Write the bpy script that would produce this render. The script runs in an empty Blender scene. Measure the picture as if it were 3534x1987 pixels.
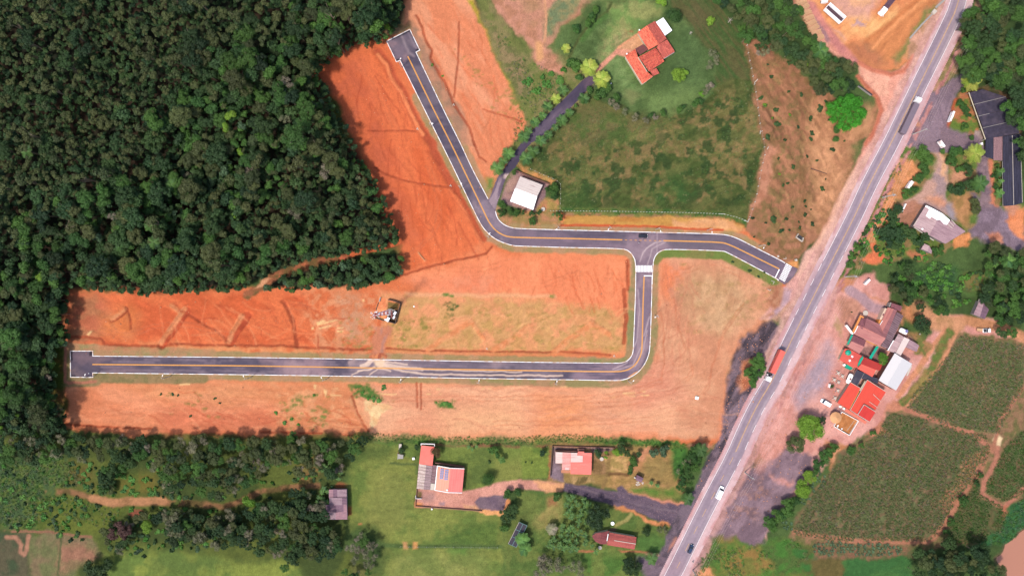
import bpy,math,random
import numpy as np
# ------------------------------------------------------------------ scene, camera, light
SC = bpy.context.scene
COL = SC.collection
HC = 310.0                 # camera height above the ground (m)
MPP = 0.1312               # metres on the ground per picture unit (picture is 3534 x 1987 units)
WPX,HPX = 3534.0,1987.0
cam_d = bpy.data.cameras.new("camera")
cam = bpy.data.objects.new("camera",cam_d)
COL.objects.link(cam)
cam.location = (0,0,HC)
cam.rotation_euler = (0,0,0)
cam_d.sensor_width = 36.0
cam_d.lens = 36.0 * HC / (WPX * MPP)
cam_d.clip_start = 1.0
cam_d.clip_end = 9000.0
SC.camera = cam
SUN_EL,SHADOW_AZ = 60.0,42.0     # shadows fall towards +x +y
world = bpy.data.worlds.new("World")
SC.world = world
world.use_nodes = True
wn = world.node_tree
sky = wn.nodes.new("ShaderNodeTexSky")
sky.sky_type = 'NISHITA'
sky.sun_disc = False
sky.sun_elevation = math.radians(SUN_EL)
sky.sun_rotation = math.radians(270.0 - SHADOW_AZ)
sky.altitude = 100
sky.dust_density = 3.0
wn.links.new(sky.outputs[0],wn.nodes["Background"].inputs[0])
wn.nodes["Background"].inputs[1].default_value = 0.15
sun_d = bpy.data.lights.new("sun",'SUN')
sun_d.energy = 2.8
sun_d.angle = math.radians(6)
sun_d.color = (1.0,0.955,0.90)
sun = bpy.data.objects.new("sun",sun_d)
COL.objects.link(sun)
sun.rotation_euler = (0,math.radians(90 - SUN_EL),math.radians(SHADOW_AZ + 180))
SC.view_settings.view_transform = 'Standard'
SC.view_settings.look = 'None'
SC.view_settings.gamma = 1.0
SC.view_settings.exposure = 0.6
SC.view_settings.use_curve_mapping = False
# ------------------------------------------------------------------ picture frames -> world
K = 2.8622
FR = {'D': (0,0,0.7289)}
for r,y0 in enumerate((0,500,1000,1487)):
    for c,x0 in enumerate((0,900,1800,2634)):
        FR['t%d%d' % (r,c)] = (x0,y0,K)
FR.update({'M': (1240,1010,12.07),'C1': (2860,1020,6.0333),'C2': (2830,1240,5.17),
           'H': (2140,40,5.568),'TR': (2800,0,7.24),'NU': (3080,260,2.896),
           'SO': (1420,1500,5.172),'PH': (1880,1510,6.133),'TK': (2400,1180,6.581),
           'WR': (1700,560,6.581),'CR': (2150,780,10.345),'JN': (2600,880,7.238),
           'GH': (3110,640,6.583),'RR': (2420,1600,3.81),'BL': (1740,1720,4.954),
           'SH': (1080,1660,9.656)})
def parse(s,extra=False):
    """'t01 10,20 30,40 t02 5,6' -> list of picture points (with optional third value)."""
    out,fr = [],FR['D']
    for tok in s.split():
        if tok in FR:
            fr = FR[tok]
        else:
            v = [float(a) for a in tok.split(',')]
            p = (fr[0] + v[0] / fr[2],fr[1] + v[1] / fr[2])
            out.append(p + tuple(v[2:]) if extra else p)
    return out
def W2(p,z=0.0):
    k = MPP * (1.0 - z / HC)
    return ((p[0] - WPX / 2) * k,(HPX / 2 - p[1]) * k)
def W3(p,z=0.0):
    x,y = W2(p,z)
    return (x,y,z)
def G(s,z=0.0):
    return [W2(p,z) for p in parse(s)]
def G3(s):
    """points 'x,y,z' -> world points that appear at x,y when at height z"""
    return [W3(p[:2],p[2]) for p in parse(s,True)]
def lin1(v):
    v = v / 255.0
    return v / 12.92 if v <= 0.04045 else ((v + 0.055) / 1.055) ** 2.4
GAIN = (1.84,1.78,1.86)
def C(r,g,b):
    """base colour of a sunlit surface that reads as r,g,b"""
    return (min(lin1(r) / GAIN[0],.9),min(lin1(g) / GAIN[1],.9),min(lin1(b) / GAIN[2],.9))
# ------------------------------------------------------------------ object helpers
def tag(o,label=None,cat=None,group=None,kind=None):
    if label: o['label'] = label
    if cat: o['category'] = cat
    if group: o['group'] = group
    if kind: o['kind'] = kind
    return o
def empty(name,loc,label,cat,group=None,rz=0.0,kind=None):
    o = bpy.data.objects.new(name,None)
    COL.objects.link(o)
    o.location = loc
    o.rotation_euler = (0,0,rz)
    o.empty_display_size = 0.3
    return tag(o,label,cat,group,kind)
def link(name,mesh,parent=None,mats=None):
    o = bpy.data.objects.new(name,mesh)
    COL.objects.link(o)
    if parent is not None:
        o.parent = parent
    return o
def child_at(o,parent):
    """o was modelled in world coordinates: keep it there under parent"""
    o.parent = parent
    l = parent.location
    rz = parent.rotation_euler[2]
    if abs(rz) < 1e-9:
        o.location = (-l[0],-l[1],-l[2])
    return o
class MB:
    def __init__(s):
        s.v = [];s.f = [];s.m = []
    def add(s,pts,faces,mi=0):
        b = len(s.v)
        s.v.extend([tuple(p) for p in pts])
        for f in faces:
            s.f.append(tuple(b + i for i in f));s.m.append(mi)
    def slab(s,top,th,mi=0):
        n = len(top)
        a = 0.0
        for i in range(n):
            x0,y0 = top[i][0],top[i][1];x1,y1 = top[(i + 1) % n][0],top[(i + 1) % n][1]
            a += x0 * y1 - x1 * y0
        if a < 0: top = list(reversed(top))
        pts = [tuple(p) for p in top] + [(p[0],p[1],p[2] - th) for p in top]
        fs = [tuple(range(n)),tuple(range(2 * n - 1,n - 1,-1))]
        fs += [(i,n + i,n + (i + 1) % n,(i + 1) % n) for i in range(n)]
        s.add(pts,fs,mi)
    def box(s,c,L,Wd,H,ang=0.0,z0=0.0,mi=0):
        ca,sa = math.cos(ang),math.sin(ang)
        q = [(-L / 2,-Wd / 2),(L / 2,-Wd / 2),(L / 2,Wd / 2),(-L / 2,Wd / 2)]
        t = [(c[0] + x * ca - y * sa,c[1] + x * sa + y * ca,z0 + H) for x,y in q]
        s.slab(t,H,mi)
    def cyl(s,c,r0,r1,z0,z1,n=12,mi=0,cap=True):
        pts = []
        for z,r in ((z0,r0),(z1,r1)):
            for i in range(n):
                a = 2 * math.pi * i / n
                pts.append((c[0] + r * math.cos(a),c[1] + r * math.sin(a),z))
        fs = [(i,(i + 1) % n,n + (i + 1) % n,n + i) for i in range(n)]
        if cap: fs += [tuple(range(n - 1,-1,-1)),tuple(range(n,2 * n))]
        s.add(pts,fs,mi)
    def tube(s,p0,p1,r0,r1,n=6,mi=0):
        p0 = np.array(p0,float);p1 = np.array(p1,float)
        d = p1 - p0;L = np.linalg.norm(d)
        if L < 1e-6: return
        d /= L
        u = np.cross(d,(0,0,1.0))
        if np.linalg.norm(u) < 1e-3: u = np.array((1.0,0,0))
        u /= np.linalg.norm(u);w = np.cross(d,u)
        pts = []
        for p,r in ((p0,r0),(p1,r1)):
            for i in range(n):
                a = 2 * math.pi * i / n
                pts.append(tuple(p + r * (math.cos(a) * u + math.sin(a) * w)))
        fs = [(i,n + i,n + (i + 1) % n,(i + 1) % n) for i in range(n)]
        fs += [tuple(range(n)),tuple(range(2 * n - 1,n - 1,-1))]
        s.add(pts,fs,mi)
    def dome(s,c,r,z0,h,n=14,k=4,mi=0):
        pts = [];fs = []
        for j in range(k):
            a = j * math.pi / 2 / k
            for i in range(n):
                t = 2 * math.pi * i / n
                pts.append((c[0] + r * math.cos(a) * math.cos(t),c[1] + r * math.cos(a) * math.sin(t),z0 + h * math.sin(a)))
        pts.append((c[0],c[1],z0 + h))
        for j in range(k - 1):
            for i in range(n):
                fs.append((j * n + i,j * n + (i + 1) % n,(j + 1) * n + (i + 1) % n,(j + 1) * n + i))
        for i in range(n): fs.append(((k - 1) * n + i,(k - 1) * n + (i + 1) % n,k * n))
        fs.append(tuple(range(n - 1,-1,-1)))
        s.add(pts,fs,mi)
    def loft(s,secs,mi=0,caps=True):
        n = len(secs[0]);pts = [p for q in secs for p in q]
        fs = []
        for j in range(len(secs) - 1):
            for i in range(n):
                fs.append((j * n + i,j * n + (i + 1) % n,(j + 1) * n + (i + 1) % n,(j + 1) * n + i))
        if caps:
            fs.append(tuple(range(n - 1,-1,-1)))
            fs.append(tuple((len(secs) - 1) * n + i for i in range(n)))
        s.add(pts,fs,mi)
    def mesh(s,name,mats):
        me = bpy.data.meshes.new(name)
        me.from_pydata(s.v,[],s.f)
        if not isinstance(mats,(list,tuple)): mats = [mats]
        for m in mats: me.materials.append(m)
        if len(mats) > 1: me.polygons.foreach_set('material_index',s.m)
        me.update()
        return me
    def build(s,name,mats,parent=None,world=True,smooth=False):
        me = s.mesh(name,mats)
        if smooth: me.polygons.foreach_set('use_smooth',[True] * len(me.polygons))
        o = link(name,me)
        if parent is not None:
            if world: child_at(o,parent)
            else: o.parent = parent
        return o
# ------------------------------------------------------------------ noise in numpy
_rt = np.random.default_rng(11).random((512,512)).astype(np.float32)
def vn(x,y,seed=0):
    x = x + seed * 37.17;y = y + seed * 91.73
    xi = np.floor(x);yi = np.floor(y)
    fx = (x - xi).astype(np.float32);fy = (y - yi).astype(np.float32)
    fx = fx * fx * (3 - 2 * fx);fy = fy * fy * (3 - 2 * fy)
    xi = xi.astype(np.int64);yi = yi.astype(np.int64)
    a = _rt[xi & 511,yi & 511];b = _rt[(xi + 1) & 511,yi & 511]
    c = _rt[xi & 511,(yi + 1) & 511];d = _rt[(xi + 1) & 511,(yi + 1) & 511]
    return (a * (1 - fx) + b * fx) * (1 - fy) + (c * (1 - fx) + d * fx) * fy
def fbm(x,y,s,octv=3,seed=0):
    t = 0.0;amp = 1.0;tot = 0.0
    for o in range(octv):
        t = t + amp * vn(x / s,y / s,seed + o * 3);tot += amp
        amp *= 0.55;s = s / 2.03
    return t / tot
def sm(x,a,b):
    t = np.clip((x - a) / (b - a),0,1)
    return t * t * (3 - 2 * t)
def pip(poly,X,Y):
    ins = np.zeros(X.shape,bool);n = len(poly)
    for i in range(n):
        x0,y0 = poly[i];x1,y1 = poly[(i + 1) % n]
        if y0 == y1: continue
        c = ((y0 > Y) != (y1 > Y)) & (X < (x1 - x0) * (Y - y0) / (y1 - y0) + x0)
        ins ^= c
    return ins
def segd(pl,X,Y,closed=False):
    d = np.full(X.shape,1e9);n = len(pl)
    for i in range(n if closed else n - 1):
        x0,y0 = pl[i];x1,y1 = pl[(i + 1) % n]
        dx,dy = x1 - x0,y1 - y0;L2 = dx * dx + dy * dy + 1e-9
        t = np.clip(((X - x0) * dx + (Y - y0) * dy) / L2,0,1)
        np.minimum(d,(X - x0 - t * dx) ** 2 + (Y - y0 - t * dy) ** 2,out=d)
    return np.sqrt(d)
def chaikin(pl,it=2,closed=False,keep=55):
    for _ in range(it):
        n = len(pl);out = []
        for i in range(n):
            if not closed and i in (0,n - 1):
                out.append(pl[i]);continue
            a,b,c = pl[i - 1],pl[i],pl[(i + 1) % n]
            v1 = (b[0] - a[0],b[1] - a[1]);v2 = (c[0] - b[0],c[1] - b[1])
            an = abs(math.degrees(math.atan2(v1[0] * v2[1] - v1[1] * v2[0],v1[0] * v2[0] + v1[1] * v2[1])))
            if an > keep:
                out.append(b)
            else:
                out.append((b[0] * .75 + a[0] * .25,b[1] * .75 + a[1] * .25))
                out.append((b[0] * .75 + c[0] * .25,b[1] * .75 + c[1] * .25))
        pl = out
    return pl
class Canvas:
    """paints base colours (what each spot of ground is made of) on a set of points"""
    def __init__(s,X,Y):
        s.X,s.Y = X,Y
        s.col = np.zeros((X.size,3));s.h = np.zeros(X.size)
        s.wx = fbm(X,Y,7.0,3,1) - .5;s.wy = fbm(X,Y,7.0,3,5) - .5
        s.wx2 = fbm(X,Y,1.8,2,21) - .5;s.wy2 = fbm(X,Y,1.8,2,25) - .5
    def blend(s,idx,a,c1,c2,ns,ang,an,seed,h,lo,hi):
        X,Y = s.X[idx],s.Y[idx]
        c1 = np.array(C(*c1))
        if c2 is not None:
            r = math.radians(ang);u = X * math.cos(r) + Y * math.sin(r);v = -X * math.sin(r) + Y * math.cos(r)
            n = fbm(u / an,v,ns,4,seed)
            t = sm(n,lo,hi)[:,None]
            c = c1 * (1 - t) + np.array(C(*c2)) * t
        else:
            c = c1
        s.col[idx] = s.col[idx] * (1 - a[:,None]) + c * a[:,None]
        if h: s.h[idx] += h * a
    def poly(s,p,c1,c2=None,soft=1.0,warp=1.5,ns=6,ang=0,an=1,seed=7,alpha=1.0,h=0,lo=.38,hi=.62,brk=None):
        if isinstance(p,str): p = G(p)
        P = np.array(p);m = soft + warp + 1
        idx = np.where((s.X > P[:,0].min() - m) & (s.X < P[:,0].max() + m) & (s.Y > P[:,1].min() - m) & (s.Y < P[:,1].max() + m))[0]
        if not len(idx): return
        X = s.X[idx] + (s.wx[idx] * 1.4 + s.wx2[idx] * .5) * warp * 2;Y = s.Y[idx] + (s.wy[idx] * 1.4 + s.wy2[idx] * .5) * warp * 2
        d = segd(p,X,Y,True);d = np.where(pip(p,X,Y),d,-d)
        a = sm(d,-soft,soft) * alpha
        if brk:
            n = fbm(s.X[idx],s.Y[idx],brk[0],3,seed + 9);a = a * sm(n,brk[1],brk[2])
        k = a > .003
        s.blend(idx[k],a[k],c1,c2,ns,ang,an,seed,h,lo,hi)
    def grain(s,p,ang,amp,ns=1.6,an=7,seed=3,soft=2.5):
        """streaks of lighter and darker material (tracks, mowing, raking) at world angle ang"""
        if isinstance(p,str): p = G(p)
        P = np.array(p);idx = np.where((s.X > P[:,0].min()) & (s.X < P[:,0].max()) & (s.Y > P[:,1].min()) & (s.Y < P[:,1].max()))[0]
        X,Y = s.X[idx],s.Y[idx];d = segd(p,X,Y,True);k = pip(p,X,Y);idx = idx[k];X = X[k];Y = Y[k];w = sm(d[k],0,soft)
        r = math.radians(ang) ;Xw = X + s.wx[idx] * 5;Yw = Y + s.wy[idx] * 5
        u = Xw * math.cos(r) + Yw * math.sin(r);v = -Xw * math.sin(r) + Yw * math.cos(r)
        n = vn(u / (ns * an),v / ns,seed) * .6 + vn(u / (ns * an * .5),v / (ns * .45),seed + 1) * .4 - .5
        s.col[idx] *= (1 + w * amp * 2 * n)[:,None];s.h[idx] += w * n * .12 * (amp / .2)
    def line(s,p,w,c1,c2=None,soft=.4,warp=.5,ns=4,seed=3,alpha=1.0,h=0,brk=None,lo=.38,hi=.62,closed=False):
        if isinstance(p,str): p = G(p)
        P = np.array(p);m = soft + warp + w + 1
        idx = np.where((s.X > P[:,0].min() - m) & (s.X < P[:,0].max() + m) & (s.Y > P[:,1].min() - m) & (s.Y < P[:,1].max() + m))[0]
        if not len(idx): return
        X = s.X[idx] + (s.wx[idx] + s.wx2[idx] * .5) * warp * 2;Y = s.Y[idx] + (s.wy[idx] + s.wy2[idx] * .5) * warp * 2
        d = segd(p,X,Y,closed)
        a = (1 - sm(d,w / 2 - soft * .5,w / 2 + soft)) * alpha
        if brk:
            n = fbm(s.X[idx],s.Y[idx],brk[0],3,seed + 9);a = a * sm(n,brk[1],brk[2])
        k = a > .003
        s.blend(idx[k],a[k],c1,c2,ns,0,1,seed,h,lo,hi)
# ------------------------------------------------------------------ materials
def nmat(name):
    m = bpy.data.materials.new(name);m.use_nodes = True
    nt = m.node_tree;b = nt.nodes["Principled BSDF"]
    b.inputs['Roughness'].default_value = .85
    return m,nt,b
def mat_plain(name,col,rough=.7,metal=0.0,var=.12,scale=1.2,bump=0.0,spec=.3,dirt=None,dscale=.35):
    m,nt,b = nmat(name)
    N = nt.nodes;L = nt.links
    tc = N.new('ShaderNodeTexCoord')
    no = N.new('ShaderNodeTexNoise');no.inputs['Scale'].default_value = scale;no.inputs['Detail'].default_value = 5
    L.new(tc.outputs['Object'],no.inputs['Vector'])
    mr = N.new('ShaderNodeMapRange');mr.inputs[1].default_value = .3;mr.inputs[2].default_value = .7
    mr.inputs[3].default_value = 1 - var;mr.inputs[4].default_value = 1 + var
    L.new(no.outputs[0],mr.inputs[0])
    mx = N.new('ShaderNodeVectorMath');mx.operation = 'SCALE'
    src = None
    if dirt:
        n2 = N.new('ShaderNodeTexNoise');n2.inputs['Scale'].default_value = dscale;n2.inputs['Detail'].default_value = 6
        L.new(tc.outputs['Object'],n2.inputs['Vector'])
        cr = N.new('ShaderNodeMapRange');cr.inputs[1].default_value = .47;cr.inputs[2].default_value = .62
        L.new(n2.outputs[0],cr.inputs[0])
        mc = N.new('ShaderNodeMix');mc.data_type = 'RGBA'
        mc.inputs[6].default_value = (*col,1);mc.inputs[7].default_value = (*dirt,1)
        L.new(cr.outputs[0],mc.inputs[0]);L.new(mc.outputs[2],mx.inputs[0])
    else:
        mx.inputs[0].default_value = col
    L.new(mr.outputs[0],mx.inputs['Scale'])
    L.new(mx.outputs[0],b.inputs['Base Color'])
    b.inputs['Roughness'].default_value = rough;b.inputs['Metallic'].default_value = metal
    b.inputs['Specular IOR Level'].default_value = spec
    if bump:
        bp = N.new('ShaderNodeBump');bp.inputs['Strength'].default_value = bump;bp.inputs['Distance'].default_value = .1
        L.new(no.outputs[0],bp.inputs['Height']);L.new(bp.outputs[0],b.inputs['Normal'])
    return m
def mat_roof(name,col,col2,ang,pitch=1.0,rough=.75,streak=.25,wave=.12,patch=.45,pscale=.5):
    """sheet or tile roof: ribs of relief running at world angle ang, stains and faded patches"""
    m,nt,b = nmat(name);N = nt.nodes;L = nt.links
    tc = N.new('ShaderNodeTexCoord')
    mp = N.new('ShaderNodeMapping');mp.inputs['Rotation'].default_value = (0,0,-ang)
    L.new(tc.outputs['Object'],mp.inputs[0])
    wv = N.new('ShaderNodeTexWave');wv.wave_type = 'BANDS';wv.bands_direction = 'Y'
    wv.inputs['Scale'].default_value = 1.0 / pitch * .314;wv.inputs['Distortion'].default_value = .3
    L.new(mp.outputs[0],wv.inputs[0])
    m2 = N.new('ShaderNodeMapping');m2.inputs['Scale'].default_value = (.35,2.2,1);L.new(mp.outputs[0],m2.inputs[0])
    n1 = N.new('ShaderNodeTexNoise');n1.inputs['Scale'].default_value = pscale;n1.inputs['Detail'].default_value = 6;L.new(m2.outputs[0],n1.inputs['Vector'])
    n2 = N.new('ShaderNodeTexNoise');n2.inputs['Scale'].default_value = 2.2;n2.inputs['Detail'].default_value = 4;L.new(mp.outputs[0],n2.inputs['Vector'])
    r1 = N.new('ShaderNodeMapRange');r1.inputs[1].default_value = patch;r1.inputs[2].default_value = patch + .2;L.new(n1.outputs[0],r1.inputs[0])
    mc = N.new('ShaderNodeMix');mc.data_type = 'RGBA';mc.inputs[6].default_value = (*col,1);mc.inputs[7].default_value = (*col2,1)
    L.new(r1.outputs[0],mc.inputs[0])
    r2 = N.new('ShaderNodeMapRange');r2.inputs[1].default_value = .3;r2.inputs[2].default_value = .7;r2.inputs[3].default_value = 1 - streak;r2.inputs[4].default_value = 1 + streak
    L.new(n2.outputs[0],r2.inputs[0])
    r3 = N.new('ShaderNodeMapRange');r3.inputs[3].default_value = 1 - wave;r3.inputs[4].default_value = 1 + wave;L.new(wv.outputs[0],r3.inputs[0])
    mu = N.new('ShaderNodeMath');mu.operation = 'MULTIPLY';L.new(r2.outputs[0],mu.inputs[0]);L.new(r3.outputs[0],mu.inputs[1])
    vs = N.new('ShaderNodeVectorMath');vs.operation = 'SCALE';L.new(mc.outputs[2],vs.inputs[0]);L.new(mu.outputs[0],vs.inputs['Scale'])
    L.new(vs.outputs[0],b.inputs['Base Color'])
    bp = N.new('ShaderNodeBump');bp.inputs['Strength'].default_value = .5;bp.inputs['Distance'].default_value = .05
    L.new(wv.outputs[0],bp.inputs['Height']);L.new(bp.outputs[0],b.inputs['Normal'])
    b.inputs['Roughness'].default_value = rough;b.inputs['Specular IOR Level'].default_value = .3
    return m
def mat_ground(name,s1,a1,s2,a2,bump=.3,rough=.95,speck=None):
    """colour painted per vertex x procedural grain"""
    m,nt,b = nmat(name);N = nt.nodes;L = nt.links
    at = N.new('ShaderNodeAttribute');at.attribute_name = 'col'
    tc = N.new('ShaderNodeTexCoord')
    n1 = N.new('ShaderNodeTexNoise');n1.inputs['Scale'].default_value = s1;n1.inputs['Detail'].default_value = 8;n1.inputs['Roughness'].default_value = .65
    n2 = N.new('ShaderNodeTexNoise');n2.inputs['Scale'].default_value = s2;n2.inputs['Detail'].default_value = 6;n2.inputs['Roughness'].default_value = .7
    L.new(tc.outputs['Object'],n1.inputs['Vector']);L.new(tc.outputs['Object'],n2.inputs['Vector'])
    r1 = N.new('ShaderNodeMapRange');r1.inputs[1].default_value = .25;r1.inputs[2].default_value = .75;r1.inputs[3].default_value = 1 - a1;r1.inputs[4].default_value = 1 + a1
    r2 = N.new('ShaderNodeMapRange');r2.inputs[1].default_value = .25;r2.inputs[2].default_value = .75;r2.inputs[3].default_value = 1 - a2;r2.inputs[4].default_value = 1 + a2
    L.new(n1.outputs[0],r1.inputs[0]);L.new(n2.outputs[0],r2.inputs[0])
    mu = N.new('ShaderNodeMath');mu.operation = 'MULTIPLY';L.new(r1.outputs[0],mu.inputs[0]);L.new(r2.outputs[0],mu.inputs[1])
    last = mu.outputs[0]
    vs = N.new('ShaderNodeVectorMath');vs.operation = 'SCALE';L.new(at.outputs['Color'],vs.inputs[0]);L.new(last,vs.inputs['Scale'])
    out = vs.outputs[0]
    if speck:
        vo = N.new('ShaderNodeTexNoise');vo.inputs['Scale'].default_value = speck[1];vo.inputs['Detail'].default_value = 3
        L.new(tc.outputs['Object'],vo.inputs['Vector'])
        rr = N.new('ShaderNodeMapRange');rr.inputs[1].default_value = speck[2];rr.inputs[2].default_value = speck[2] + .08;rr.inputs[4].default_value = speck[3]
        L.new(vo.outputs[0],rr.inputs[0])
        mc = N.new('ShaderNodeMix');mc.data_type = 'RGBA';mc.inputs[7].default_value = (*C(*speck[0]),1)
        L.new(rr.outputs[0],mc.inputs[0]);L.new(out,mc.inputs[6]);out = mc.outputs[2]
    L.new(out,b.inputs['Base Color'])
    bp = N.new('ShaderNodeBump');bp.inputs['Strength'].default_value = bump;bp.inputs['Distance'].default_value = .25
    L.new(n2.outputs[0],bp.inputs['Height']);L.new(bp.outputs[0],b.inputs['Normal'])
    b.inputs['Roughness'].default_value = rough;b.inputs['Specular IOR Level'].default_value = .15
    return m
def mat_leaf(name,ca,cb,cc,rough=.65):
    """leaf colour varies from plant to plant (object random) and from leaf to leaf (attribute)"""
    m,nt,b = nmat(name);N = nt.nodes;L = nt.links
    oi = N.new('ShaderNodeObjectInfo');at = N.new('ShaderNodeAttribute');at.attribute_name = 'leaf'
    cr = N.new('ShaderNodeValToRGB')
    e = cr.color_ramp.elements
    e[0].position = 0;e[0].color = (*ca,1);e[1].position = 1;e[1].color = (*cc,1)
    k = cr.color_ramp.elements.new(.5);k.color = (*cb,1)
    L.new(oi.outputs['Random'],cr.inputs[0])
    mr = N.new('ShaderNodeMapRange');mr.inputs[3].default_value = .68;mr.inputs[4].default_value = 1.32
    L.new(at.outputs['Fac'],mr.inputs[0])
    vm = N.new('ShaderNodeVectorMath');vm.operation = 'MULTIPLY';L.new(cr.outputs[0],vm.inputs[0]);L.new(oi.outputs['Color'],vm.inputs[1])
    vs = N.new('ShaderNodeVectorMath');vs.operation = 'SCALE';L.new(vm.outputs[0],vs.inputs[0]);L.new(mr.outputs[0],vs.inputs['Scale'])
    L.new(vs.outputs[0],b.inputs['Base Color'])
    b.inputs['Roughness'].default_value = rough;b.inputs['Specular IOR Level'].default_value = .25
    return m
# ------------------------------------------------------------------ outlines shared by ground, roads and plants
A1 = parse('t01 1243,411 1472,293 1571,498 1533,518 1810,1100 1980,1431 t11 2085,235 2245,535')
A2 = parse('t11 2318,655 2328,700 2350,745 2410,795 2480,820 2576,829 t12 450,841 1000,855 1500,868 1930,880 2040,890 2150,930 2330,1025 2576,1148 t13 215,1168')
B1 = parse('t01 1243,411 1340,614 1375,598 1700,1250 1790,1431 t11 1885,190 1995,420 2100,640 2180,800 2260,890 2350,950 2480,995 2576,1000 '
           't12 450,1014 990,1023 1060,1045 1105,1100 1128,1160 1127,1431 t22 1105,560 1100,620 1080,665 1045,700 1000,718 940,724 0,712 '
           't21 1300,690 0,667 t20 1700,660 918,652 918,603 696,603 698,860 918,862 918,818 t21 0,838 1300,858 2576,880 '
           't22 500,886 950,895 1010,886 1070,866 1150,815 1210,745 1250,660 1270,570 1287,0 t12 1287,1431 1298,1160 1315,1105 1345,1065 1390,1040 1450,1030 1980,1045 2030,1060 2530,1325 t13 150,1340')
def arc_ok(l): return chaikin(l,2,keep=50)
A1c,A2c,B1c = arc_ok(A1),arc_ok(A2),arc_ok(B1)
APRON = parse('t13 345,1222 t13 300,1300 t13 262,1340 t13 210,1380')
ROADP = A1c + A2c + APRON + list(reversed(B1c))
DRIVE = chaikin(parse('t02 640,760 500,900 300,1090 130,1270 0,1400 WR 250,190 120,310 0,640 t11 2262,520 2245,545 2318,660 WR 60,1100 115,900 190,700 250,500 320,320 400,230 545,90 t02 60,1431 200,1355 330,1225 480,1075 640,900 775,760 730,720'),1,True)
HWY = parse('D 2432,-160 t03 1950,0 1790,345 1602,720 1400,1130 1255,1431 t13 1050,380 905,700 760,985 640,1215 530,1431 t23 285,480 85,905 t22 2330,1130 2200,1400 t32 2100,240 1960,505 1800,810 1650,1115 1495,1431 D 1610,1600')
HWYs = chaikin(HWY,2)
def offs(pl,d,w=False):
    """offset a polyline (picture points) by d metres to its left (as seen walking along it, world frame)"""
    P = [W2(p) for p in pl];out = []
    dd = d if callable(d) else (lambda t: d)
    for i,p in enumerate(P):
        a = P[max(i - 1,0)];b = P[min(i + 1,len(P) - 1)]
        tx,ty = b[0] - a[0],b[1] - a[1];L = math.hypot(tx,ty) or 1
        q = dd(i / (len(P) - 1))
        out.append((p[0] - ty / L * q,p[1] + tx / L * q))
    return out
# the highway runs from the top of the picture down: its left side is the picture's right (east)
FOREST = parse('D -160,-90 1020,-90 1018,20 1000,60 965,98 900,122 830,150 800,185 835,250 868,310 910,400 960,490 990,555 1005,600 1005,612 960,628 860,642 770,655 700,680 650,708 600,728 540,732 460,738 350,740 270,728 172,728 168,800 168,860 145,885 135,930 138,990 150,1030 165,1075 168,1100 60,1100 -160,1100')
FOREST2 = parse('D 1012,640 1012,685 985,710 930,715 900,728 830,722 760,730 690,728 655,728 700,700 770,672 860,658 960,640')
EARTH = [W2(p) for p in parse('D 1015,-90 1120,-90 1178,-10 1215,75 1250,160 1296,250 1316,290 1325,310 1290,350 1262,395 1238,425 1228,470 1235,520 1250,545 1262,558 1400,535 1500,548 1700,555 1850,560 1900,590 1960,620 2000,655 1985,705 1975,765 1925,805 1862,850 1838,900 1825,1000 1808,1105 1790,1117 1735,1112 1600,1102 1500,1098 1400,1093 1200,1100 1050,1090 900,1087 600,1094 270,1090 165,1078 165,960 160,870 170,800 168,730 350,742 600,732 900,722 1000,700 1018,668 1005,600 965,490 905,375 850,275 795,180 835,145 970,95 1020,60')]
# ------------------------------------------------------------------ ground: painted, with relief
GX,GY,GS = 262.0,158.0,0.5
nx,ny = int(2 * GX / GS) + 1,int(2 * GY / GS) + 1
gx = np.linspace(-GX,GX,nx);gy = np.linspace(-GY,GY,ny)
XX,YY = np.meshgrid(gx,gy)
cv = Canvas(XX.ravel().astype(np.float64),YY.ravel().astype(np.float64))
cv.poly([(-900,-900),(900,-900),(900,900),(-900,900)],(84,104,56),(66,84,44),ns=14)
P,Ln = cv.poly,cv.line
def PS(l): return [W2(p) for p in l]
# forest floors
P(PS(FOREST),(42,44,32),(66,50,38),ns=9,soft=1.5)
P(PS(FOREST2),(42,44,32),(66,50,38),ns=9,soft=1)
# bottom-left undergrowth
P('D -160,1100 170,1090 930,1095 960,1140 880,1160 850,1240 870,1310 860,1380 960,1400 980,1560 -160,1560',(72,84,42),(96,104,48),ns=9,soft=2)
P('t30 -300,250 600,250 900,560 640,600 330,960 -300,960',(74,94,56),(94,108,52),ns=3,soft=3)
P('t30 330,700 650,560 900,600 1000,700 1250,760 1000,1020 620,1010 330,980',(86,98,40),(104,110,46),ns=5,soft=3)
P('t30 700,300 900,300 960,560 640,560',(104,92,46),(92,96,40),ns=5,soft=3)
P('t30 1190,420 1560,400 1560,600 1200,640',(116,104,48),(96,104,46),ns=5,soft=3)
P('t31 330,330 540,280 560,480 380,520',(150,112,72),(120,110,60),ns=4,soft=3)
P('t30 -300,975 300,1000 290,1431 280,1700 -300,1700',(70,82,56),(96,88,66),ns=5,soft=2)
P('t30 300,1000 900,1030 1000,1200 780,1330 760,1700 290,1700',(134,112,84),(112,112,72),ns=8,soft=1.5)
P('t30 590,1120 850,1100 1000,1230 830,1300 640,1420 560,1431',(160,112,90),(140,112,82),ns=5,soft=2.5)
Ln('t30 610,1020 570,1431',.8,(96,96,62));Ln('t30 0,990 330,985 900,1040',1.0,(150,106,82),brk=(6,.35,.5))
Ln('t30 60,1050 150,1050 210,1120 200,1190 240,1215 265,1180 280,1030',1.5,(176,124,100),soft=.7)
P('t30 1000,1230 1300,1180 1700,1180 2300,1290 2576,1290 t31 300,1280 420,1431 500,1800 t30 900,1800',(134,142,66),(104,122,58),ns=8,soft=3,lo=.42,hi=.6)
P('t30 1500,1230 2300,1290 2300,1350 1500,1400',(96,112,56),ns=6,soft=3,alpha=.7)
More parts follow.
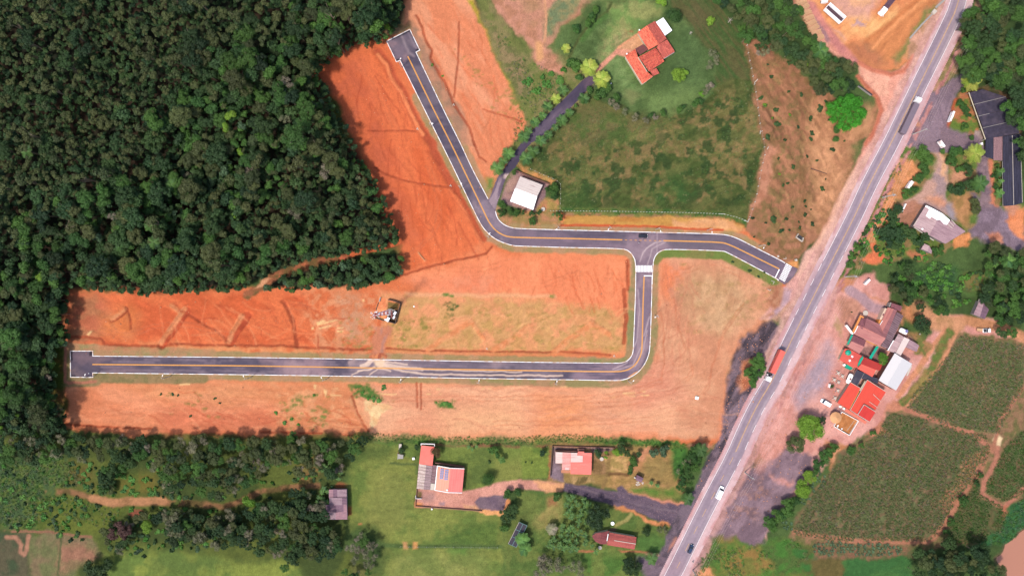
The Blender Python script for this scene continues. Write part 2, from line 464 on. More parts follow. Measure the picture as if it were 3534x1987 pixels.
Ln('t30 470,590 700,600 900,655 1000,690 1200,705 1500,690 1600,710 1900,715 2200,750 2400,680 2576,590 t31 100,590 300,545 560,540',2.2,(150,106,74),(106,86,52),soft=1,warp=.8,h=-.1,brk=(9,.3,.4))
Ln('t30 920,660 1100,700 1350,695 1600,695',3.4,(188,132,94),(160,114,78),soft=1,warp=.8)
Ln('t31 780,540 900,560',3,(150,92,60),soft=1)
Ln('t30 1310,810 1380,810',3,(150,88,66),soft=1)
# pasture bottom middle
P('t31 900,90 1560,110 1530,740 2380,820 2400,1130 2400,1431 2500,1900 900,1900 1050,1431 1200,1110 1000,950 860,1000 850,560',(132,136,68),(104,120,58),ns=10,soft=1.5,lo=.42,hi=.62)
P('t31 880,150 1300,110 1250,250 900,330 860,500 850,300',(84,100,50),soft=3,alpha=.8)
P('t31 1150,400 1450,420 1450,900 1200,1000 1000,900',(142,138,74),soft=5,alpha=.6)
P('t31 1850,1000 2350,880 2370,1150 1950,1190 1700,1110',(82,106,50),(96,116,54),ns=4,soft=2.5,alpha=.9)
P('t31 1830,1180 2020,1160 2020,1230 1880,1240',(80,120,50),soft=1.5)
P('t31 850,900 1150,940 1250,1100 1200,1420 1060,1431 1050,1200 1000,1000 850,960',(64,84,44),soft=4,alpha=.8)
P('t31 1300,1200 2200,1200 2300,1600 1250,1700',(144,144,80),(126,132,70),ns=8,soft=5,alpha=.7)
P('t31 880,1300 1050,1340 1100,1431 950,1431',(112,110,60),soft=2)
Ln('t31 1150,1110 1400,1135 2330,1140 2576,1130',1.4,(86,104,56),soft=.7)
P('t31 1400,1100 1450,1100 1465,1165 1420,1170',(205,150,100),soft=.6,warp=.6);P('t31 1505,1095 1545,1095 1560,1160 1510,1165',(212,150,92),soft=.6,warp=.6)
P('t31 968,905 1000,905 1000,920 968,920',(204,130,88),soft=.4,warp=.3)
P('t31 858,740 900,750 905,820 860,835',(168,100,62),soft=.6,warp=.4)
Ln('t31 1060,300 1540,330',.9,(96,106,58),brk=(6,.4,.5));Ln('t31 1980,350 2576,355',.35,(160,158,90),soft=.2,warp=.1)
P('t31 1700,140 2576,150 t32 280,180 280,470 0,470 t31 2300,540 2000,600 2010,370 1720,330',(120,132,64),(98,112,56),ns=7,soft=1)
P('t31 2290,300 2576,280 t32 80,330 120,460 0,480 t31 2300,520',(140,138,72),soft=3,alpha=.7)
P('t31 1980,370 2080,400 2090,600 2000,600',(88,96,50),soft=1.5,alpha=.6)
Ln('t31 1700,125 2576,148 t32 300,160',1.5,(136,92,66),soft=.8,brk=(7,.3,.45))
# yard & lane of the solar house
P('t31 1545,560 1990,600 2190,550 2330,500 2576,475 t32 0,485 410,500 400,600 0,575 t31 2576,560 2420,600 2390,770 2350,800 1530,745',(226,158,140),(206,140,124),ns=9,soft=.6,warp=.4)
P('t31 1560,580 1720,590 1720,690 1600,690',(190,138,130),(176,132,126),soft=2,alpha=.9)
P('t31 1530,700 1600,705 1590,740 1528,742',(232,150,96),soft=.8,warp=.6);P('t31 1540,580 1580,590 1600,650 1540,660',(120,100,60),soft=.8)
P('t31 1780,710 1830,715 1830,750 1785,750',(150,128,140),soft=.8,alpha=.8);P('t31 2065,730 2110,725 2110,770 2070,765',(162,130,138),soft=.8,alpha=.8)
P('t31 1990,720 2200,740 2180,790 2000,765',(232,170,120),soft=1.2,alpha=.7)
P('t31 2110,700 2140,665 2390,620 2440,690 2430,780 2360,800 2180,785',(116,94,108),(128,104,114),ns=4,soft=.5,warp=1)
Ln('t31 2185,795 2280,815 2375,812',1.8,(240,168,112),warp=.8);Ln('t31 2440,700 2430,770',2,(236,154,100),warp=.6)
P('t32 130,490 410,500 405,590 200,575',(240,172,120),soft=1,alpha=.8)
# bottom green verge of the earth works
P('t31 1000,0 1300,22 1900,50 2576,50 t32 0,40 500,20 700,40 1100,75 1500,80 1640,130 1600,200 900,130 600,110 300,115 0,150 t31 1720,130 1400,110 1000,100 840,60',(84,124,52),(68,100,46),ns=3,soft=1)
# plots around the pink house
P('t32 290,120 900,140 1640,150 1600,560 1480,640 1600,700 1100,620 860,570 560,515 260,480 300,320',(190,140,96),(160,128,78),ns=6,soft=1.2)
P('t32 700,160 910,170 860,430 700,420',(136,104,68),(160,120,84),ns=4,soft=1)
P('t32 310,155 920,165 900,190 700,220 690,180 330,190 400,320 410,420 420,500 290,440',(128,102,108),(144,108,104),ns=4,soft=.5,warp=.4)
P('t32 300,320 400,330 400,480 290,460',(142,118,128),soft=1)
P('t32 480,430 680,430 700,520 480,500',(186,148,100),(120,100,62),ns=1.6,an=4,ang=70,soft=1)
P('t32 820,250 1060,240 1060,400 860,430',(208,160,108),(170,140,84),ns=4,soft=1)
P('t32 1250,300 1380,270 1490,350 1480,520 1300,480 1230,400',(162,130,80),(150,124,76),ns=8,soft=1.2)
P('t32 1060,300 1180,230 1250,150 1300,180 1240,260 1230,360 1140,430 1080,420',(216,146,110),(192,136,92),ns=4,soft=1.5)
P('t32 1050,540 1500,560 1580,640 1100,620',(116,124,60),(96,124,52),ns=4,soft=2)
P('t32 860,440 1100,440 1100,560 1060,600 840,570',(194,146,96),(166,130,78),ns=4,soft=1.5)
P('t32 1500,150 1640,150 1660,300 1600,440 1500,480 1500,330',(78,122,52),(64,100,46),ns=4,soft=1.5)
Ln('t32 865,260 850,420 800,560',1.6,(150,118,74),soft=.8);Ln('t32 870,430 980,425 1060,435',1.1,(128,92,60),h=-.25)
Ln('t32 280,200 270,460',1.0,(180,112,80));
P('t32 0,150 270,160 270,460 0,470',(124,136,62),(104,124,56),ns=7,soft=.8)
# green plot south of the lane
P('t32 0,590 330,600 900,740 1150,830 1480,960 1430,1060 1130,1250 1160,1431 1000,1800 t31 2480,1800 2400,1431 2400,830 2470,780',(112,122,62),(90,110,54),ns=6,soft=1)
P('t32 220,650 380,640 400,720 380,850 330,900 270,1000 100,950 120,850 220,780',(160,140,84),(140,134,76),ns=5,soft=1.5)
P('t32 240,640 320,640 330,720 250,720',(164,112,76),soft=2)
P('t32 -40,820 60,830 120,1000 0,1140 -60,1000',(92,100,52),soft=3,alpha=.7)
P('t32 600,1190 1130,1250 1130,1431 600,1500 ',(84,116,52),(112,124,62),ns=5,soft=3)
P('t32 1130,1060 1330,1000 1420,1060 1320,1200 1150,1250',(82,116,56),soft=2,alpha=.8)
Ln('t32 560,1180 1150,1190 1330,1200',.8,(176,112,78),brk=(5,.4,.5))
Ln('t32 930,930 1040,880 1080,820',1.1,(166,150,92),soft=.8)
P('t32 870,960 935,965 930,990 870,985',(120,86,84),soft=.6,warp=.3)
# lane (dark asphalt millings) down to the highway
LANE = 't32 425,502 600,535 850,590 950,605 950,560 1000,535 1040,580 1060,615 1300,665 1600,715 1680,600 1760,560 1640,900 1500,1000 1480,940 1300,860 1150,800 900,735 600,640 480,605 400,590'
P(LANE,(112,92,106),(96,80,96),ns=4,an=3,ang=-15,soft=.5,warp=.5)
Ln('t32 430,510 700,600 1100,720 1600,800',.6,(138,116,124),alpha=.5,brk=(8,.4,.6));Ln('t32 480,560 800,660 1300,790',.5,(84,72,86),alpha=.6)
P('t32 920,740 1120,800 1480,920 1470,960 1300,900 1140,840 960,790',(222,142,94),(206,132,84),ns=3,soft=.6)
P('t32 1070,615 1300,650 1600,690 1590,712 1300,672 1090,625',(224,146,116),soft=.7)
# dark verge west of highway
P('D 1938,803 1905,818 1880,838 1852,860 1842,890 1836,930 1826,975 1820,1010 1812,1060 1803,1110 1782,1150 1765,1195 1740,1250 1700,1290 1690,1330 1660,1380 1625,1448 1600,1560 1680,1560 1800,1330 1930,1060 1985,880 1972,830',
  (124,104,116),(82,70,80),ns=4.5,an=2.2,ang=62,soft=.8,warp=1.2,h=.15)
P('D 1938,803 1905,818 1880,838 1852,860 1842,890 1836,930 1826,975 1820,1010 1812,1060 1803,1110 1782,1150 1765,1195 1850,1150 1930,1000 1985,880 1972,830',
  (150,122,132),(64,54,62),ns=2.2,an=2.5,ang=60,soft=1,warp=1.2,alpha=.55,seed=31)
P('t32 1640,130 1900,80 1880,160 1830,200 1700,180',(224,150,118),(200,130,100),soft=1.5)
P('t22 2200,700 2300,660 2280,800 2240,950 2150,1000 2130,900',(218,144,108),(190,110,78),ns=2,soft=1.2,warp=1)
P('t32 1540,1050 1500,1120 1440,1180 1480,1100',(214,140,118),soft=1)
P('t32 1340,1240 1160,1240 1150,1330 1250,1431 1400,1431 1500,1250',(128,106,118),(108,88,100),ns=4,soft=1.5)
P('t32 1200,1200 1350,1210 1240,1260',(196,152,120),soft=1)
# ---- red earth works
P(EARTH,(238,138,94),(228,122,78),ns=16,soft=1.0,warp=1.6,lo=.4,hi=.6)
P('D 795,180 835,145 970,95 985,130 1060,320 1140,470 1215,600 1180,640 1020,690 1018,640 960,490 850,275',(232,118,74),(220,104,62),ns=9,an=3,ang=110,soft=4)
P('D 795,180 835,145 900,130 950,250 1000,420 1050,600 1015,620 960,490 850,275',(206,104,74),(220,110,72),ns=6,soft=7,alpha=.7)
P('D 1010,60 1040,70 1065,140 1150,330 1240,480 1330,320 1290,240 1215,75 1180,-20 1040,-40 1015,40',(238,156,118),(232,138,98),ns=7,an=3,ang=118,soft=3)
P('D 172,735 600,735 740,735 880,760 900,880 170,880',(230,118,74),(216,102,62),ns=6,an=2,ang=150,soft=3,lo=.35,hi=.6)
P('D 175,740 240,740 290,790 250,860 175,870',(202,112,80),(190,120,84),ns=5,soft=4)
P('D 250,790 330,760 360,800 330,850 260,850',(214,130,82),(226,130,76),ns=3,soft=4,alpha=.7)
P('D 350,860 700,868 880,880 880,893 350,888',(238,156,104),(222,118,72),ns=5,soft=2,alpha=.8)
P('D 780,730 880,735 980,740 985,800 930,900 800,890 770,810',(226,146,104),(216,112,70),ns=3,soft=4)
P('D 840,735 900,735 925,790 900,870 860,830',(206,150,116),(214,130,90),ns=2,soft=3,alpha=.8)
P('D 1010,690 1240,640 1580,650 1585,820 1400,780 1080,740',(250,148,104),(242,138,96),ns=9,an=4,ang=90,soft=3)
P('D 960,740 1080,738 1300,748 1500,770 1570,800 1575,880 1400,888 980,885',(236,156,110),(216,158,104),ns=5,soft=3,lo=.42,hi=.56)
P('D 975,800 1080,775 1150,760 1500,765 1560,790 1560,880 1200,885 980,880',(188,146,84),(216,150,98),ns=3,soft=3,alpha=.6,brk=(3.5,.42,.62),seed=13)
P('D 1020,700 1250,690 1250,740 1080,735',(236,134,100),(232,150,118),ns=4,soft=4,alpha=.5)
P('D 1020,735 1400,742 1400,750 1030,745',(240,176,130),soft=.8,warp=.6,alpha=.7)
P('D 1652,640 1730,625 1830,625 1960,700 1975,760 1925,805 1862,850 1840,900 1825,1000 1805,1100 1660,1100 1600,960 1650,900',(226,160,124),(216,146,112),ns=11,soft=2)
P('D 1655,650 1720,660 1740,720 1700,770 1655,740',(236,128,84),(222,140,110),ns=5,soft=5,alpha=.8)
P('D 1740,680 1850,690 1900,760 1830,850 1740,800 1700,740',(216,170,128),(196,146,108),ns=5,soft=6,alpha=.8)
P('D 1750,700 1800,690 1840,740 1820,800 1770,790',(190,146,104),soft=6,alpha=.5,brk=(3,.45,.6))
P('D 170,965 460,960 900,965 900,1085 270,1088 168,1075',(236,150,110),(228,136,96),ns=7,an=3,ang=-15,soft=2)
P('D 280,960 620,962 900,965 900,1000 600,1020 400,1010',(230,152,106),(220,136,92),ns=4,an=2,soft=4,alpha=.8)
P('D 400,1030 900,1040 900,1085 420,1085',(226,126,92),(216,116,84),ns=5,an=4,ang=-8,soft=5,alpha=.8)
P('D 680,965 930,965 980,1040 900,1085 700,1080',(230,158,112),(222,136,92),ns=3,soft=5,alpha=.9)
P('D 900,965 1240,965 1600,960 1700,1000 1700,1095 930,1092',(232,158,122),(240,172,134),ns=7,an=4,soft=4)
P('D 1120,1040 1300,1020 1320,1090 1130,1092',(240,178,132),soft=8,alpha=.8)
P('D 1350,1000 1450,1000 1500,1090 1350,1092',(240,150,98),soft=8,alpha=.7)
P('D 1560,940 1680,900 1720,1000 1600,1030',(224,140,116),soft=6,alpha=.6)
P('D 915,1005 940,1005 985,1020 960,1040 930,1075',(244,202,150),(236,180,130),ns=2,soft=.7)
# pinker ground next to the gravel
P('D 1925,805 1970,765 1995,720 2020,700 1985,800',(206,156,132),(200,140,120),ns=3,soft=2)
# grass verges along the kerbs
VERG = [('D 1060,120 1120,250 1230,500',0)]
for off,src in ((0,A1c[3:]),(0,A2c),):
    Ln(PS(src),5.0,(184,140,106),(168,142,98),ns=5,soft=.8,warp=.8,alpha=.95)
Ln(PS(B1c[3:]),5.0,(184,142,106),(164,140,96),ns=5,soft=.8,warp=.8,alpha=.95)
Ln('t12 1140,1130 1140,1431 t22 1100,0 1090,600 1050,690 950,735 700,725',4.2,(146,138,90),(172,138,100),ns=4,soft=.8,warp=.7)
Ln('t22 1290,0 1290,560 1230,760 1100,890 900,920 300,905 0,900 t21 2000,890',4.4,(156,138,92),(180,138,102),ns=4,soft=.8,warp=.7)
Ln('t12 1320,1130 1360,1070 1440,1050 1990,1070 2500,1330',5.0,(118,132,66),(136,130,74),ns=4,soft=.8,warp=.7)
Ln('t20 640,560 640,900 950,900 950,870 2000,870',4.6,(140,122,82),(160,130,92),ns=3,soft=.8,warp=.5)
Ln('t20 640,570 950,600 2100,630',4.4,(162,142,98),(188,138,102),ns=4,soft=.8,warp=.7,alpha=.8)
P('t01 1180,350 1480,210 1500,290 1240,400',(140,112,80),(156,124,92),ns=3,soft=1.2)
P('t01 1480,230 1560,280 1640,480 1990,1100 2080,1431 2000,1431 1540,500',(172,128,104),(196,136,108),ns=4,soft=1.2)
P('t20 505,580 640,560 650,960 670,1230 590,1150 520,960',(84,94,32),(104,84,36),ns=5,soft=1.5)
P('t20 530,960 650,960 660,1200 580,1130',(120,84,48),(96,90,36),ns=3,soft=1.5)
Ln('t20 650,570 640,900 680,915 940,905',1.0,(190,120,96),soft=.6)
P('t01 620,880 760,1000 900,1431 820,1431 700,1100',(78,92,40),(90,84,40),ns=3,soft=1.5)
P('t01 2030,0 2090,0 2200,260 2330,560 2460,800 2576,960 2576,1040 2480,900 2400,720 2260,420 2150,180',(176,160,44),(150,150,50),ns=3,soft=1.2,warp=.7)
P('t11 2220,330 2310,330 2280,430 2240,450',(122,140,70),soft=1.5)
P('t01 1100,360 1200,330 1250,420 1200,440',(190,92,62),soft=1.5,alpha=.6)
# cut slope band north of the road
P('t12 430,700 900,690 1300,700 1700,705 2050,730 2200,790 2150,860 2040,850 1300,800 400,790',(204,148,78),(192,128,66),ns=4,an=5,soft=.8,warp=.6,h=.25)
P('t12 1500,745 2100,770 2200,850 2060,850 1500,820',(228,158,108),(236,170,120),ns=4,soft=1.2)
P('t12 400,640 1000,650 1900,690 2150,740 2050,745 1300,700 430,700',(128,128,68),(176,128,92),ns=3,soft=.8,warp=.8)
Ln('t12 390,795 1200,800 1700,832 1990,840',.8,(206,92,56),soft=.4,warp=.3,h=-.2)
P('t12 0,640 380,640 400,780 0,800',(150,126,74),(196,132,92),ns=3,soft=1)
# ditches, berms, gullies and tyre tracks cut into the earth
DK,DK2 = (180,84,54),(156,70,46)
for s,w,h in (('t01 1530,150 1590,270 1640,430 1690,500 1680,580 1730,680 1830,820 1900,1010 1960,1120 2060,1260 2110,1431',.9,-.3),
                ('t11 2110,0 2160,120 2220,170',.7,-.2),('t01 1965,220 1950,520 1930,780 1915,960',.6,-.15),
                ('t01 2200,1080 2400,1140 2576,1200',.5,-.15),('t11 1120,215 1230,290 1400,345 1600,390 1850,415',.7,-.3),
                ('t01 1060,1290 1300,1290 1530,1300',.5,-.15),('t11 1340,1305 1420,1270 1550,1240 1560,1230 1900,1140 2230,1075 2290,1010',.8,-.35),
                ('t20 680,470 860,465 1000,490 1040,540 1250,548 1580,550 1800,530 2200,545 2576,545 t21 300,550 370,565 900,590 1100,580',.9,-.3),
                ('t21 1240,580 1600,600 2100,605 2576,610 t22 340,612 880,635',.7,-.25),('t21 210,115 270,200 320,310 350,460 360,560',1.6,-.4),
                ('t20 1245,165 1290,300 1290,380',.8,-.3),('t20 1860,240 1970,310 2100,380 2250,490',.9,-.3),
                ('t20 650,1330 1000,1350 1500,1370',.8,-.2),('t21 900,1040 940,1150 980,1260 1060,1400',.7,-.3),
                ('t21 1545,920 1550,1160',.7,-.2),('t21 1585,930 1590,1180',.6,-.15),
                ('t22 1010,0 1035,300 1010,520',1.5,-.2),('t20 1100,300 1180,250 1250,190',2.0,-.4),
                ('t31 0,8 600,22',.8,-.1),('t12 1045,1140 1050,1431',1.2,-.2)):
    Ln(s,w,DK,DK2,soft=.5,warp=.5,ns=2,h=h,alpha=.85)
for s,w in (('t20 1590,545 1700,400 1840,210',3.2),('t20 2270,520 2340,400 2440,260',3.4)):
    Ln(s,w,(196,88,56),(176,76,50),soft=.7,warp=.4,ns=2,h=-.9)
for s,w in (('t20 1575,530 1680,380 1820,190',1.6),('t20 2255,515 2300,400 2390,260',1.6),('t20 1100,290 1230,190',1.2),
             ('t21 1650,590 2040,330',2.0),('t21 2300,590 2576,430',2.0),('t22 0,410 90,360',2),('t22 340,605 500,470 690,330',2.4),('t22 690,330 860,430',2),
             ('t21 2070,300 2200,480',1.6),('t11 1560,1065 1620,1140',.7),('t20 1690,150 1780,215',1.5)):
    Ln(s,w,(238,158,110),(230,140,92),soft=.8,warp=.5,ns=2,h=.3,alpha=.85)
Ln('t01 1160,520 1260,640 1300,750 1400,900 1500,1120 1620,1330 1700,1431 t11 1700,60 1850,330 1930,440',3.2,(184,84,56),(196,92,62),ns=3,soft=1.2,warp=.4,h=-.35)
Ln('t11 1930,440 2050,640 2130,800 2210,930',1.8,(186,86,56),soft=.8,warp=.4,h=-.3)
Ln('t01 1150,540 1240,640 1280,760 1380,900 1480,1120 1600,1330',1.2,(246,140,92),soft=.6,warp=.4,h=.25)
Ln('t21 820,1431 1000,1431',.1,DK)
rng = np.random.default_rng(5)
def gullies(area,n,ang,lng,w,c,jit=12,h=-.08,alpha=.6,seed=1):
    r = np.random.default_rng(seed);pg = G(area) if isinstance(area,str) else area
    P0 = np.array(pg);k = 0;tries = 0
    while k < n and tries < n * 30:
        tries += 1
        x = r.uniform(P0[:,0].min(),P0[:,0].max());y = r.uniform(P0[:,1].min(),P0[:,1].max())
        if not pip(pg,np.array([x]),np.array([y]))[0]: continue
        a = math.radians(ang + r.normal(0,jit));pts = [(x,y)];L = lng * r.uniform(.4,1.3)
        for q in range(5):
            a += math.radians(r.normal(0,9));x += math.cos(a) * L / 5;y += math.sin(a) * L / 5;pts.append((x,y))
        Ln(pts,w * r.uniform(.6,1.3),c,soft=.35,warp=.5,h=h,alpha=alpha * r.uniform(.5,1));k += 1
gullies('D 1040,330 1150,470 1210,600 1150,640 1060,640 1000,470',26,-72,16,.45,(190,84,54),seed=2)
gullies('D 850,190 980,150 1050,330 1060,480 960,420',22,-68,16,.5,(186,82,54),seed=3)
gullies('D 1330,660 1560,660 1560,760 1330,750',26,-80,9,.5,(214,104,66),seed=4)
gullies('D 1050,20 1180,10 1300,270 1240,400 1100,180',30,-70,14,.45,(222,112,74),seed=6,alpha=.5)
gullies('D 350,745 860,745 860,865 350,860',44,-35,9,.45,(184,80,52),seed=7,jit=25)
gullies('D 350,745 860,745 860,865 350,860',30,-40,12,.4,(244,150,104),seed=8,jit=25,h=.03)
gullies('D 250,980 900,980 900,1080 250,1080',36,-10,14,.5,(244,158,116),seed=9,h=.03)
gullies('D 250,980 900,980 900,1080 250,1080',30,-12,12,.45,(196,92,62),seed=10)
gullies('D 940,970 1780,970 1780,1085 1000,1085',50,0,16,.6,(204,126,98),seed=12,jit=5,alpha=.4)
gullies('D 1660,640 1740,650 1750,900 1670,900',26,-88,14,.5,(206,122,94),seed=14,jit=6,alpha=.45)
gullies('D 1260,1010 1760,910 1790,1085 1400,1085',30,0,18,.6,(240,172,138),seed=15,jit=6,h=0,alpha=.4)
gullies('D 990,760 1560,770 1560,880 990,880',40,30,8,.6,(238,172,120),seed=16,jit=30,h=.03,alpha=.5)
gullies('D 1580,930 1700,780 1720,900 1640,1000',18,55,14,.5,(206,124,96),seed=17,jit=20,alpha=.4)
# light broken slabs of clay
for s in ('t21 550,330 640,320 740,295 760,300 640,335 560,350','t21 570,375 690,350 700,360 580,388','t21 500,365 525,360 525,385 505,390','t21 750,370 815,365 815,375 755,382',
          't21 750,405 815,395 818,405 755,412','t21 550,320 620,300 640,315 560,335','t21 620,980 660,1000 640,1060 620,1010','t21 525,930 550,935 545,980 525,975',
          't21 1180,1020 1340,1022 1340,1032 1180,1034','t22 1000,1020 1120,1005 1125,1012 1010,1030','t22 1020,1035 1110,1025 1110,1032 1025,1045','t22 1060,1050 1125,1045 1120,1052',
          't22 1165,990 1235,1000 1220,1010','t22 1180,1040 1265,1035 1260,1044 1185,1048','t22 890,1060 930,1055 930,1065 890,1068','t22 390,955 450,955 450,960 390,962',
          't20 1775,925 1880,920 1880,935 1775,940','t21 1640,1020 1680,1022 1680,1032 1640,1030','t21 1750,1022 1780,1022 1780,1032','t21 2190,970 2210,965 2210,975 2190,985','t21 2245,970 2280,970 2270,982','t21 1735,975 1775,970 1770,985 1740,988',
          't20 865,440 900,405 920,415 880,455','t21 690,1030 790,1040 790,1050 690,1040','t21 700,970 760,965 760,975','t21 1000,90 1020,85 1030,110 1010,110'):
    P(s,(246,196,138),soft=.35,warp=.25,alpha=.9,h=.12)
# green and dry weeds on the earth
def weeds(area,n,rr,c=(96,112,50),seed=1,alpha=.8):
    r = np.random.default_rng(seed);pg = G(area);P0 = np.array(pg);k = 0
    while k < n:
        x = r.uniform(P0[:,0].min(),P0[:,0].max());y = r.uniform(P0[:,1].min(),P0[:,1].max())
        if not pip(pg,np.array([x]),np.array([y]))[0]: continue
        q = rr * r.uniform(.4,1.2);Ln([(x - q,y),(x + q * .7,y + r.uniform(-q,q) * .5)],q,c,soft=q * .6,warp=.7,alpha=alpha * r.uniform(.4,1),brk=(1.2,.35,.6),seed=k);k += 1
weeds('D 980,810 1080,790 1080,880 980,880',40,1.2,(130,124,56),1)
weeds('D 1200,770 1560,780 1560,880 1200,880',110,.9,(150,130,68),2,.6)
weeds('D 1120,760 1150,745 1160,760 1135,815 1120,810',14,1.0,(74,96,46),3,1)
weeds('D 700,1000 830,980 820,1085 710,1085',60,1.1,(96,124,56),4)
weeds('D 880,965 950,970 990,1010 960,1015 900,1000',46,1.5,(78,116,50),5,1)
weeds('D 820,780 960,820 960,880 850,880',40,1.2,(150,136,76),6,.7)
weeds('D 395,985 560,985 570,1050 430,1050',22,.9,(110,116,54),7)
weeds('D 1080,50 1300,270 1320,320 1260,300',40,.8,(132,130,60),8,.7)
weeds('D 1270,220 1300,230 1310,300 1280,270',20,1.2,(120,128,58),9,.8)
weeds('t21 1755,1100 1895,1090 1890,1160 1780,1150',22,1.3,(66,116,48),10,1)
weeds('t21 1800,40 1880,30 1880,70 1820,70',10,1,(80,124,50),11,1);weeds('t22 280,60 320,60 320,85 280,85',6,.8,(96,130,50),12,1)
weeds('D 1700,650 1960,740 1900,800 1720,900',60,1.3,(178,140,92),13,.6)
weeds('D 1850,740 1960,700 1950,760 1880,810',16,1.2,(136,130,74),14,.6)
# driveway turn-in by the mast and mud on it
P('t21 1110,350 1290,370 1230,520 1240,690 1090,690 1120,560 1100,450',(190,130,112),(210,130,98),ns=1.6,an=4,ang=82,soft=1)
P('t21 1090,640 1240,640 1240,690 1085,690',(226,140,96),(180,96,70),ns=1.2,an=3,ang=90,soft=.5)
# ---- hill house lawn, meadow, scrub east of the works
P('D 1192,-90 1700,-90 1640,40 1500,200 1440,300 1340,400 1290,420 1262,398 1325,318 1316,290 1255,160 1215,70',(118,120,66),(142,128,84),ns=4,soft=1.2)
P('D 1215,40 1270,110 1320,150 1330,240 1300,240',(112,110,66),(150,126,90),ns=2.2,soft=2)
P('t01 2270,0 2576,400 t02 60,560 0,430 -60,360 -200,120 -330,-40',(84,98,48),soft=2)
P('t01 2300,0 2576,0 t02 750,-100 740,0 600,110 480,230 380,330 250,440 330,540 440,690 420,740 330,710 200,650 90,560 100,480 0,360 t01 2480,280 2380,160',(206,142,118),(190,130,102),ns=5,soft=1)
P('t02 230,100 360,0 620,0 480,170 370,260 300,350 240,350 230,240',(118,128,92),(150,138,96),ns=2.5,soft=1.5)
P('t02 20,0 200,0 210,200 100,240 20,160',(176,134,98),(206,142,116),ns=4,soft=4,alpha=.7)
Ln('t02 230,0 245,200 235,400',.8,(222,158,120),soft=.5);Ln('t02 170,440 180,560',2.5,(232,166,116),soft=1.5)
P('t02 260,440 380,330 740,0 900,-80 1440,-80 1440,120 1600,200 1700,300 1830,420 1930,560 1930,800 1830,1000 1600,1130 1300,1170 1000,1100 860,1000 740,860 760,760 720,640 600,590 400,570 330,540',(98,118,68),(82,102,56),ns=6,soft=3,warp=3)
P('t02 820,50 1150,0 1400,60 1350,170 1150,210 1000,380 860,430 800,330 900,230',(150,150,92),(120,144,78),ns=4,soft=3)
P('t02 820,400 1000,280 1150,290 1140,340 950,460 960,520 820,620 760,560',(168,152,104),(136,150,90),ns=3,soft=3)
P('t02 1030,290 1100,280 1110,340 1050,360',(176,116,78),soft=1.5,brk=(1.5,.4,.55))
P('t02 880,560 1000,560 1080,800 1180,860 1100,900 900,800 840,700',(130,150,92),(110,136,78),ns=5,soft=3,alpha=.8)
P('t02 1200,960 1500,900 1700,860 1800,980 1600,1100 1250,1100',(126,146,84),soft=5,alpha=.6)
P('t02 1440,330 1700,260 1850,560 1750,860 1500,880 1400,700',(80,102,60),soft=6,alpha=.6)
P('t02 1020,900 1110,890 1160,960 1100,1040 1020,1000',(140,140,90),soft=2,alpha=.7)
Ln('t02 890,30 840,120 640,270 560,400 480,560',.9,(84,92,50),soft=.6,h=-.25);Ln('t02 830,160 700,270 600,390',1.8,(86,116,58),soft=1)
P('t02 1150,330 1150,330 1165,335 1250,480 1150,520 1010,560 940,540 730,735 700,700 960,470',(232,156,130),(224,144,122),ns=6,soft=.5,warp=.2)
P('t02 1120,340 1155,330 1245,470 1120,490 960,490 945,465',(220,160,120),soft=.6,warp=.2)
Ln('t02 955,475 1150,335',.5,(240,160,120),soft=.2,warp=.1)
P('t02 620,740 730,720 780,760 700,880 600,860',(134,108,108),soft=1.5,alpha=.6)
# mown dark slope
P('t02 1440,-80 1950,-80 2050,150 2190,400 2240,600 2280,800 2330,1100 2000,1000 1900,760 1930,560 1700,300 1520,100',(72,94,48),(98,92,56),ns=1.0,an=9,ang=-52,soft=1.5,lo=.3,hi=.7)
P('t02 1680,60 1850,100 1900,240 1750,300 1650,200',(104,92,62),soft=4,alpha=.6)
P('t02 1150,1200 1300,1170 1600,1130 1830,1000 1930,800 2280,800 2340,1180 2420,1450 t12 2330,420 2300,620 2240,750 2150,735 2000,690 1500,665 900,660 390,645 390,400 200,320 0,220 0,130 t02 240,1431 420,1150 700,960 860,1000 1000,1100',
  (100,102,56),(74,86,42),ns=5,soft=.8,lo=.34,hi=.64)
P('t02 1150,1200 1500,1150 1900,900 2300,900 2420,1450 t12 2300,600 2000,600 500,600 400,400 100,130 t02 500,1200 1000,1150',(142,116,76),(118,108,62),ns=2.5,soft=5,alpha=.85,brk=(6,.47,.6),seed=19)
P('t02 1150,1200 1500,1150 1900,900 2300,900 2420,1450 t12 2300,600 2000,600 500,600 400,400 100,130 t02 500,1200 1000,1150',(56,76,38),soft=5,alpha=.85,brk=(3.4,.52,.61),seed=40)
P('t02 560,1000 900,1050 1000,1150 1400,1180 1400,1431 600,1431 400,1250',(128,112,72),(92,108,54),ns=4.5,soft=4,alpha=.6,seed=23)
P('t12 1350,300 1700,280 1700,600 1300,600',(66,98,48),soft=6,alpha=.6,brk=(5,.4,.55))
P('t12 400,480 600,460 700,620 400,640',(72,98,46),soft=3,alpha=.6)
Ln('t12 390,640 900,650 1500,665 2000,688 2200,760',1.8,(72,104,50),(108,116,60),ns=3,soft=1)
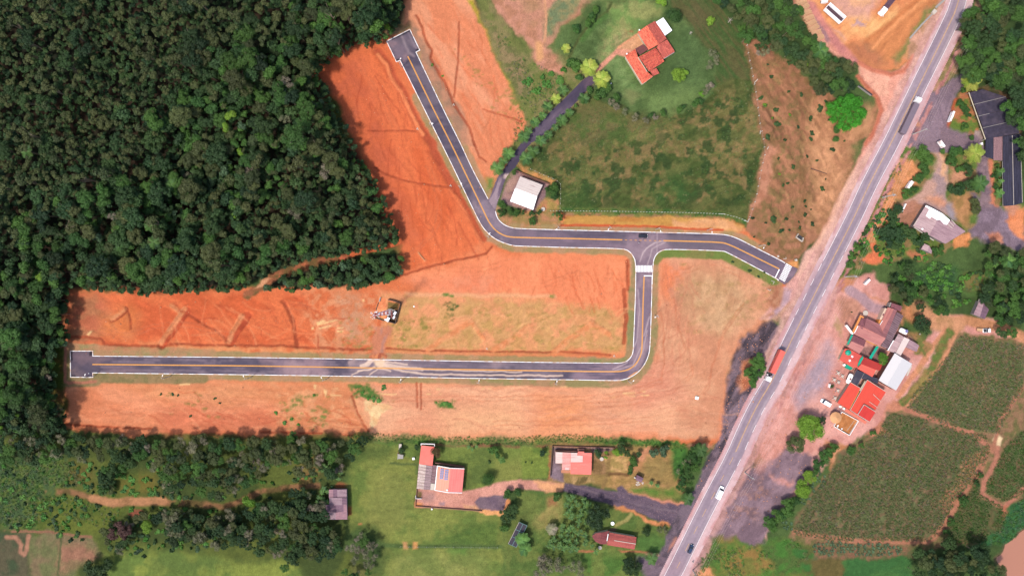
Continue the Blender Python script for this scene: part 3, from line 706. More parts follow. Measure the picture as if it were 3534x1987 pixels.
# brown field
P('t02 2190,400 2300,380 2430,420 2576,430 t03 100,540 300,600 400,730 540,880 700,950 740,1260 900,1300 1030,1200 1090,1050 1130,980 1150,1060 1150,1200 1060,1330 900,1431 t13 880,270 760,500 560,900 450,1000 340,1130 220,1170 0,1040 t12 2400,950 2200,850 2240,750 2300,600 2330,420 2420,0 t02 2390,1431 2330,1150 2270,700',(172,116,88),(138,102,68),ns=2.4,soft=1)
P('t03 0,560 300,700 400,900 560,1431 t13 420,300 330,900 0,1000 t12 2300,600 t02 2500,1400',(132,108,68),(176,118,88),ns=2.2,soft=4,alpha=.75)
P('t03 500,1000 1100,1060 1080,1250 900,1431 t13 850,250 740,500 560,860 480,800 520,400 460,100 420,0',(220,156,114),(190,130,94),ns=3,soft=4,alpha=.8)
P('t12 2420,0 2530,0 2440,500 2260,740 2320,480',(206,140,112),(190,124,96),ns=3,soft=1.5,alpha=.9)
gullies('t03 0,580 300,620 400,900 380,1300 300,1431 0,1400',60,-55,9,.4,(150,100,72),seed=41,jit=12,alpha=.6)
gullies('t02 2250,560 2576,560 2576,1000 2350,900',40,-50,9,.4,(160,106,78),seed=42,jit=10,alpha=.6)
for i in range(5): Ln([W2((p[0] + i * 5,p[1])) for p in parse('t13 370,150 360,400 370,600 300,800')],.35,(140,98,66),soft=.3,h=-.1,alpha=.7)
# strips and lot along the highway
P('t03 560,430 700,540 880,580 940,640 940,780 1130,960 1160,1100 1110,1260 1000,1431 t13 880,270 700,620 560,900 400,1200 340,1300 t13 520,1150 800,640 1060,150 t03 1320,1000 1480,640 1500,560 1300,700 1180,740 1000,680 800,480 600,300 560,180 450,0 350,-80 250,-80 330,60 480,330',
  (240,168,144),(226,148,128),ns=7,soft=1,warp=.8)
P('t13 1100,0 880,270 760,500 560,900 480,1050 620,1040 830,640 1000,260 1180,0',(242,186,158),(236,176,150),ns=6,soft=1.2,warp=.8)
P('t13 420,1050 520,1000 540,1150 420,1431 t23 180,160 60,290 -30,300 t13 200,1431 330,1250 350,1200',(222,160,150),(232,176,158),ns=3,an=3,ang=62,soft=1,warp=.6)
P('t23 190,0 280,0 260,100 130,250 60,280 120,180 180,80 t13 200,1400 290,1431',(204,164,170),(192,154,162),ns=4,soft=.8,warp=.3)
P('t13 250,1160 345,1140 345,1215 280,1195',(232,156,96),soft=.6,warp=.4)
P('t13 0,1400 180,1380 210,1431 t23 170,160 0,280 t22 2500,250 2420,100 2500,0',(198,140,110),(180,116,88),ns=3,soft=1.2,warp=.6)
# quarry lot
P('t03 350,-120 2000,-120 1800,0 1700,200 1480,560 1400,620 1200,730 1000,680 800,470 640,300 560,200 470,60',(242,164,110),(228,140,94),ns=6,soft=1)
P('t03 640,-60 1150,-60 1050,180 1050,210 850,220 700,80',(226,164,144),(236,172,134),ns=5,soft=2)
P('t03 820,170 1140,160 1300,60 1350,180 1180,330 1050,420 880,330',(250,184,124),(244,172,112),ns=4,soft=3)
P('t03 860,200 1060,180 1010,260 870,250',(200,156,156),soft=1.2,warp=1,brk=(2,.38,.5));P('t03 640,250 780,330 820,390 720,310',(206,156,144),soft=1.5)
P('t03 1020,420 1250,200 1560,-60 1800,-60 1700,150 1450,380 1280,560 1180,660 1000,640 850,470',(222,140,90),(206,128,82),ns=2,an=4,ang=48,soft=2)
P('t03 830,470 1000,440 1160,520 1200,640 1130,690 960,620',(200,124,88),(176,118,86),ns=4,soft=3)
P('t03 1270,560 1420,380 1560,180 1620,60 1760,0 1700,160 1480,420 1300,640',(138,130,74),(176,130,90),ns=3,soft=1.5)
Ln('t03 1020,400 1280,220 1600,-60',1.6,(206,122,76),soft=1.5,alpha=.8,h=-.15);Ln('t03 1080,470 1340,200 1600,0',1.0,(244,160,106),soft=1,h=.2)
P('t03 1460,380 1700,120 1800,0 1860,0 1700,330 1530,620 1480,640 1400,560',(226,166,142),(190,140,110),ns=2.5,soft=1)
P('t03 920,640 1180,740 1360,720 1440,800 1340,1000 1150,1000 1000,860',(240,164,142),(246,176,150),ns=6,soft=1)
Ln('t03 880,590 1080,700 1260,740 1400,690 1480,560',1.6,(214,126,100),soft=.8,h=.2);Ln('t03 930,760 1110,950 1170,1090 1120,1250 1020,1431',1.6,(206,118,92),soft=.8,h=.25)
Ln('t03 470,60 600,280 740,440 880,600',3.5,(224,142,130),(206,130,124),soft=1.5,ns=4);Ln('t03 500,190 600,340 640,400',1.6,(176,128,130),soft=1,warp=.8)
P('t03 1430,800 1560,500 1500,560 1400,900 1340,1010',(232,176,152),(190,136,126),ns=1.5,soft=1)
# east of highway, northern end
P('t03 2100,0 2150,-100 2350,-100 2130,100 2000,250 1980,480 1880,730 1700,900 1650,880 1800,600',(190,140,112),(146,126,84),ns=3,soft=1.2)
P('t03 1700,900 1860,760 1960,720 2030,730 1900,920 1850,1100 1800,1300 2130,1390 2140,1431 1780,1431 t13 1700,60 1600,60 1460,0 1360,0 t03 1390,1300 1500,1050 1640,880',(150,124,136),(136,112,124),ns=5,an=2,ang=62,soft=.8)
P('t03 1500,1180 1560,1190 1600,1230 1570,1270 1480,1250',(206,140,112),soft=1.5)
Ln('t03 1960,720 1850,900 1800,1100',.7,(118,98,112),alpha=.5,warp=.4);Ln('t03 1700,930 1750,1100 1800,1250',.7,(118,98,112),alpha=.5,warp=.4)
P('t13 1200,0 1460,0 1440,60 1350,200 1250,290 1200,240 1330,0',(236,176,166),(222,164,156),ns=4,soft=1)
P('t03 1930,900 1980,880 2030,900 2200,1370 2190,1431 1850,1300 1870,1080',(186,116,80),(104,124,54),ns=3.5,soft=1)
P('t03 1890,970 1920,960 1830,1290 1800,1290',(190,92,60),soft=.6,warp=.3)
P('t03 2090,1290 2180,1290 2170,1400 2080,1400',(176,150,146),soft=.4,warp=.2)
P('t03 2030,900 2200,850 2576,950 2576,1431 2200,1431',(120,86,64),(80,76,50),ns=4,soft=1)
P('NU 880,800 940,860 980,1040 1000,1260 1080,1310 1000,1310 960,1200 960,1000',(224,130,98),(206,140,104),ns=3,soft=1)
# grounds of the grey workshop
P('t13 1170,30 1500,0 1740,0 2350,0 2360,600 2576,560 2576,1100 2300,960 2080,950 1900,1000 1600,1150 1400,1100 1240,1200 1100,1200 970,1180 870,1431 700,1431 900,1060 1060,700 1180,420 1350,160',(100,120,56),(150,120,80),ns=4,soft=1)
P('t13 1340,160 1500,170 1560,240 1520,400 1420,500 1330,540 1200,820 1110,960 980,930 1060,760 1200,540 1250,340',(232,152,104),(206,140,92),ns=3.5,soft=1)
P('t13 980,1150 1080,1060 1050,960 1110,960 1130,1060 1240,1150 1170,1195 1090,1180 1020,1190',(230,124,84),soft=.7)
P('t13 1410,1040 1600,1050 1620,1080 1540,1140 1450,1100',(206,140,100),(190,120,84),soft=1)
P('t13 1690,50 1720,40 1800,240 1800,560 1900,600 1900,760 1600,600 1480,760 1460,830 1350,760 1360,600 1480,520 1640,340 1700,180',(206,158,142),(176,144,144),ns=7,soft=1.2)
P('t13 1720,30 1760,100 1790,240 1790,380 1740,300 1730,150',(236,176,136),soft=1,alpha=.9)
P('t13 1600,540 1700,480 1780,560 1720,600',(226,150,112),soft=2,alpha=.8)
P('t13 1780,580 1890,580 1910,740 1830,720',(166,150,158),soft=1.2)
P('t13 1350,600 1500,560 1600,600 1480,800 1360,780',(190,130,108),(176,120,96),ns=4,soft=1.5)
P('t13 1850,240 2000,220 2020,370 1900,360 1840,410',(214,150,118),soft=2)
P('t13 1900,480 2060,500 2060,760 2010,850 1960,760 1850,600',(196,140,96),(164,124,78),ns=3.5,soft=1.5)
P('t13 1880,920 2020,900 2080,940 2000,1030 1890,1050',(232,150,96),(206,128,78),ns=3,soft=.8)
P('t13 2060,480 2170,560 2230,600 2440,650 2576,790 2576,1060 2300,960 2200,970 2060,930 2020,880 2130,800 2120,660',(146,122,136),(126,104,116),ns=4,soft=1)
P('t13 2440,640 2576,600 2576,950 2470,850 2420,740',(238,146,100),(230,130,82),ns=4,soft=1)
P('t13 2380,600 2540,590 2470,690 2400,640',(214,144,116),soft=1);P('t13 2200,880 2330,850 2360,960 2240,960',(214,140,112),(190,120,96),soft=1,ns=3)
P('t13 2110,100 2200,130 2250,380 2270,560 2340,640 2120,640 2150,480',(150,122,128),(128,104,114),ns=4,soft=1)
P('t13 2200,140 2260,160 2270,380 2300,580 2330,620 2270,580 2240,380',(226,134,104),soft=.8)
Ln('t13 1560,0 1700,20 2120,20 2180,100',5,(146,120,130),(128,104,114),soft=.8)
P('t03 1780,1240 2130,1360 2150,1431 1740,1400',(138,112,122),soft=1)
P('t13 1350,1150 1600,1150 2000,1250 2576,1250 2576,1500 1500,1500 1250,1431',(82,108,54),(64,86,46),ns=3,soft=2)
P('t13 1980,1300 2200,1270 2160,1431 2000,1431',(140,116,70),soft=3,alpha=.8)
P('t13 1500,1270 1900,1200 1900,1431 1560,1431',(60,92,52),(50,78,44),ns=3,soft=2)
# east yard with the shops
P('t13 860,1300 1100,1280 1250,1431 t23 1240,130 1180,260 1600,600 1750,240 2060,260 2300,300 2576,500 2576,620 1900,420 1500,900 1200,1280 1000,1431 t33 1020,0 830,150 760,180 700,240 480,500 160,800 0,1000 t32 2430,1080 2420,1000 2576,740 t23 -80,1431 660,0 t13 700,1360',(232,166,154),(216,146,134),ns=7,soft=1)
P('t13 700,1431 800,1280 900,1300 860,1431 t23 1240,130 1400,200 1350,350 1200,130',(214,140,104),(196,126,92),ns=4,soft=1.5)
P('t23 580,520 650,470 700,560 700,760 620,900 560,1050 350,1200 300,1000 500,700',(184,154,164),(198,156,158),ns=6,soft=3)
P('t23 520,1170 600,1160 640,1230 560,1250 700,1150 780,1180 770,1210',(116,94,104),(150,116,122),ns=1.5,soft=1,brk=(1.5,.4,.55))
P('t23 690,240 800,330 780,450 730,430 690,330',(190,150,112),(206,156,130),ns=2,soft=1.2);P('t23 720,100 960,60 1000,260 760,330',(206,144,122),(190,130,108),ns=3,soft=3)
Ln('t23 850,0 980,80 1080,180 1180,200',4,(186,146,152),soft=1)
Ln('t23 700,40 600,280 470,500 200,1020 -20,1420',.35,(190,112,104),soft=.3,warp=.2,alpha=.7)
for i,o in enumerate((-9.2,-8.3)):
    Ln(offs(HWYs,-o)[6:],.8,(186,120,116),(214,146,140),ns=2,soft=.5,warp=.6,brk=(5,.4,.55),seed=50 + i)
P('t32 2230,400 2576,200 t33 230,150 500,250 480,400 330,560 160,800 0,1060 t32 2420,1090 2300,1120 2120,1040 1990,1080 1880,1060 1800,1160 1700,1360 1640,1431 1700,1300 1950,800',(152,122,132),(128,102,112),ns=4,an=1.6,ang=40,soft=1.5,warp=1.5)
P('t32 2100,680 2576,300 2500,560 2250,900 2060,880',(120,90,92),(184,132,116),ns=1.6,soft=3,alpha=.6,brk=(2.5,.42,.58),seed=61)
P('t33 100,440 300,500 220,540 160,520 60,420',(226,156,146),soft=1.5,alpha=.8);P('t32 2200,250 2400,60 2576,0 2576,200 2350,420',(230,162,148),(214,142,126),ns=3,soft=3,alpha=.7)
P('t33 600,100 760,110 850,150 740,260 640,420 660,300',(216,150,112),(196,128,88),ns=3,soft=1)
# bottom right greens
P('t32 1700,1431 1800,1240 1960,1030 2000,1100 2120,1040 2300,1110 2440,1080 2576,1050 t33 480,1120 480,1500 300,1700 t32 1600,1700',(120,116,58),(88,122,52),ns=4,soft=1.5)
P('t32 2350,1100 2576,1050 t33 250,1060 450,1180 380,1431 t32 2480,1431',(76,118,50),(84,104,52),ns=3,soft=2)
P('t32 1950,1080 2150,1060 2100,1300 1900,1431 2300,1431 2450,1350 2300,1150',(160,118,68),(128,116,60),ns=4,soft=3,alpha=.8)
P('t32 1740,1370 1860,1350 1880,1431 1740,1431',(232,152,108),soft=1.2)
P('t32 1960,1140 1900,1320 1780,1340 1850,1180',(88,104,54),soft=2)
# river
RIVER = PS(chaikin(parse('D 2700,1270 t33 2576,980 2500,1060 2390,1110 2380,1190 2300,1260 2330,1330 2400,1370 2420,1431 2380,1600 D 2700,1600'),2,True))
P(RIVER,(150,110,88),soft=2,warp=.5,h=-1.6)
Ln([p for p in offs(HWYs,7.4) if p[1] < W2((0,980))[1]],3.2,(220,164,156),(196,142,134),ns=3,soft=1.6,warp=1.2,alpha=.75,brk=(6,.2,.45))
Ln(offs(HWYs[:len(HWYs) * 6 // 10],-6.6),3.0,(228,174,160),(206,152,142),ns=3,soft=1.6,warp=1.2,alpha=.8)
for i_,s_ in enumerate(('t22 1350,100 1420,500 1380,900 1000,1050 400,1080 0,1070 t21 1300,1080','t22 1500,50 1560,450 1700,800 1500,1000 1100,1120 500,1150','t22 2200,150 2000,400 1900,700 1850,1000 1500,1250 900,1300 t21 2300,1320','t12 2300,1350 2000,1200 1700,1200 1500,1300','t11 1450,1100 1700,900 1800,600 1650,200','t01 1350,1300 1150,900 1000,700 1100,500','t01 2100,200 2200,600 2350,1000 2200,1350','t21 0,200 300,150 600,220 900,100','t20 700,300 1200,480 1700,300 2300,450','t20 750,1250 1500,1180 2300,1280 t21 600,1200 1000,980','t12 200,1400 500,1250 900,1300','t11 1700,1200 2100,1250 2500,1150')):
    pl_ = chaikin(G(s_),2)
    for o_ in (-.95,.95):
        q_ = [(p[0],p[1] + o_) for p in pl_] if i_ not in (4,5,6) else [(p[0] + o_,p[1]) for p in pl_]
        Ln(q_,.35,(206,116,82),soft=.35,warp=.8,alpha=.45,h=-.06,brk=(7,.3,.5),seed=i_)
# crops: soil under them
CROPA = 't23 1960,440 2576,560 t23 2560,990 2460,1130 2330,1420 1960,1370 1700,1290 1420,1160 1500,1010 1700,790 1850,600'
CROPB = 't23 1250,1215 1700,1290 1960,1390 2200,1431 t33 2240,180 2170,380 1900,680 1730,1010 1640,1085 700,1085 280,1010 480,640 660,400 830,210 1100,60'
CROPC = 't33 2130,430 2140,620 2340,720 2400,800 2370,980 2150,1110 1800,1100 1900,800 2020,560'
CROPD = 't33 2380,160 2576,-10 2720,200 2720,560 2380,700 2200,600 2200,520 2300,330'
SOIL1,SOIL2 = (150,104,76),(104,96,62)
P('t23 1400,1100 1960,400 2700,520 2700,1431 t33 2700,560 2380,780 2120,1130 1600,1150 500,1150 250,1050 480,600 830,150 1100,0',(150,112,84),(116,106,66),ns=2.2,soft=1)
P(CROPA,(110,110,72),(130,104,78),ns=1.6,soft=1.2,warp=2.5);P(CROPB,(102,104,68),(124,100,74),ns=1.6,soft=1.2,warp=2.5);P(CROPC,(82,92,54),(104,92,60),ns=2.5,soft=1.5);P(CROPD,(84,98,56),(116,92,66),ns=2.5,soft=1.2)
P('t33 2000,260 2160,210 2230,300 1950,700 1800,820 1740,700 1900,480',(186,122,94),(150,116,80),ns=2.5,soft=1.5)
P('t33 2270,90 2300,20 2370,70 2330,160',(250,214,170),soft=.6,warp=.5)
Ln('t23 1600,250 1720,310 1830,330 2000,300 2300,360 2576,470',4,(214,146,108),(196,134,96),soft=1.2)
Ln('t23 1520,200 1640,290 1760,330 1900,350',7,(214,150,112),(190,138,98),soft=2)
Ln('t23 1800,400 1560,740 1330,1050',2.2,(218,144,110),soft=.8);Ln('t23 1900,420 1760,720 1560,960 1420,1140',2.0,(214,144,108),soft=.8)
Ln('t23 1840,430 1720,680 1560,930 1360,1130',3.6,(104,118,58),(130,112,66),soft=1.2,warp=1.4,ns=1.5,brk=(3,.12,.38));Ln('t23 1560,780 1590,880 1480,1000',3,(176,136,86),soft=1.5,alpha=.6)
P('t23 1290,1080 1420,1170 1230,1210 1160,1330 1230,1431 1000,1431 1200,1240',(214,140,112),(196,124,96),ns=4,soft=1)
Ln('t23 1400,1180 1700,1280 2000,1400 t33 2050,0 2240,160',1.9,(188,122,98),soft=.8)
Ln('t23 2560,980 2450,1130 2340,1300 2310,1431 t33 2270,200',1.5,(176,116,92),soft=.8)
Ln('t33 2320,160 2300,300 2180,500 2160,620 2240,680 2380,760 2480,660 2576,560',1.8,(184,120,98),soft=.8);Ln('t33 2400,760 2390,860',2,(186,110,84),soft=.8)
Ln('t33 2220,180 2150,380 1940,680 1860,830 1700,1040 1620,1090 900,1085 300,1000',1.9,(182,120,94),soft=1)
P('t23 1400,420 1560,440 1700,560 1620,680 1500,640 1500,500',(170,124,84),(116,116,62),ns=2,soft=1)
P('t23 1400,120 1560,250 1460,330 1380,260',(206,134,92),(180,120,80),ns=3,soft=1.5)
P('t33 490,1250 800,1240 790,1500 480,1500',(112,96,56),(100,88,50),ns=2,an=4,ang=70,soft=.7);P('t33 800,1240 1480,1230 1500,1500 790,1500',(62,104,54),(72,110,56),ns=5,soft=1)
P('t33 250,1110 500,1140 490,1431 430,1431',(66,110,52),(92,96,52),ns=3,soft=1.5)
P('t33 2400,800 2576,620 2700,620 2700,900 2500,1050 2390,1100 2200,1150 2120,1120 2330,980',(50,96,56),(62,104,56),ns=3,soft=1)
# yards by the shops
P('t33 480,1100 1400,1110 1500,1230 500,1250',(140,100,76),(104,100,66),ns=2,soft=1)
P('C2 255,1190 395,935 690,1095 530,1355',(206,134,84),(190,120,72),ns=1.5,soft=.2,warp=.1)
P('C1 660,1200 740,1060 1000,1050 1230,1110 1040,1330 950,1400 840,1300',(168,122,116),(150,108,106),ns=3,soft=.5,warp=.3)
P('WR 540,190 1290,490 1200,620 1200,900 1000,1120 860,1110 330,980 190,860 280,560',(146,112,116),(172,130,124),ns=3,soft=.5,warp=.4)
P('WR 280,480 380,260 520,330 480,560 200,830',(184,142,128),(172,128,120),soft=1.2,alpha=.9,ns=3)
P('WR 560,60 700,130 1000,190 1450,400 1340,470 950,330 640,210',(190,146,88),(214,144,90),ns=3,soft=1)
P('WR 1200,850 1530,860 1530,1100 1040,1100',(172,142,80),(206,136,98),ns=3,soft=1)
P('WR 100,1180 500,1230 1500,1150 1530,1360 450,1400 300,1380',(190,132,96),(160,130,80),ns=2.5,soft=1)
# compound of the mast
P('M 850,170 1160,270 1700,430 1480,1280 1040,1160 640,1030 700,700',(250,164,112),(240,140,94),ns=2,soft=.4,warp=.3)
P('M 1230,400 1690,430 1640,680 1160,680 1180,500',(118,96,56),(140,110,64),ns=1.5,soft=.5,warp=.5)
P('M 1150,700 1640,700 1490,1270 1150,1150',(92,74,58),(120,84,66),ns=1.5,soft=.3,warp=.2)
P('M 650,960 1000,1090 1050,1160 640,1030',(112,104,50),soft=.4,warp=.3)
# forest track
Ln('D 1012,606 960,622 900,636 860,648',2.2,(214,106,66),(190,96,62),soft=.6,warp=.5)
Ln('D 870,650 770,664 735,680 690,695 650,728 620,745',3.6,(166,100,70),(120,92,56),soft=1,warp=.8)
P('t11 780,1095 845,1095 845,1125 780,1125',(206,110,80),soft=.3,warp=.3);P('t11 385,1170 455,1160 455,1195 400,1190',(206,116,80),soft=.5,warp=.6)
P('t11 0,1340 80,1330 20,1400 -60,1431',(226,160,120),soft=.8)
for s in ('t11 380,470 380,470 420,540 470,560',):
    pass
for s_,an_,am_,k_ in (('D 795,180 835,145 970,95 985,130 1060,320 1140,470 1215,600 1180,640 1020,690 1018,640 960,490 850,275',-66,.10,1),('D 1010,60 1065,140 1150,330 1240,480 1330,320 1290,240 1215,75 1180,-20 1040,-40',-62,.10,2),
                         ('D 172,735 600,735 880,730 900,880 170,880',-28,.12,3),('D 172,735 600,735 880,730 900,880 170,880',40,.08,9),('D 1010,690 1240,640 1580,650 1585,750 1400,750 1080,735',88,.07,4),('D 960,750 1300,748 1575,770 1575,885 980,885',25,.12,5),
                         ('D 170,965 460,960 900,965 900,1090 270,1094 168,1075',-8,.14,6),('D 900,965 1600,965 1790,960 1790,1110 1400,1090 932,1092',2,.10,7),('D 1652,640 1830,625 1960,700 1975,760 1862,850 1800,960 1600,960 1650,900',82,.10,8),
                         ('D 1660,640 1960,700 1900,820 1800,960 1660,960',20,.07,18),('t03 0,560 300,620 450,880 900,1200 900,1431 0,1431',-60,.32,10),('t13 0,0 880,0 700,620 450,1000 300,1100 0,1000',-62,.32,11),('t02 2200,420 2576,430 2576,1431 2400,1431 2330,1150',-55,.32,12),
                         ('t02 1150,1200 1600,1130 1930,800 2280,800 2420,1450 t12 2330,420 2240,750 390,645 0,220 t02 240,1431 1000,1100',20,.2,31),(CROPA,60,.25,33),(CROPB,60,.25,34),('t31 900,90 1560,110 1530,740 2380,820 2400,1431 2500,1900 900,1900 1200,1110 1000,950',3,.12,13),('t02 260,440 900,-80 1440,-80 1930,560 1930,800 1300,1170 740,860',35,.12,14),('t03 350,-120 2000,-120 1480,560 1000,680 560,200',48,.12,15),
                         ('t13 860,1300 1250,1431 t23 1240,130 1180,260 1600,600 1000,1431 t33 500,250 0,1060 t32 2420,1090 1800,1160 t23 0,1300 t13 700,1431',62,.12,16),('t32 0,170 270,160 1640,180 1480,640 860,560 0,470',10,.2,17),
                         ('D 1938,803 1838,890 1803,1110 1740,1250 1625,1448 1800,1330 1985,880',64,.26,19),('t30 300,1000 1000,1200 2300,1290 t31 500,1300 500,1431 t30 300,1431',85,.14,20),('t32 0,600 900,740 1480,960 1130,1431 t31 2400,1431 2400,800',20,.16,21)):
    cv.grain(s_,an_,am_,1.3,8,k_ * 5)
    cv.grain(s_,an_ + 4,am_ * .8,.7,5,k_ * 5 + 2)
# broad relief: nothing is quite flat
micro = (fbm(cv.X,cv.Y,3.2,4,77) - .5) * .34 + (fbm(cv.X,cv.Y,26,2,78) - .5) * .5
INROAD = np.zeros(cv.X.size,bool)
rp = [W2(p) for p in ROADP];dr = [W2(p) for p in DRIVE]
hw_l,hw_r = offs(HWYs,6.6),offs(HWYs,-5.6)
hwp = hw_l + list(reversed(hw_r))
flat = np.ones(cv.X.size)
for pg in (rp,dr,hwp):
    Pn = np.array(pg);k = np.where((cv.X > Pn[:,0].min() - 5) & (cv.X < Pn[:,0].max() + 5) & (cv.Y > Pn[:,1].min() - 5) & (cv.Y < Pn[:,1].max() + 5))[0]
    d = segd(pg,cv.X[k],cv.Y[k],True);d = np.where(pip(pg,cv.X[k],cv.Y[k]),-d,d)
    flat[k] = np.minimum(flat[k],sm(d,.6,4.0))
HGT = (cv.h + micro) * flat - .02
sand = fbm(cv.X,cv.Y,.9,2,99)
cv.col *= (.93 + .14 * sand)[:,None]
HG = HGT.reshape(ny,nx)
def zat(x,y):
    i = min(max(int((x + GX) / GS),0),nx - 1);j = min(max(int((y + GY) / GS),0),ny - 1)
    return float(HG[j,i])
GM = {'grass': mat_ground('grass_ground',.45,.24,2.2,.42,.8),
      'earth': mat_ground('earth_ground',.5,.13,1.9,.22,.9),
      'gravel': mat_ground('gravel_ground',.7,.2,2.4,.34,.8,speck=((196,150,140),2.6,.6,.5)),
      'floor': mat_ground('leaf_litter_ground',.8,.3,3.0,.4,.6)}
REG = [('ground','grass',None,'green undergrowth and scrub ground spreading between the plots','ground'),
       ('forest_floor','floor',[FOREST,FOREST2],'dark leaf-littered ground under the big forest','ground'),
       ('pasture','grass',[parse('t31 900,90 1560,110 1530,740 2380,820 2400,1130 2500,1900 900,1900 1050,1431 1200,1110 1000,950 860,1000 850,560')],'olive green pasture below the earthworks','pasture'),
       ('meadow','grass',[parse('t02 1150,1200 1600,1130 1830,1000 1930,800 2280,800 2340,1180 2420,1450 t12 2330,420 2240,750 2000,690 390,645 390,400 0,220 0,130 t02 240,1431 700,960 1000,1100')],'mottled dark green meadow below the hilltop house','meadow'),
       ('lawn','grass',[parse('t02 260,440 740,0 900,-80 1440,-80 1600,200 1830,420 1930,560 1930,800 1600,1130 1300,1170 1000,1100 740,860 720,640 400,570')],'lawn around the tiled hilltop house','lawn'),
       ('bare_earth','earth',[[((p[0] / MPP) + WPX / 2,HPX / 2 - p[1] / MPP) for p in EARTH]],'graded orange bare earth of the new building plots','earthworks'),
       ('brown_field','earth',[parse('t02 2190,400 2576,430 t03 100,540 400,730 700,950 740,1260 900,1300 1090,1050 1130,980 1150,1200 900,1431 t13 760,500 560,900 220,1170 0,1040 t12 2200,850 2330,420 2420,0 t02 2330,1150')],'brown stubbly field with small shrubs between meadow and highway','field'),
       ('gravel_verge','gravel',[parse('D 1938,803 1880,838 1842,890 1826,975 1803,1110 1740,1250 1625,1448 1600,1560 1680,1560 1800,1330 1930,1060 1985,880'),parse(LANE)],'dark grey gravel verge and lane west of the highway','gravel'),
       ('quarry_lot','earth',[parse('t03 350,-120 2000,-120 1800,0 1480,560 1200,730 1000,680 640,300')],'orange and tan dirt lot with parked lorries','dirt lot'),
       ('roadside_yard','earth',[parse('t13 860,1300 1100,1280 1250,1431 t23 1240,130 1180,260 1600,600 1200,1280 1000,1431 t33 830,150 700,240 480,500 0,1000 t32 2430,1080 t32 1800,1160 1640,1431 t23 -80,1431 660,0 t13 700,1360')],'pink dusty yard in front of the roadside shops','yard'),
       ('entrance_yard','gravel',[parse('t03 1700,900 1960,720 2030,730 1900,920 1850,1100 1800,1300 2140,1431 1780,1431 t13 1700,60 1460,0 1360,0 t03 1390,1300 1640,880')],'lilac grey asphalt yard opening off the highway','yard'),
       ('crop_field','floor',[parse(CROPA)],'upper crop field with mixed green rows beside the farm track','field'),
       ('crop_field.001','floor',[parse(CROPB)],'largest crop field below the roadside shops','field'),
       ('crop_field.002','floor',[parse(CROPC)],'small darker crop field next to the river corner','field'),
       ('crop_field.003','floor',[parse(CROPD)],'crop field at the right edge behind the looping path','field')]
fx = (gx[:-1] + gx[1:]) / 2;fy = (gy[:-1] + gy[1:]) / 2
FX,FY = np.meshgrid(fx,fy);FX = FX.ravel();FY = FY.ravel()
wxx = (fbm(FX,FY,5,2,90) - .5) * 3
rid = np.zeros(FX.size,np.int16)
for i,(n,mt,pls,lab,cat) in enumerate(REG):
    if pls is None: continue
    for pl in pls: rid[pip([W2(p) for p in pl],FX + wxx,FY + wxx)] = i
ii,jj = np.meshgrid(np.arange(nx - 1),np.arange(ny - 1));ii = ii.ravel();jj = jj.ravel()
v00 = jj * nx + ii
quads = np.stack([v00,v00 + 1,v00 + nx + 1,v00 + nx],1)
VX = np.stack([cv.X,cv.Y,HGT],1).astype(np.float32)
def grid_mesh(name,verts,quads,col,mat):
    used,inv = np.unique(quads.ravel(),return_inverse=True)
    me = bpy.data.meshes.new(name)
    me.vertices.add(len(used));me.vertices.foreach_set('co',verts[used].ravel())
    nf = len(quads)
    me.loops.add(nf * 4);me.loops.foreach_set('vertex_index',inv.astype(np.int32).ravel())
    me.polygons.add(nf);me.polygons.foreach_set('loop_start',(np.arange(nf) * 4).astype(np.int32))
    me.polygons.foreach_set('use_smooth',np.ones(nf,bool))
    me.materials.append(mat);me.update()
    a = me.attributes.new('col','FLOAT_COLOR','POINT')
    c = np.ones((len(used),4),np.float32);c[:,:3] = col[used]
    a.data.foreach_set('color',c.ravel())
    return me
for i,(n,mt,pls,lab,cat) in enumerate(REG):
    k = rid == i
    if not k.any(): continue
    me = grid_mesh(n,VX,quads[k],cv.col,GM[mt])
    tag(link(n,me),lab,cat,kind='structure')
# far surroundings out to the horizon (a ring butted to the fine sheet, slightly lower)
def ring():
    mb = MB();R = 6000;a,b = GX,GY;z = -.15
    mb.add([(-R,-R,z),(R,-R,z),(R,R,z),(-R,R,z),(-a + .1,-b + .1,z),(a - .1,-b + .1,z),(a - .1,b - .1,z),(-a + .1,b - .1,z)],
           [(0,1,5,4),(1,2,6,5),(2,3,7,6),(3,0,4,7)])
    o = mb.build('terrain',mat_plain('far_ground',C(84,104,56),var=.35,scale=.02,dirt=C(120,110,70),dscale=.006))
    tag(o,'green and brown countryside continuing beyond the plots','terrain',kind='structure')
ring()
# river water
mb = MB();mb.add([(p[0],p[1],-1.0) for p in RIVER],[tuple(range(len(RIVER)))[::-1]])
mw,nt,bs = nmat('muddy_water');bs.inputs['Base Color'].default_value = (*C(196,132,108),1);bs.inputs['Roughness'].default_value = .35
nn = nt.nodes.new('ShaderNodeTexNoise');nn.inputs['Scale'].default_value = .6;bb = nt.nodes.new('ShaderNodeBump');bb.inputs['Strength'].default_value = .15
nt.links.new(nn.outputs[0],bb.inputs['Height']);nt.links.new(bb.outputs[0],bs.inputs['Normal'])
tag(mb.build('river',mw),'brown muddy river water in the lower right corner','river',kind='structure')
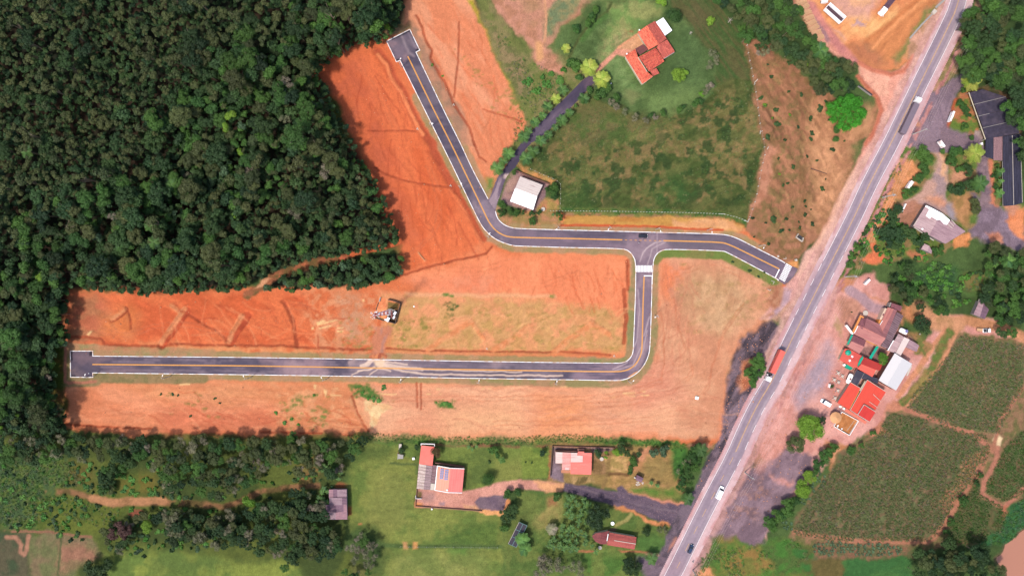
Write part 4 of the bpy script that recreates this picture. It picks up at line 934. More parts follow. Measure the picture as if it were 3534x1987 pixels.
# ------------------------------------------------------------------ roads
def paved(name,poly,paint,z,step,label,cat,mat):
    Pn = np.array(poly);x0,x1 = Pn[:,0].min() - 1,Pn[:,0].max() + 1;y0,y1 = Pn[:,1].min() - 1,Pn[:,1].max() + 1
    x0,x1 = max(x0,-GX),min(x1,GX);y0,y1 = max(y0,-GY),min(y1,GY)
    n1,n2 = int((x1 - x0) / step) + 2,int((y1 - y0) / step) + 2
    ax = x0 + np.arange(n1) * step;ay = y0 + np.arange(n2) * step
    cx,cy = np.meshgrid(ax[:-1] + step / 2,ay[:-1] + step / 2)
    ins = pip(poly,cx.ravel(),cy.ravel())
    i_,j_ = np.meshgrid(np.arange(n1 - 1),np.arange(n2 - 1));b = (j_ * n1 + i_).ravel()[ins]
    q = np.stack([b,b + 1,b + n1 + 1,b + n1],1)
    used,inv = np.unique(q.ravel(),return_inverse=True);q = inv.reshape(-1,4)
    X = ax[used % n1];Y = ay[used // n1]
    c = Canvas(X,Y);paint(c)
    c.col *= (.92 + .16 * fbm(X,Y,.8,2,55))[:,None]
    V = np.stack([X,Y,np.full(X.size,z)],1).astype(np.float32)
    return tag(link(name,grid_mesh(name,V,q,c.col,mat)),label,cat,kind='structure')
ASP = mat_ground('asphalt',.4,.1,2.6,.14,.15,rough=.9)
BIG = [(-900,-900),(900,-900),(900,900),(-900,900)]
def paint_estate(c):
    c.poly(BIG,(118,103,116),(94,83,100),ns=7,an=3)
    L = c.line;Q = c.poly
    # wheel-worn streaks along each leg
    for o in (-2.6,-1.4,.9,2.2,3.0):
        L([W2(p) for p in parse('t20 1000,%g' % (740 + o * 22) + ' t21 0,%g 2576,%g' % (757 + o * 22,792 + o * 22) + ' t22 900,%g' % (805 + o * 22))],.7,(150,128,140),soft=.6,warp=.3,brk=(8,.42,.6),alpha=.55,seed=int(o * 7 + 60))
    Q('t12 0,850 2576,1130 2576,1340 1980,1050 1400,1030 1290,1150 1270,1431 1130,1431 1120,1160 1000,1020 0,1000',(146,120,134),(122,102,118),ns=6,an=3,soft=3)
    Q('t11 2100,480 2250,540 2330,700 2450,830 2400,960 2200,800',(150,128,142),(130,112,128),ns=4,soft=4)
    Q('t11 2040,560 2230,560 2260,640 2150,680',(176,150,158),soft=2,alpha=.5,brk=(3,.4,.6))
    Q('t11 2450,900 2576,890 t12 400,900 420,1000 0,1000 t11 2450,990',(126,106,122),soft=3)
    Q('t12 1050,870 1400,880 1440,1000 1300,1160 1290,1431 1130,1431 1130,1150 1020,1020',(156,130,142),(142,118,132),ns=4,soft=2)
    Q('t12 1980,880 2576,1140 2576,1330 1980,1040',(128,108,124),(112,98,116),ns=4,an=3,ang=-27,soft=3)
    Q('t22 1110,0 1290,0 1270,560 1180,780 1000,890 900,890 900,730 1050,700 1100,600',(162,134,144),(136,114,130),ns=1.8,an=8,ang=90,soft=1.5,warp=.8)
    Q('t22 500,720 950,725 1050,700 1110,740 1040,880 500,885',(150,124,138),(112,96,114),ns=1.6,an=9,ang=0,soft=3,warp=.8)
    for s in ('t12 1165,1150 1200,1050 1300,970 1400,950','t12 1180,1100 1230,1020 1330,960','t12 1240,1180 1290,1020 1420,960','t22 1150,0 1165,200 1140,500 1040,720 900,780','t22 1180,560 1100,740 900,800 0,795','t22 1240,400 1200,600 1120,760','t22 1265,260 1210,450'):
        L(s,.35,(206,180,184),soft=.3,warp=.25,alpha=.6)
    L('t12 1340,870 1336,1060',.35,(190,164,172),soft=.3,warp=.1,alpha=.6)
    # dust fans
    Q('t21 0,680 640,690 650,850 500,850 260,840 60,700',(166,134,142),(150,122,134),ns=5,soft=3,alpha=.9)
    Q('t21 260,690 560,690 640,845 300,845',(186,152,154),soft=4,alpha=.5,brk=(5,.35,.6));Q('t21 870,690 960,690 950,745 900,750',(206,170,164),soft=1.2,alpha=.7)
    Q('t21 900,690 1300,690 1500,740 1600,850 900,850',(168,142,146),(140,120,132),ns=2.5,an=4,soft=3,alpha=.8)
    Q('t21 1085,690 1240,690 1270,760 1180,770',(246,206,176),soft=1,warp=.8)
    for s,w in (('t21 1110,690 1060,740 1000,755',1.5),('t21 1080,690 1040,740',.8),('t21 1230,730 1330,755 1480,775 1600,785',1.2),('t21 1250,710 1450,740',.5),('t21 1230,750 1400,800 1600,830 1900,838 2576,842 t22 400,850',.6),('t21 1180,770 1280,800',.6),('t21 1130,760 1080,790 960,800',.5),('t21 1600,785 2100,800 2576,808',.35),('t21 1100,780 960,810 900,840',.3),('t21 1160,780 1080,840',.3)):
        L(s,w,(240,204,186),soft=.4,warp=.4,alpha=.8)
    Q('t21 2240,705 2420,705 2300,770',(172,142,146),soft=3,alpha=.8);Q('t21 1560,690 1800,700 1560,720',(160,134,142),soft=2,alpha=.6)
    Q('t20 700,640 900,620 1100,660 950,720 800,720',(134,108,116),soft=3,alpha=.8);Q('t20 720,730 850,860 780,860 700,800',(150,122,120),soft=2,alpha=.5,brk=(3,.4,.6))
    Q('t20 1020,770 1300,770 1400,830 1100,830',(140,112,120),soft=3,alpha=.7);Q('t20 918,655 1100,660 950,720',(126,102,112),soft=2,alpha=.7)
    # small near-black patches in the dead-end corners and along the kerb
    for s in ('t20 700,605 720,605 718,690 700,690','t20 885,605 915,605 915,650 885,650','t20 700,838 745,838 745,856 700,856','t20 860,848 915,848 915,858 860,858','t22 1165,775 1190,770 1190,790 1165,800','t22 0,868 130,872 130,880 0,880','t22 245,868 275,868 275,880'):
        Q(s,(44,38,48),soft=.4,warp=.3,alpha=.85)
    Q('t01 1250,410 1300,385 1450,560 1420,640 1370,595 1345,600',(150,122,132),(132,112,126),ns=3,soft=1.5,alpha=.9)
    Q('t01 1370,340 1400,330 1560,520 1530,520',(140,120,132),soft=1.2,alpha=.6);L('t01 1380,345 1450,520 1500,560',.8,(164,142,150),soft=.8,alpha=.6);L('t01 1440,300 1540,490',.8,(160,138,148),soft=.8,alpha=.5)
    L('t01 1300,385 1465,305',.9,(54,48,58),soft=.4,warp=.1,alpha=.8);Q('t01 1335,590 1365,585 1370,600 1345,610',(46,40,50),soft=.4,warp=.2);Q('t01 1525,495 1560,480 1565,495 1535,512',(46,40,50),soft=.4,warp=.2)
    L('t22 1060,865 1110,830 1150,815',.9,(240,168,120),soft=.4,warp=.4)
    Q('t13 150,1340 215,1170 345,1222 262,1340 210,1380',(146,120,134),(132,108,122),ns=3,soft=1)
    L('t22 1130,1431 1130,1431',.1,(0,0,0))
road = paved('road',rp,paint_estate,.03,.35,'new estate road of dark asphalt with two dead ends and white kerbs','road',ASP)
def paint_drive(c):
    c.poly(BIG,(92,78,98),(78,68,88),ns=3,an=6,ang=48)
    c.poly('t11 2250,400 2420,300 2330,680 2240,560',(168,142,152),(120,100,118),ns=1.2,an=6,ang=72,soft=2)
    c.poly('t02 640,760 760,720 760,790 640,900',(110,88,104),soft=2)
    c.poly('t02 300,1090 500,1080 200,1355 60,1350',(124,104,122),(104,90,108),ns=2,an=6,ang=48,soft=4)
    c.poly('t11 2405,290 2430,300 2425,325 2400,320',(222,190,184),soft=.6)
paved('driveway',dr,paint_drive,.038,.35,'narrow dark asphalt driveway climbing between palms to the tiled house','driveway',ASP)
def paint_hwy(c):
    c.poly(BIG,(228,188,190),(216,174,178),ns=4,an=10,ang=62)
    cl = HWYs
    lane = offs(cl,3.55) + list(reversed(offs(cl,-3.55)))
    c.poly(lane,(172,150,162),(160,138,152),ns=3,an=14,ang=62,soft=.35,warp=.1)
    for o,w,cc in ((-2.6,.7,(196,172,182)),(-.9,.6,(178,152,166)),(.9,.7,(176,150,164)),(2.6,.8,(200,176,184)),(-1.75,1.0,(152,132,148)),(1.75,1.0,(154,134,148))):
        c.line(offs(cl,o),w,cc,soft=.5,warp=.15,alpha=.6,brk=(16,.3,.55),seed=int(o * 10) + 70)
    c.line(offs(cl,-3.9),.9,(196,160,166),soft=.5,warp=.2,brk=(5,.4,.6),alpha=.6)
    c.line(offs(cl,6.4),1.2,(214,152,150),soft=.8,warp=.6,brk=(4,.35,.6),alpha=.8);c.line(offs(cl,-5.4),1.2,(206,146,146),soft=.8,warp=.6,brk=(4,.35,.6),alpha=.8)
    c.poly('t13 560,1200 640,1215 600,1431 t23 450,0 300,300 200,240',(166,138,152),soft=4,alpha=.4)
    c.poly('t32 1500,1150 1700,1431 1380,1431',(176,140,150),soft=5,alpha=.5)
    c.poly('t22 2400,950 2500,900 2430,1100 2330,1130',(130,108,124),soft=4,alpha=.4)
paved('highway',hwp,paint_hwy,.045,.4,'two-lane highway of worn lilac asphalt with pale shoulders running diagonally','road',ASP)
# kerbs: real steps of pale concrete
KERB = mat_plain('kerb_concrete',(.62,.60,.59),var=.12,scale=1.5,rough=.85,dirt=(.52,.36,.28),dscale=.5)
def strip(mb,pts,w,z0,z1):
    """ribbon of width w along world points with top at z1"""
    n = len(pts)
    L,R = [],[]
    for i,p in enumerate(pts):
        a = pts[max(i - 1,0)];b = pts[min(i + 1,n - 1)]
        v1 = np.array(p) - np.array(a);v2 = np.array(b) - np.array(p)
        l1 = np.linalg.norm(v1);l2 = np.linalg.norm(v2)
        t = (v1 / l1 if l1 > 1e-6 else 0) + (v2 / l2 if l2 > 1e-6 else 0)
        t = t / (np.linalg.norm(t) + 1e-9);nrm = np.array((-t[1],t[0]))
        c = 1.0
        if l1 > 1e-6 and l2 > 1e-6: c = max(.5,abs(float(np.dot(nrm,np.array((-v1[1],v1[0])) / l1))))
        q = nrm * w / 2 / c
        L.append((p[0] + q[0],p[1] + q[1]));R.append((p[0] - q[0],p[1] - q[1]))
    pts_ = [(x,y,z1) for x,y in L] + [(x,y,z1) for x,y in R] + [(x,y,z0) for x,y in L] + [(x,y,z0) for x,y in R]
    fs = []
    for i in range(n - 1):
        fs += [(i,n + i,n + i + 1,i + 1),(i,i + 1,2 * n + i + 1,2 * n + i),(n + i,3 * n + i,3 * n + i + 1,n + i + 1)]
    fs += [(0,2 * n,3 * n,n),(n - 1,2 * n - 1,4 * n - 1,3 * n - 1)]
    mb.add(pts_,fs)
def kerb(pl,label):
    mb = MB();strip(mb,[W2(p) for p in pl],.33,-.12,.15)
    tag(mb.build('kerb',KERB),label,'kerb','white concrete kerbs of the estate road','structure')
kerb(A1c,'white kerb along the upper right side of the slanting dead-end road')
kerb(A2c,'white kerb along the top edge of the road towards the highway')
i_sp = min(range(len(B1c)),key=lambda i: abs(B1c[i][0] - 2190) + abs(B1c[i][1] - 900))
kerb(B1c,'long white kerb round the lower side of the road and its bottom dead end')
# painted markings (sheets a few mm above the asphalt)
YEL = mat_plain('yellow_road_paint',C(250,172,84),var=.08,rough=.8);WHT = mat_plain('white_road_paint',(.80,.78,.76),var=.08,rough=.8)
YOLD = mat_plain('worn_yellow_paint',C(226,176,124),var=.2,scale=.8,rough=.85)
def flat_strip(mb,pts,w,z):
    n = len(pts);L = [];R = []
    for i,p in enumerate(pts):
        a = pts[max(i - 1,0)];b = pts[min(i + 1,n - 1)]
        tx,ty = b[0] - a[0],b[1] - a[1];l = math.hypot(tx,ty) or 1
        L.append((p[0] - ty / l * w / 2,p[1] + tx / l * w / 2,z));R.append((p[0] + ty / l * w / 2,p[1] - tx / l * w / 2,z))
    mb.add(L + R,[(i,n + i,n + i + 1,i + 1) for i in range(n - 1)])
def marking(name,pts,w,z,mat,label,group=None):
    mb = MB()
    for q in pts: flat_strip(mb,q,w,z)
    return tag(mb.build(name,mat),label,'road marking',group,'structure')
cl1 = chaikin(parse('t01 1452,558 1700,1070 1885,1431 t11 2030,300 2190,630 2250,760 2320,850 2410,900 2480,912 2576,915 t12 500,925 995,938'),2)
cl2 = chaikin(parse('t12 1402,946 1700,953 1970,962 2040,980 2150,1030 2545,1225'),2)
cl3 = chaikin(parse('t12 1210,1300 1205,1431 t22 1198,200 1192,560 1180,640 1140,720 1080,775 1010,802 900,808 0,795 t21 1300,774 0,750 t20 1700,742 913,735'),2)
def dbl(pl): return [offs(pl,.15),offs(pl,-.15)]
marking('centre_line',dbl(cl1),.24,.036,YEL,'double yellow centre line of the slanting road down to the junction')
marking('centre_line',dbl(cl2),.24,.036,YEL,'double yellow centre line between the junction and the highway')
marking('centre_line',dbl(cl3),.24,.036,YEL,'double yellow centre line of the lower road from stop line to dead end')
dsh = []
a,b = parse('t12 1020,939 1385,947')
for i in range(8):
    t0,t1 = i / 7.6,i / 7.6 + .062
    dsh.append([W2((a[0] + (b[0] - a[0]) * t0,a[1] + (b[1] - a[1]) * t0)),W2((a[0] + (b[0] - a[0]) * t1,a[1] + (b[1] - a[1]) * t1))])
marking('dashed_line',dsh,.24,.036,YEL,'short yellow dashes across the mouth of the T junction')
def zebra(q,n,label,gap=.42):
    """q: four picture corners, bars run from side 0-1 to side 3-2"""
    mb = MB();a,b,c,d = [np.array(W2(p)) for p in parse(q)]
    for i in range(n):
        t0 = i / n;t1 = (i + 1 - gap) / n
        p = [a + (b - a) * t0,a + (b - a) * t1,d + (c - d) * t1,d + (c - d) * t0]
        f = [(*x,.038) for x in p]
        mb.add(f,[(0,1,2,3)] if np.cross(p[1] - p[0],p[2] - p[1]) > 0 else [(3,2,1,0)])
    tag(mb.build('zebra_crossing',WHT),label,'crossing',kind='structure')
zebra('t12 1135,1190 1292,1190 1292,1255 1135,1255',11,'white zebra crossing below the T junction')
zebra('JN 820,205 632,600 775,685 965,290',11,'white zebra crossing where the estate road meets the highway',.5)
marking('stop_line',[G('t12 1208,1293 1288,1293')],.42,.038,WHT,'white stop line under the zebra crossing of the T junction')
marking('stop_line',[G('JN 648,360 548,560')],.42,.038,WHT,'white stop line before the highway crossing')
marking('edge_line',[G('t12 1288,1290 t12 1284,1431')],.12,.038,WHT,'thin white line beside the lower stop line')
zt = .051
hl = HWYs
def between(pl,y0,y1):
    """world pts of offset polyline limited to picture rows y0..y1"""
    Y0,Y1 = W2((0,y0))[1],W2((0,y1))[1]
    out = []
    for i in range(len(pl) - 1):
        p,q = pl[i],pl[i + 1]
        for t in np.linspace(0,1,12,endpoint=False):
            x = p[0] + (q[0] - p[0]) * t;y = p[1] + (q[1] - p[1]) * t
            if Y1 <= y <= Y0: out.append((x,y))
    return out
def dashes(pl,on,off,ph=0):
    out = [];cur = [];s = -ph
    for i in range(len(pl) - 1):
        p = np.array(pl[i]);q = np.array(pl[i + 1]);L = np.linalg.norm(q - p)
        k = max(1,int(L / .5))
        for j in range(k):
            m = p + (q - p) * j / k
            if (s % (on + off)) < on and s >= 0: cur.append(tuple(m))
            else:
                if len(cur) > 1: out.append(cur)
                cur = []
            s += L / k
    if len(cur) > 1: out.append(cur)
    return out
eastl,westl = offs(hl,3.45),offs(hl,-3.45)
marking('edge_line',[between(westl,-200,900)],.11,zt,WHT,'solid white edge line on the west side of the upper highway')
marking('edge_line',[between(eastl,-200,870)],.11,zt,WHT,'solid white edge line on the east side of the upper highway')
marking('edge_line',[between(westl,1095,2300)],.11,zt,WHT,'solid white edge line on the west side of the lower highway')
marking('edge_line',[between(eastl,1620,2300)],.11,zt,WHT,'solid white edge line on the east side of the lower highway')
marking('edge_line',dashes(between(westl,910,1090),3.6,3.9),.11,zt,WHT,'white dashes along the west side of the highway at the estate entrance')
marking('edge_line',dashes(between(eastl,880,1610),4.0,4.6),.11,zt,WHT,'white dashes along the east side of the highway past the shops')
marking('centre_line',[between(offs(hl,.16),-200,1560),between(offs(hl,-.16),-200,1560)],.17,zt,YOLD,'worn double yellow centre line of the upper highway')
marking('centre_line',dashes(between(offs(hl,0),1575,2300),4.0,4.8),.2,zt,YOLD,'worn dashed yellow centre line of the lower highway')
# ------------------------------------------------------------------ plants
def leaf_quads(P,Nn,size,rs,asp=1.0,tilt=.55):
    """one leaf cluster (a bent quad) per point"""
    n = len(P)
    d = Nn + rs.normal(0,tilt,(n,3));d /= np.linalg.norm(d,axis=1)[:,None] + 1e-9
    r = rs.normal(0,1,(n,3));u = np.cross(d,r);u /= np.linalg.norm(u,axis=1)[:,None] + 1e-9
    v = np.cross(d,u);s = size * rs.uniform(.6,1.35,n)[:,None]
    a = u * s;b = v * s * asp
    V = np.stack([P - a * .5,P + b * .45 + d * s * .08,P + a * .5,P - b * .45 + d * s * .08],1).reshape(-1,3)
    F = np.arange(4 * n).reshape(n,4)
    return V,F
def mesh_from(name,V,F,shade,mat,extra=None):
    """quads with a per-leaf 'leaf' value; extra = (verts, faces) of a plain core"""
    me = bpy.data.meshes.new(name)
    V = list(map(tuple,V));F = [tuple(int(i) for i in f) for f in F]
    sh = list(np.repeat(shade,4))
    if extra:
        b = len(V);V += [tuple(p) for p in extra[0]];F += [tuple(b + i for i in f) for f in extra[1]];sh += [extra[2] if len(extra) > 2 else .12] * len(extra[0])
    me.from_pydata(V,[],F)
    at = me.attributes.new('leaf','FLOAT','POINT');at.data.foreach_set('value',np.array(sh,np.float32))
    me.materials.append(mat);me.update()
    return me
def ico(c,r,rs,sq=.8):
    t = (1 + 5 ** .5) / 2
    v = np.array([(-1,t,0),(1,t,0),(-1,-t,0),(1,-t,0),(0,-1,t),(0,1,t),(0,-1,-t),(0,1,-t),(t,0,-1),(t,0,1),(-t,0,-1),(-t,0,1)],float)
    v /= np.linalg.norm(v[0]);v *= r * rs.uniform(.85,1.1,(12,1));v[:,2] *= sq
    f = [(0,11,5),(0,5,1),(0,1,7),(0,7,10),(0,10,11),(1,5,9),(5,11,4),(11,10,2),(10,7,6),(7,1,8),(3,9,4),(3,4,2),(3,2,6),(3,6,8),(3,8,9),(4,9,5),(2,4,11),(6,2,10),(8,6,7),(9,8,1)]
    return v + np.array(c),f
def crown(name,mat,seed,lobes=9,spread=.62,lr=(.28,.46),n=420,size=.15,sq=.75,shade=(.25,.8),core=.72,up=-.15):
    rs = np.random.default_rng(seed);cs = [];ex = rs.uniform(.85,1.2)
    for i in range(lobes):
        a = rs.uniform(0,2 * math.pi);q = math.sqrt(rs.uniform(0,1)) * spread if i else 0
        r = rs.uniform(*lr);cs.append((q * math.cos(a) * ex,q * math.sin(a) / ex,(1 - (q / 1.05) ** 2) * .55 * sq + rs.uniform(-.08,.08),r))
    C_ = np.array(cs);P,Nn,S = [],[],[]
    w = C_[:,3] ** 2;w /= w.sum()
    lsh = rs.uniform(shade[0],shade[1],lobes)
    while len(P) < n:
        i = rs.choice(lobes,p=w);d = rs.normal(0,1,3);d /= np.linalg.norm(d)
        if d[2] < up: continue
        p = C_[i,:3] + d * C_[i,3] * rs.uniform(.82,1.12) * np.array((1,1,.85))
        dd = np.linalg.norm((C_[:,:3] - p) / (1,1,.85),axis=1) / C_[:,3];dd[i] = 9
        if dd.min() < .78: continue
        P.append(p);Nn.append(d);S.append(np.clip(lsh[i] + rs.normal(0,.16) + d[2] * .06,0,1))
    V,F = leaf_quads(np.array(P),np.array(Nn),size,rs)
    ev,ef = [],[]
    for c in cs:
        v,f = ico(c[:3],c[3] * core,rs,.8);b = len(ev);ev += list(v);ef += [tuple(b + k for k in q) for q in f]
    return mesh_from(name,V,F,np.array(S),mat,(ev,ef))
LM = {
 'dark': mat_leaf('leaves_dark_green',C(52,82,46),C(70,96,48),C(44,72,44)),
 'olive': mat_leaf('leaves_olive',C(86,98,54),C(98,102,58),C(72,86,50)),
 'green': mat_leaf('leaves_green',C(72,112,48),C(86,122,50),C(60,98,46)),
 'lime': mat_leaf('leaves_lime',C(120,158,48),C(134,166,56),C(100,152,46)),
 'grey': mat_leaf('leaves_grey_brown',C(142,132,106),C(124,126,92),C(150,132,118)),
 'blue': mat_leaf('leaves_blue_green',C(86,116,84),C(98,124,88),C(78,104,74)),
 'maroon': mat_leaf('leaves_maroon',C(100,66,64),C(110,74,68),C(90,62,58)),
 'brown': mat_leaf('leaves_brown',C(96,72,44),C(106,86,50),C(86,66,44)),
 'brightlime': mat_leaf('leaves_vivid_green',C(66,146,36),C(72,150,38),C(62,142,36)),
 'banana': mat_leaf('leaves_banana',C(84,124,60),C(100,136,60),C(72,112,62)),
 'crop': mat_leaf('leaves_crop',C(116,130,76),C(132,128,86),C(96,120,68)),
 'weed': mat_leaf('leaves_weed',C(84,142,56),C(104,150,60),C(72,122,56)),
}
BARK = mat_plain('bark',C(150,132,112),var=.25,scale=3);PBARK = mat_plain('palm_bark',C(146,128,110),var=.2,scale=3)
def trunk_mesh(seed):
    """unit-height tapered trunk with a few limbs (top at z=0, foot at z=-1)"""
    rs = random.Random(seed);mb = MB();x = y = 0.0;p = (0,0,-1.0);r = .030
    for i in range(4):
        q = (x + rs.uniform(-.02,.02),y + rs.uniform(-.02,.02),-1 + (i + 1) * .22);x,y = q[0],q[1]
        mb.tube(p,q,r,r * .82,6);r *= .82;p = q
    for k in range(5):
        a = rs.uniform(0,6.28);z = -.45 + k * .08;m = (x * .5,y * .5,z)
        e = (m[0] + math.cos(a) * .16,m[1] + math.sin(a) * .16,z + .26);mb.tube(m,e,.014,.006,5)
    return mb.mesh('trunk',BARK)
TR = [trunk_mesh(i) for i in range(4)]
CM = {}
def crowns(kind,key,mat,seeds,**kw):
    CM.setdefault(kind,[])
    for s in seeds: CM[kind].append(crown('crown',LM[mat],s,**kw))
crowns('dark',0,'dark',(1,2,3,4),lobes=10,n=520,size=.17)
crowns('olive',0,'olive',(11,12,13),lobes=7,spread=.5,lr=(.3,.45),n=420,size=.13)
crowns('euca',0,'olive',(21,22,23),lobes=5,spread=.55,lr=(.24,.4),n=360,size=.12)
crowns('green',0,'green',(31,32,33),lobes=10,n=520,size=.17)
crowns('lime',0,'lime',(41,42),lobes=12,n=900,size=.12)
crowns('grey',0,'grey',(51,52),lobes=13,spread=.75,lr=(.18,.32),n=800,size=.08,core=.5)
crowns('blue',0,'blue',(61,62),lobes=8,n=420,size=.2)
crowns('maroon',0,'maroon',(71,),lobes=16,spread=.75,lr=(.2,.3),n=1500,size=.08)
crowns('brown',0,'brown',(81,),lobes=12,n=1200,size=.09)
crowns('round',0,'green',(91,92),lobes=14,spread=.5,lr=(.42,.55),n=1600,size=.08)
crowns('bigdark',0,'dark',(101,102,103),lobes=26,spread=.85,lr=(.13,.3),n=2600,size=.075)
crowns('biggreen',0,'green',(111,112,113),lobes=20,spread=.75,lr=(.2,.32),n=2400,size=.075)
crowns('bigolive',0,'olive',(121,122),lobes=20,spread=.75,lr=(.2,.32),n=2400,size=.075)
crowns('vivid',0,'brightlime',(131,),lobes=60,spread=.88,lr=(.15,.2),n=7000,size=.045)
crowns('biglime',0,'lime',(141,142),lobes=30,spread=.74,lr=(.22,.32),n=3200,size=.06)
crowns('shrub',0,'weed',(151,152,153),lobes=6,spread=.6,lr=(.25,.42),n=160,size=.28,sq=.6)
crowns('dshrub',0,'dark',(161,162),lobes=6,spread=.6,lr=(.25,.42),n=160,size=.28,sq=.6)
crowns('bshrub',0,'blue',(171,),lobes=6,spread=.6,lr=(.25,.42),n=160,size=.28,sq=.6)
_ci = {}
def put_tree(p,r,h,kind,label,cat='tree',group=None,tint=1.0,name='tree',rs=random):
    """p = where the crown is seen in the picture, r crown radius (m), h height (m)"""
    zc = max(h - r * .55,h * .5) if cat != 'shrub' else .1
    x,y = W2(p,h)
    g = zat(x,y);i = _ci.get(kind,0);_ci[kind] = i + 1
    ms = CM[kind]
    if cat == 'shrub':
        o = link(name,ms[i % len(ms)]);o.location = (x,y,g + .05);s = r
        o.scale = (s,s,min(s,h));o.rotation_euler = (0,0,rs.uniform(0,6.28));o.color = (tint,tint,tint,1)
        return tag(o,label,cat,group)
    t = empty(name,(x,y,g),label,cat,group)
    c = link('crown',ms[i % len(ms)],t);c.location = (0,0,zc);c.scale = (r,r,r * .9);c.rotation_euler = (0,0,rs.uniform(0,6.28));c.color = (tint,tint,tint,1)
    k = link('trunk',TR[i % 4],t);k.location = (0,0,zc + .15 * r);s = zc + .15 * r + .2;k.scale = (s * .7,s * .7,s)
    return t
ORD = ['leftmost','second from the left','third from the left','fourth from the left','fifth from the left','sixth from the left','seventh from the left','eighth from the left','ninth from the left','tenth from the left',
       'eleventh from the left','twelfth from the left','thirteenth from the left','fourteenth from the left','fifteenth from the left','sixteenth from the left','seventeenth from the left','eighteenth from the left','nineteenth from the left','twentieth from the left']
def ordl(i,n):
    if n == 1: return ''
    if i == n - 1: return 'rightmost'
    if i < len(ORD): return ORD[i]
    j = n - 1 - i
    return ORD[j].replace('left','right') if j < len(ORD) else 'one of those in the middle'
def rowlab(pts):
    """which row (top to bottom) and which place in the row, for many alike things"""
    n = len(pts)
    if n <= 20:
        it = sorted(range(n),key=lambda i: pts[i][0]);out = [''] * n
        for q,i in enumerate(it): out[i] = (', ' + ordl(q,n)) if n > 1 else ''
        return out
    m = max(2,-(-n // 22));names = {2: ['upper','lower'],3: ['upper','middle','lower']}.get(m,['topmost','second','third','fourth','fifth'])
    it = sorted(range(n),key=lambda i: pts[i][1]);out = [''] * n;k = -(-n // m)
    for r in range(m):
        row = sorted(it[r * k:(r + 1) * k],key=lambda i: pts[i][0])
        for q,i in enumerate(row): out[i] = ', %s row, %s' % (names[min(r,len(names) - 1)],ordl(q,len(row)))
    return out
def grove(spec,kind,look,where,h,cat='tree',group=None,name=None,tint=None,seed=3,fr=K):
    """spec: 'x,y,r' picture points; each gets a label saying which one it is"""
    rs = random.Random(seed);pts = parse(spec,True);fr_ = None;fs = []
    for tok in spec.split():
        if tok in FR: fr_ = FR[tok][2]
        else: fs.append(fr_)
    it = list(zip(pts,fs));n = len(it);rl = rowlab(pts)
    for i,(p,f) in enumerate(it):
        r = p[2] / f * MPP
        lab = '%s %s' % (look,where) + rl[i]
        hh = h * rs.uniform(.85,1.15)
        put_tree(p[:2],r,hh,kind,lab,cat,group or (look.split(' ')[-1] + 's ' + where if n > 1 else None),tint or rs.uniform(.85,1.15),name or ('shrub' if cat == 'shrub' else look.split(' ')[-1]),rs)
def spots(poly,sp,seed,jit=.38,drop=.04,z=0.0):
    """jittered hexagonal spots (picture points) inside a picture polygon; sp in metres"""
    rs = np.random.default_rng(seed);s = sp / MPP;P_ = np.array(poly)
    out = []
    y = P_[:,1].min();row = 0
    while y < P_[:,1].max():
        x = P_[:,0].min() + (s / 2 if row % 2 else 0)
        while x < P_[:,0].max():
            out.append((x + rs.normal(0,jit * s * .6),y + rs.normal(0,jit * s * .6)));x += s
        y += s * .866;row += 1
    out = np.array(out);k = pip(poly,out[:,0],out[:,1]) & (rs.random(len(out)) > drop)
    return out[k]
# geometry-node scatter for what nobody could count (or past 300 of a kind)
def scatter(name,label,cat,pts,meshes,mats_seed,kind='stuff'):
    """pts: array (x, y, z, scale, zscale, rot, idx); instances of the meshes' own geometry on a point mesh"""
    pts = np.array(pts,float)
    me = bpy.data.meshes.new(name);me.vertices.add(len(pts));me.vertices.foreach_set('co',pts[:,:3].astype(np.float32).ravel())
    for nm,arr in (('sx',pts[:,3]),('sz',pts[:,4]),('rz',pts[:,5])):
        a = me.attributes.new(nm,'FLOAT','POINT');a.data.foreach_set('value',arr.astype(np.float32))
    a = me.attributes.new('pick','INT','POINT');a.data.foreach_set('value',pts[:,6].astype(np.int32))
    me.update()
    o = link(name,me);tag(o,label,cat,kind=kind)
    ng = bpy.data.node_groups.new(name,'GeometryNodeTree')
    ng.interface.new_socket('Geometry',in_out='INPUT',socket_type='NodeSocketGeometry');ng.interface.new_socket('Geometry',in_out='OUTPUT',socket_type='NodeSocketGeometry')
    N = ng.nodes;L = ng.links;gi = N.new('NodeGroupInput');go = N.new('NodeGroupOutput')
    ip = N.new('GeometryNodeInstanceOnPoints');g2 = N.new('GeometryNodeGeometryToInstance')
    for ob in reversed(meshes):
        oi = N.new('GeometryNodeObjectInfo');oi.inputs['Object'].default_value = ob;oi.transform_space = 'ORIGINAL';oi.inputs['As Instance'].default_value = True
        L.new(oi.outputs['Geometry'],g2.inputs[0])
    L.new(gi.outputs[0],ip.inputs['Points']);L.new(g2.outputs[0],ip.inputs['Instance']);ip.inputs['Pick Instance'].default_value = True
    def na(nm,ty):
        q = N.new('GeometryNodeInputNamedAttribute');q.data_type = ty;q.inputs['Name'].default_value = nm;return q.outputs[0]
    L.new(na('pick','INT'),ip.inputs['Instance Index'])
    cx = N.new('ShaderNodeCombineXYZ');sx = na('sx','FLOAT');L.new(sx,cx.inputs[0]);L.new(sx,cx.inputs[1]);L.new(na('sz','FLOAT'),cx.inputs[2]);L.new(cx.outputs[0],ip.inputs['Scale'])
    cr = N.new('ShaderNodeCombineXYZ');L.new(na('rz','FLOAT'),cr.inputs[2]);L.new(cr.outputs[0],ip.inputs['Rotation'])
    L.new(ip.outputs[0],go.inputs[0])
    md = o.modifiers.new('scatter','NODES');md.node_group = ng
    return o
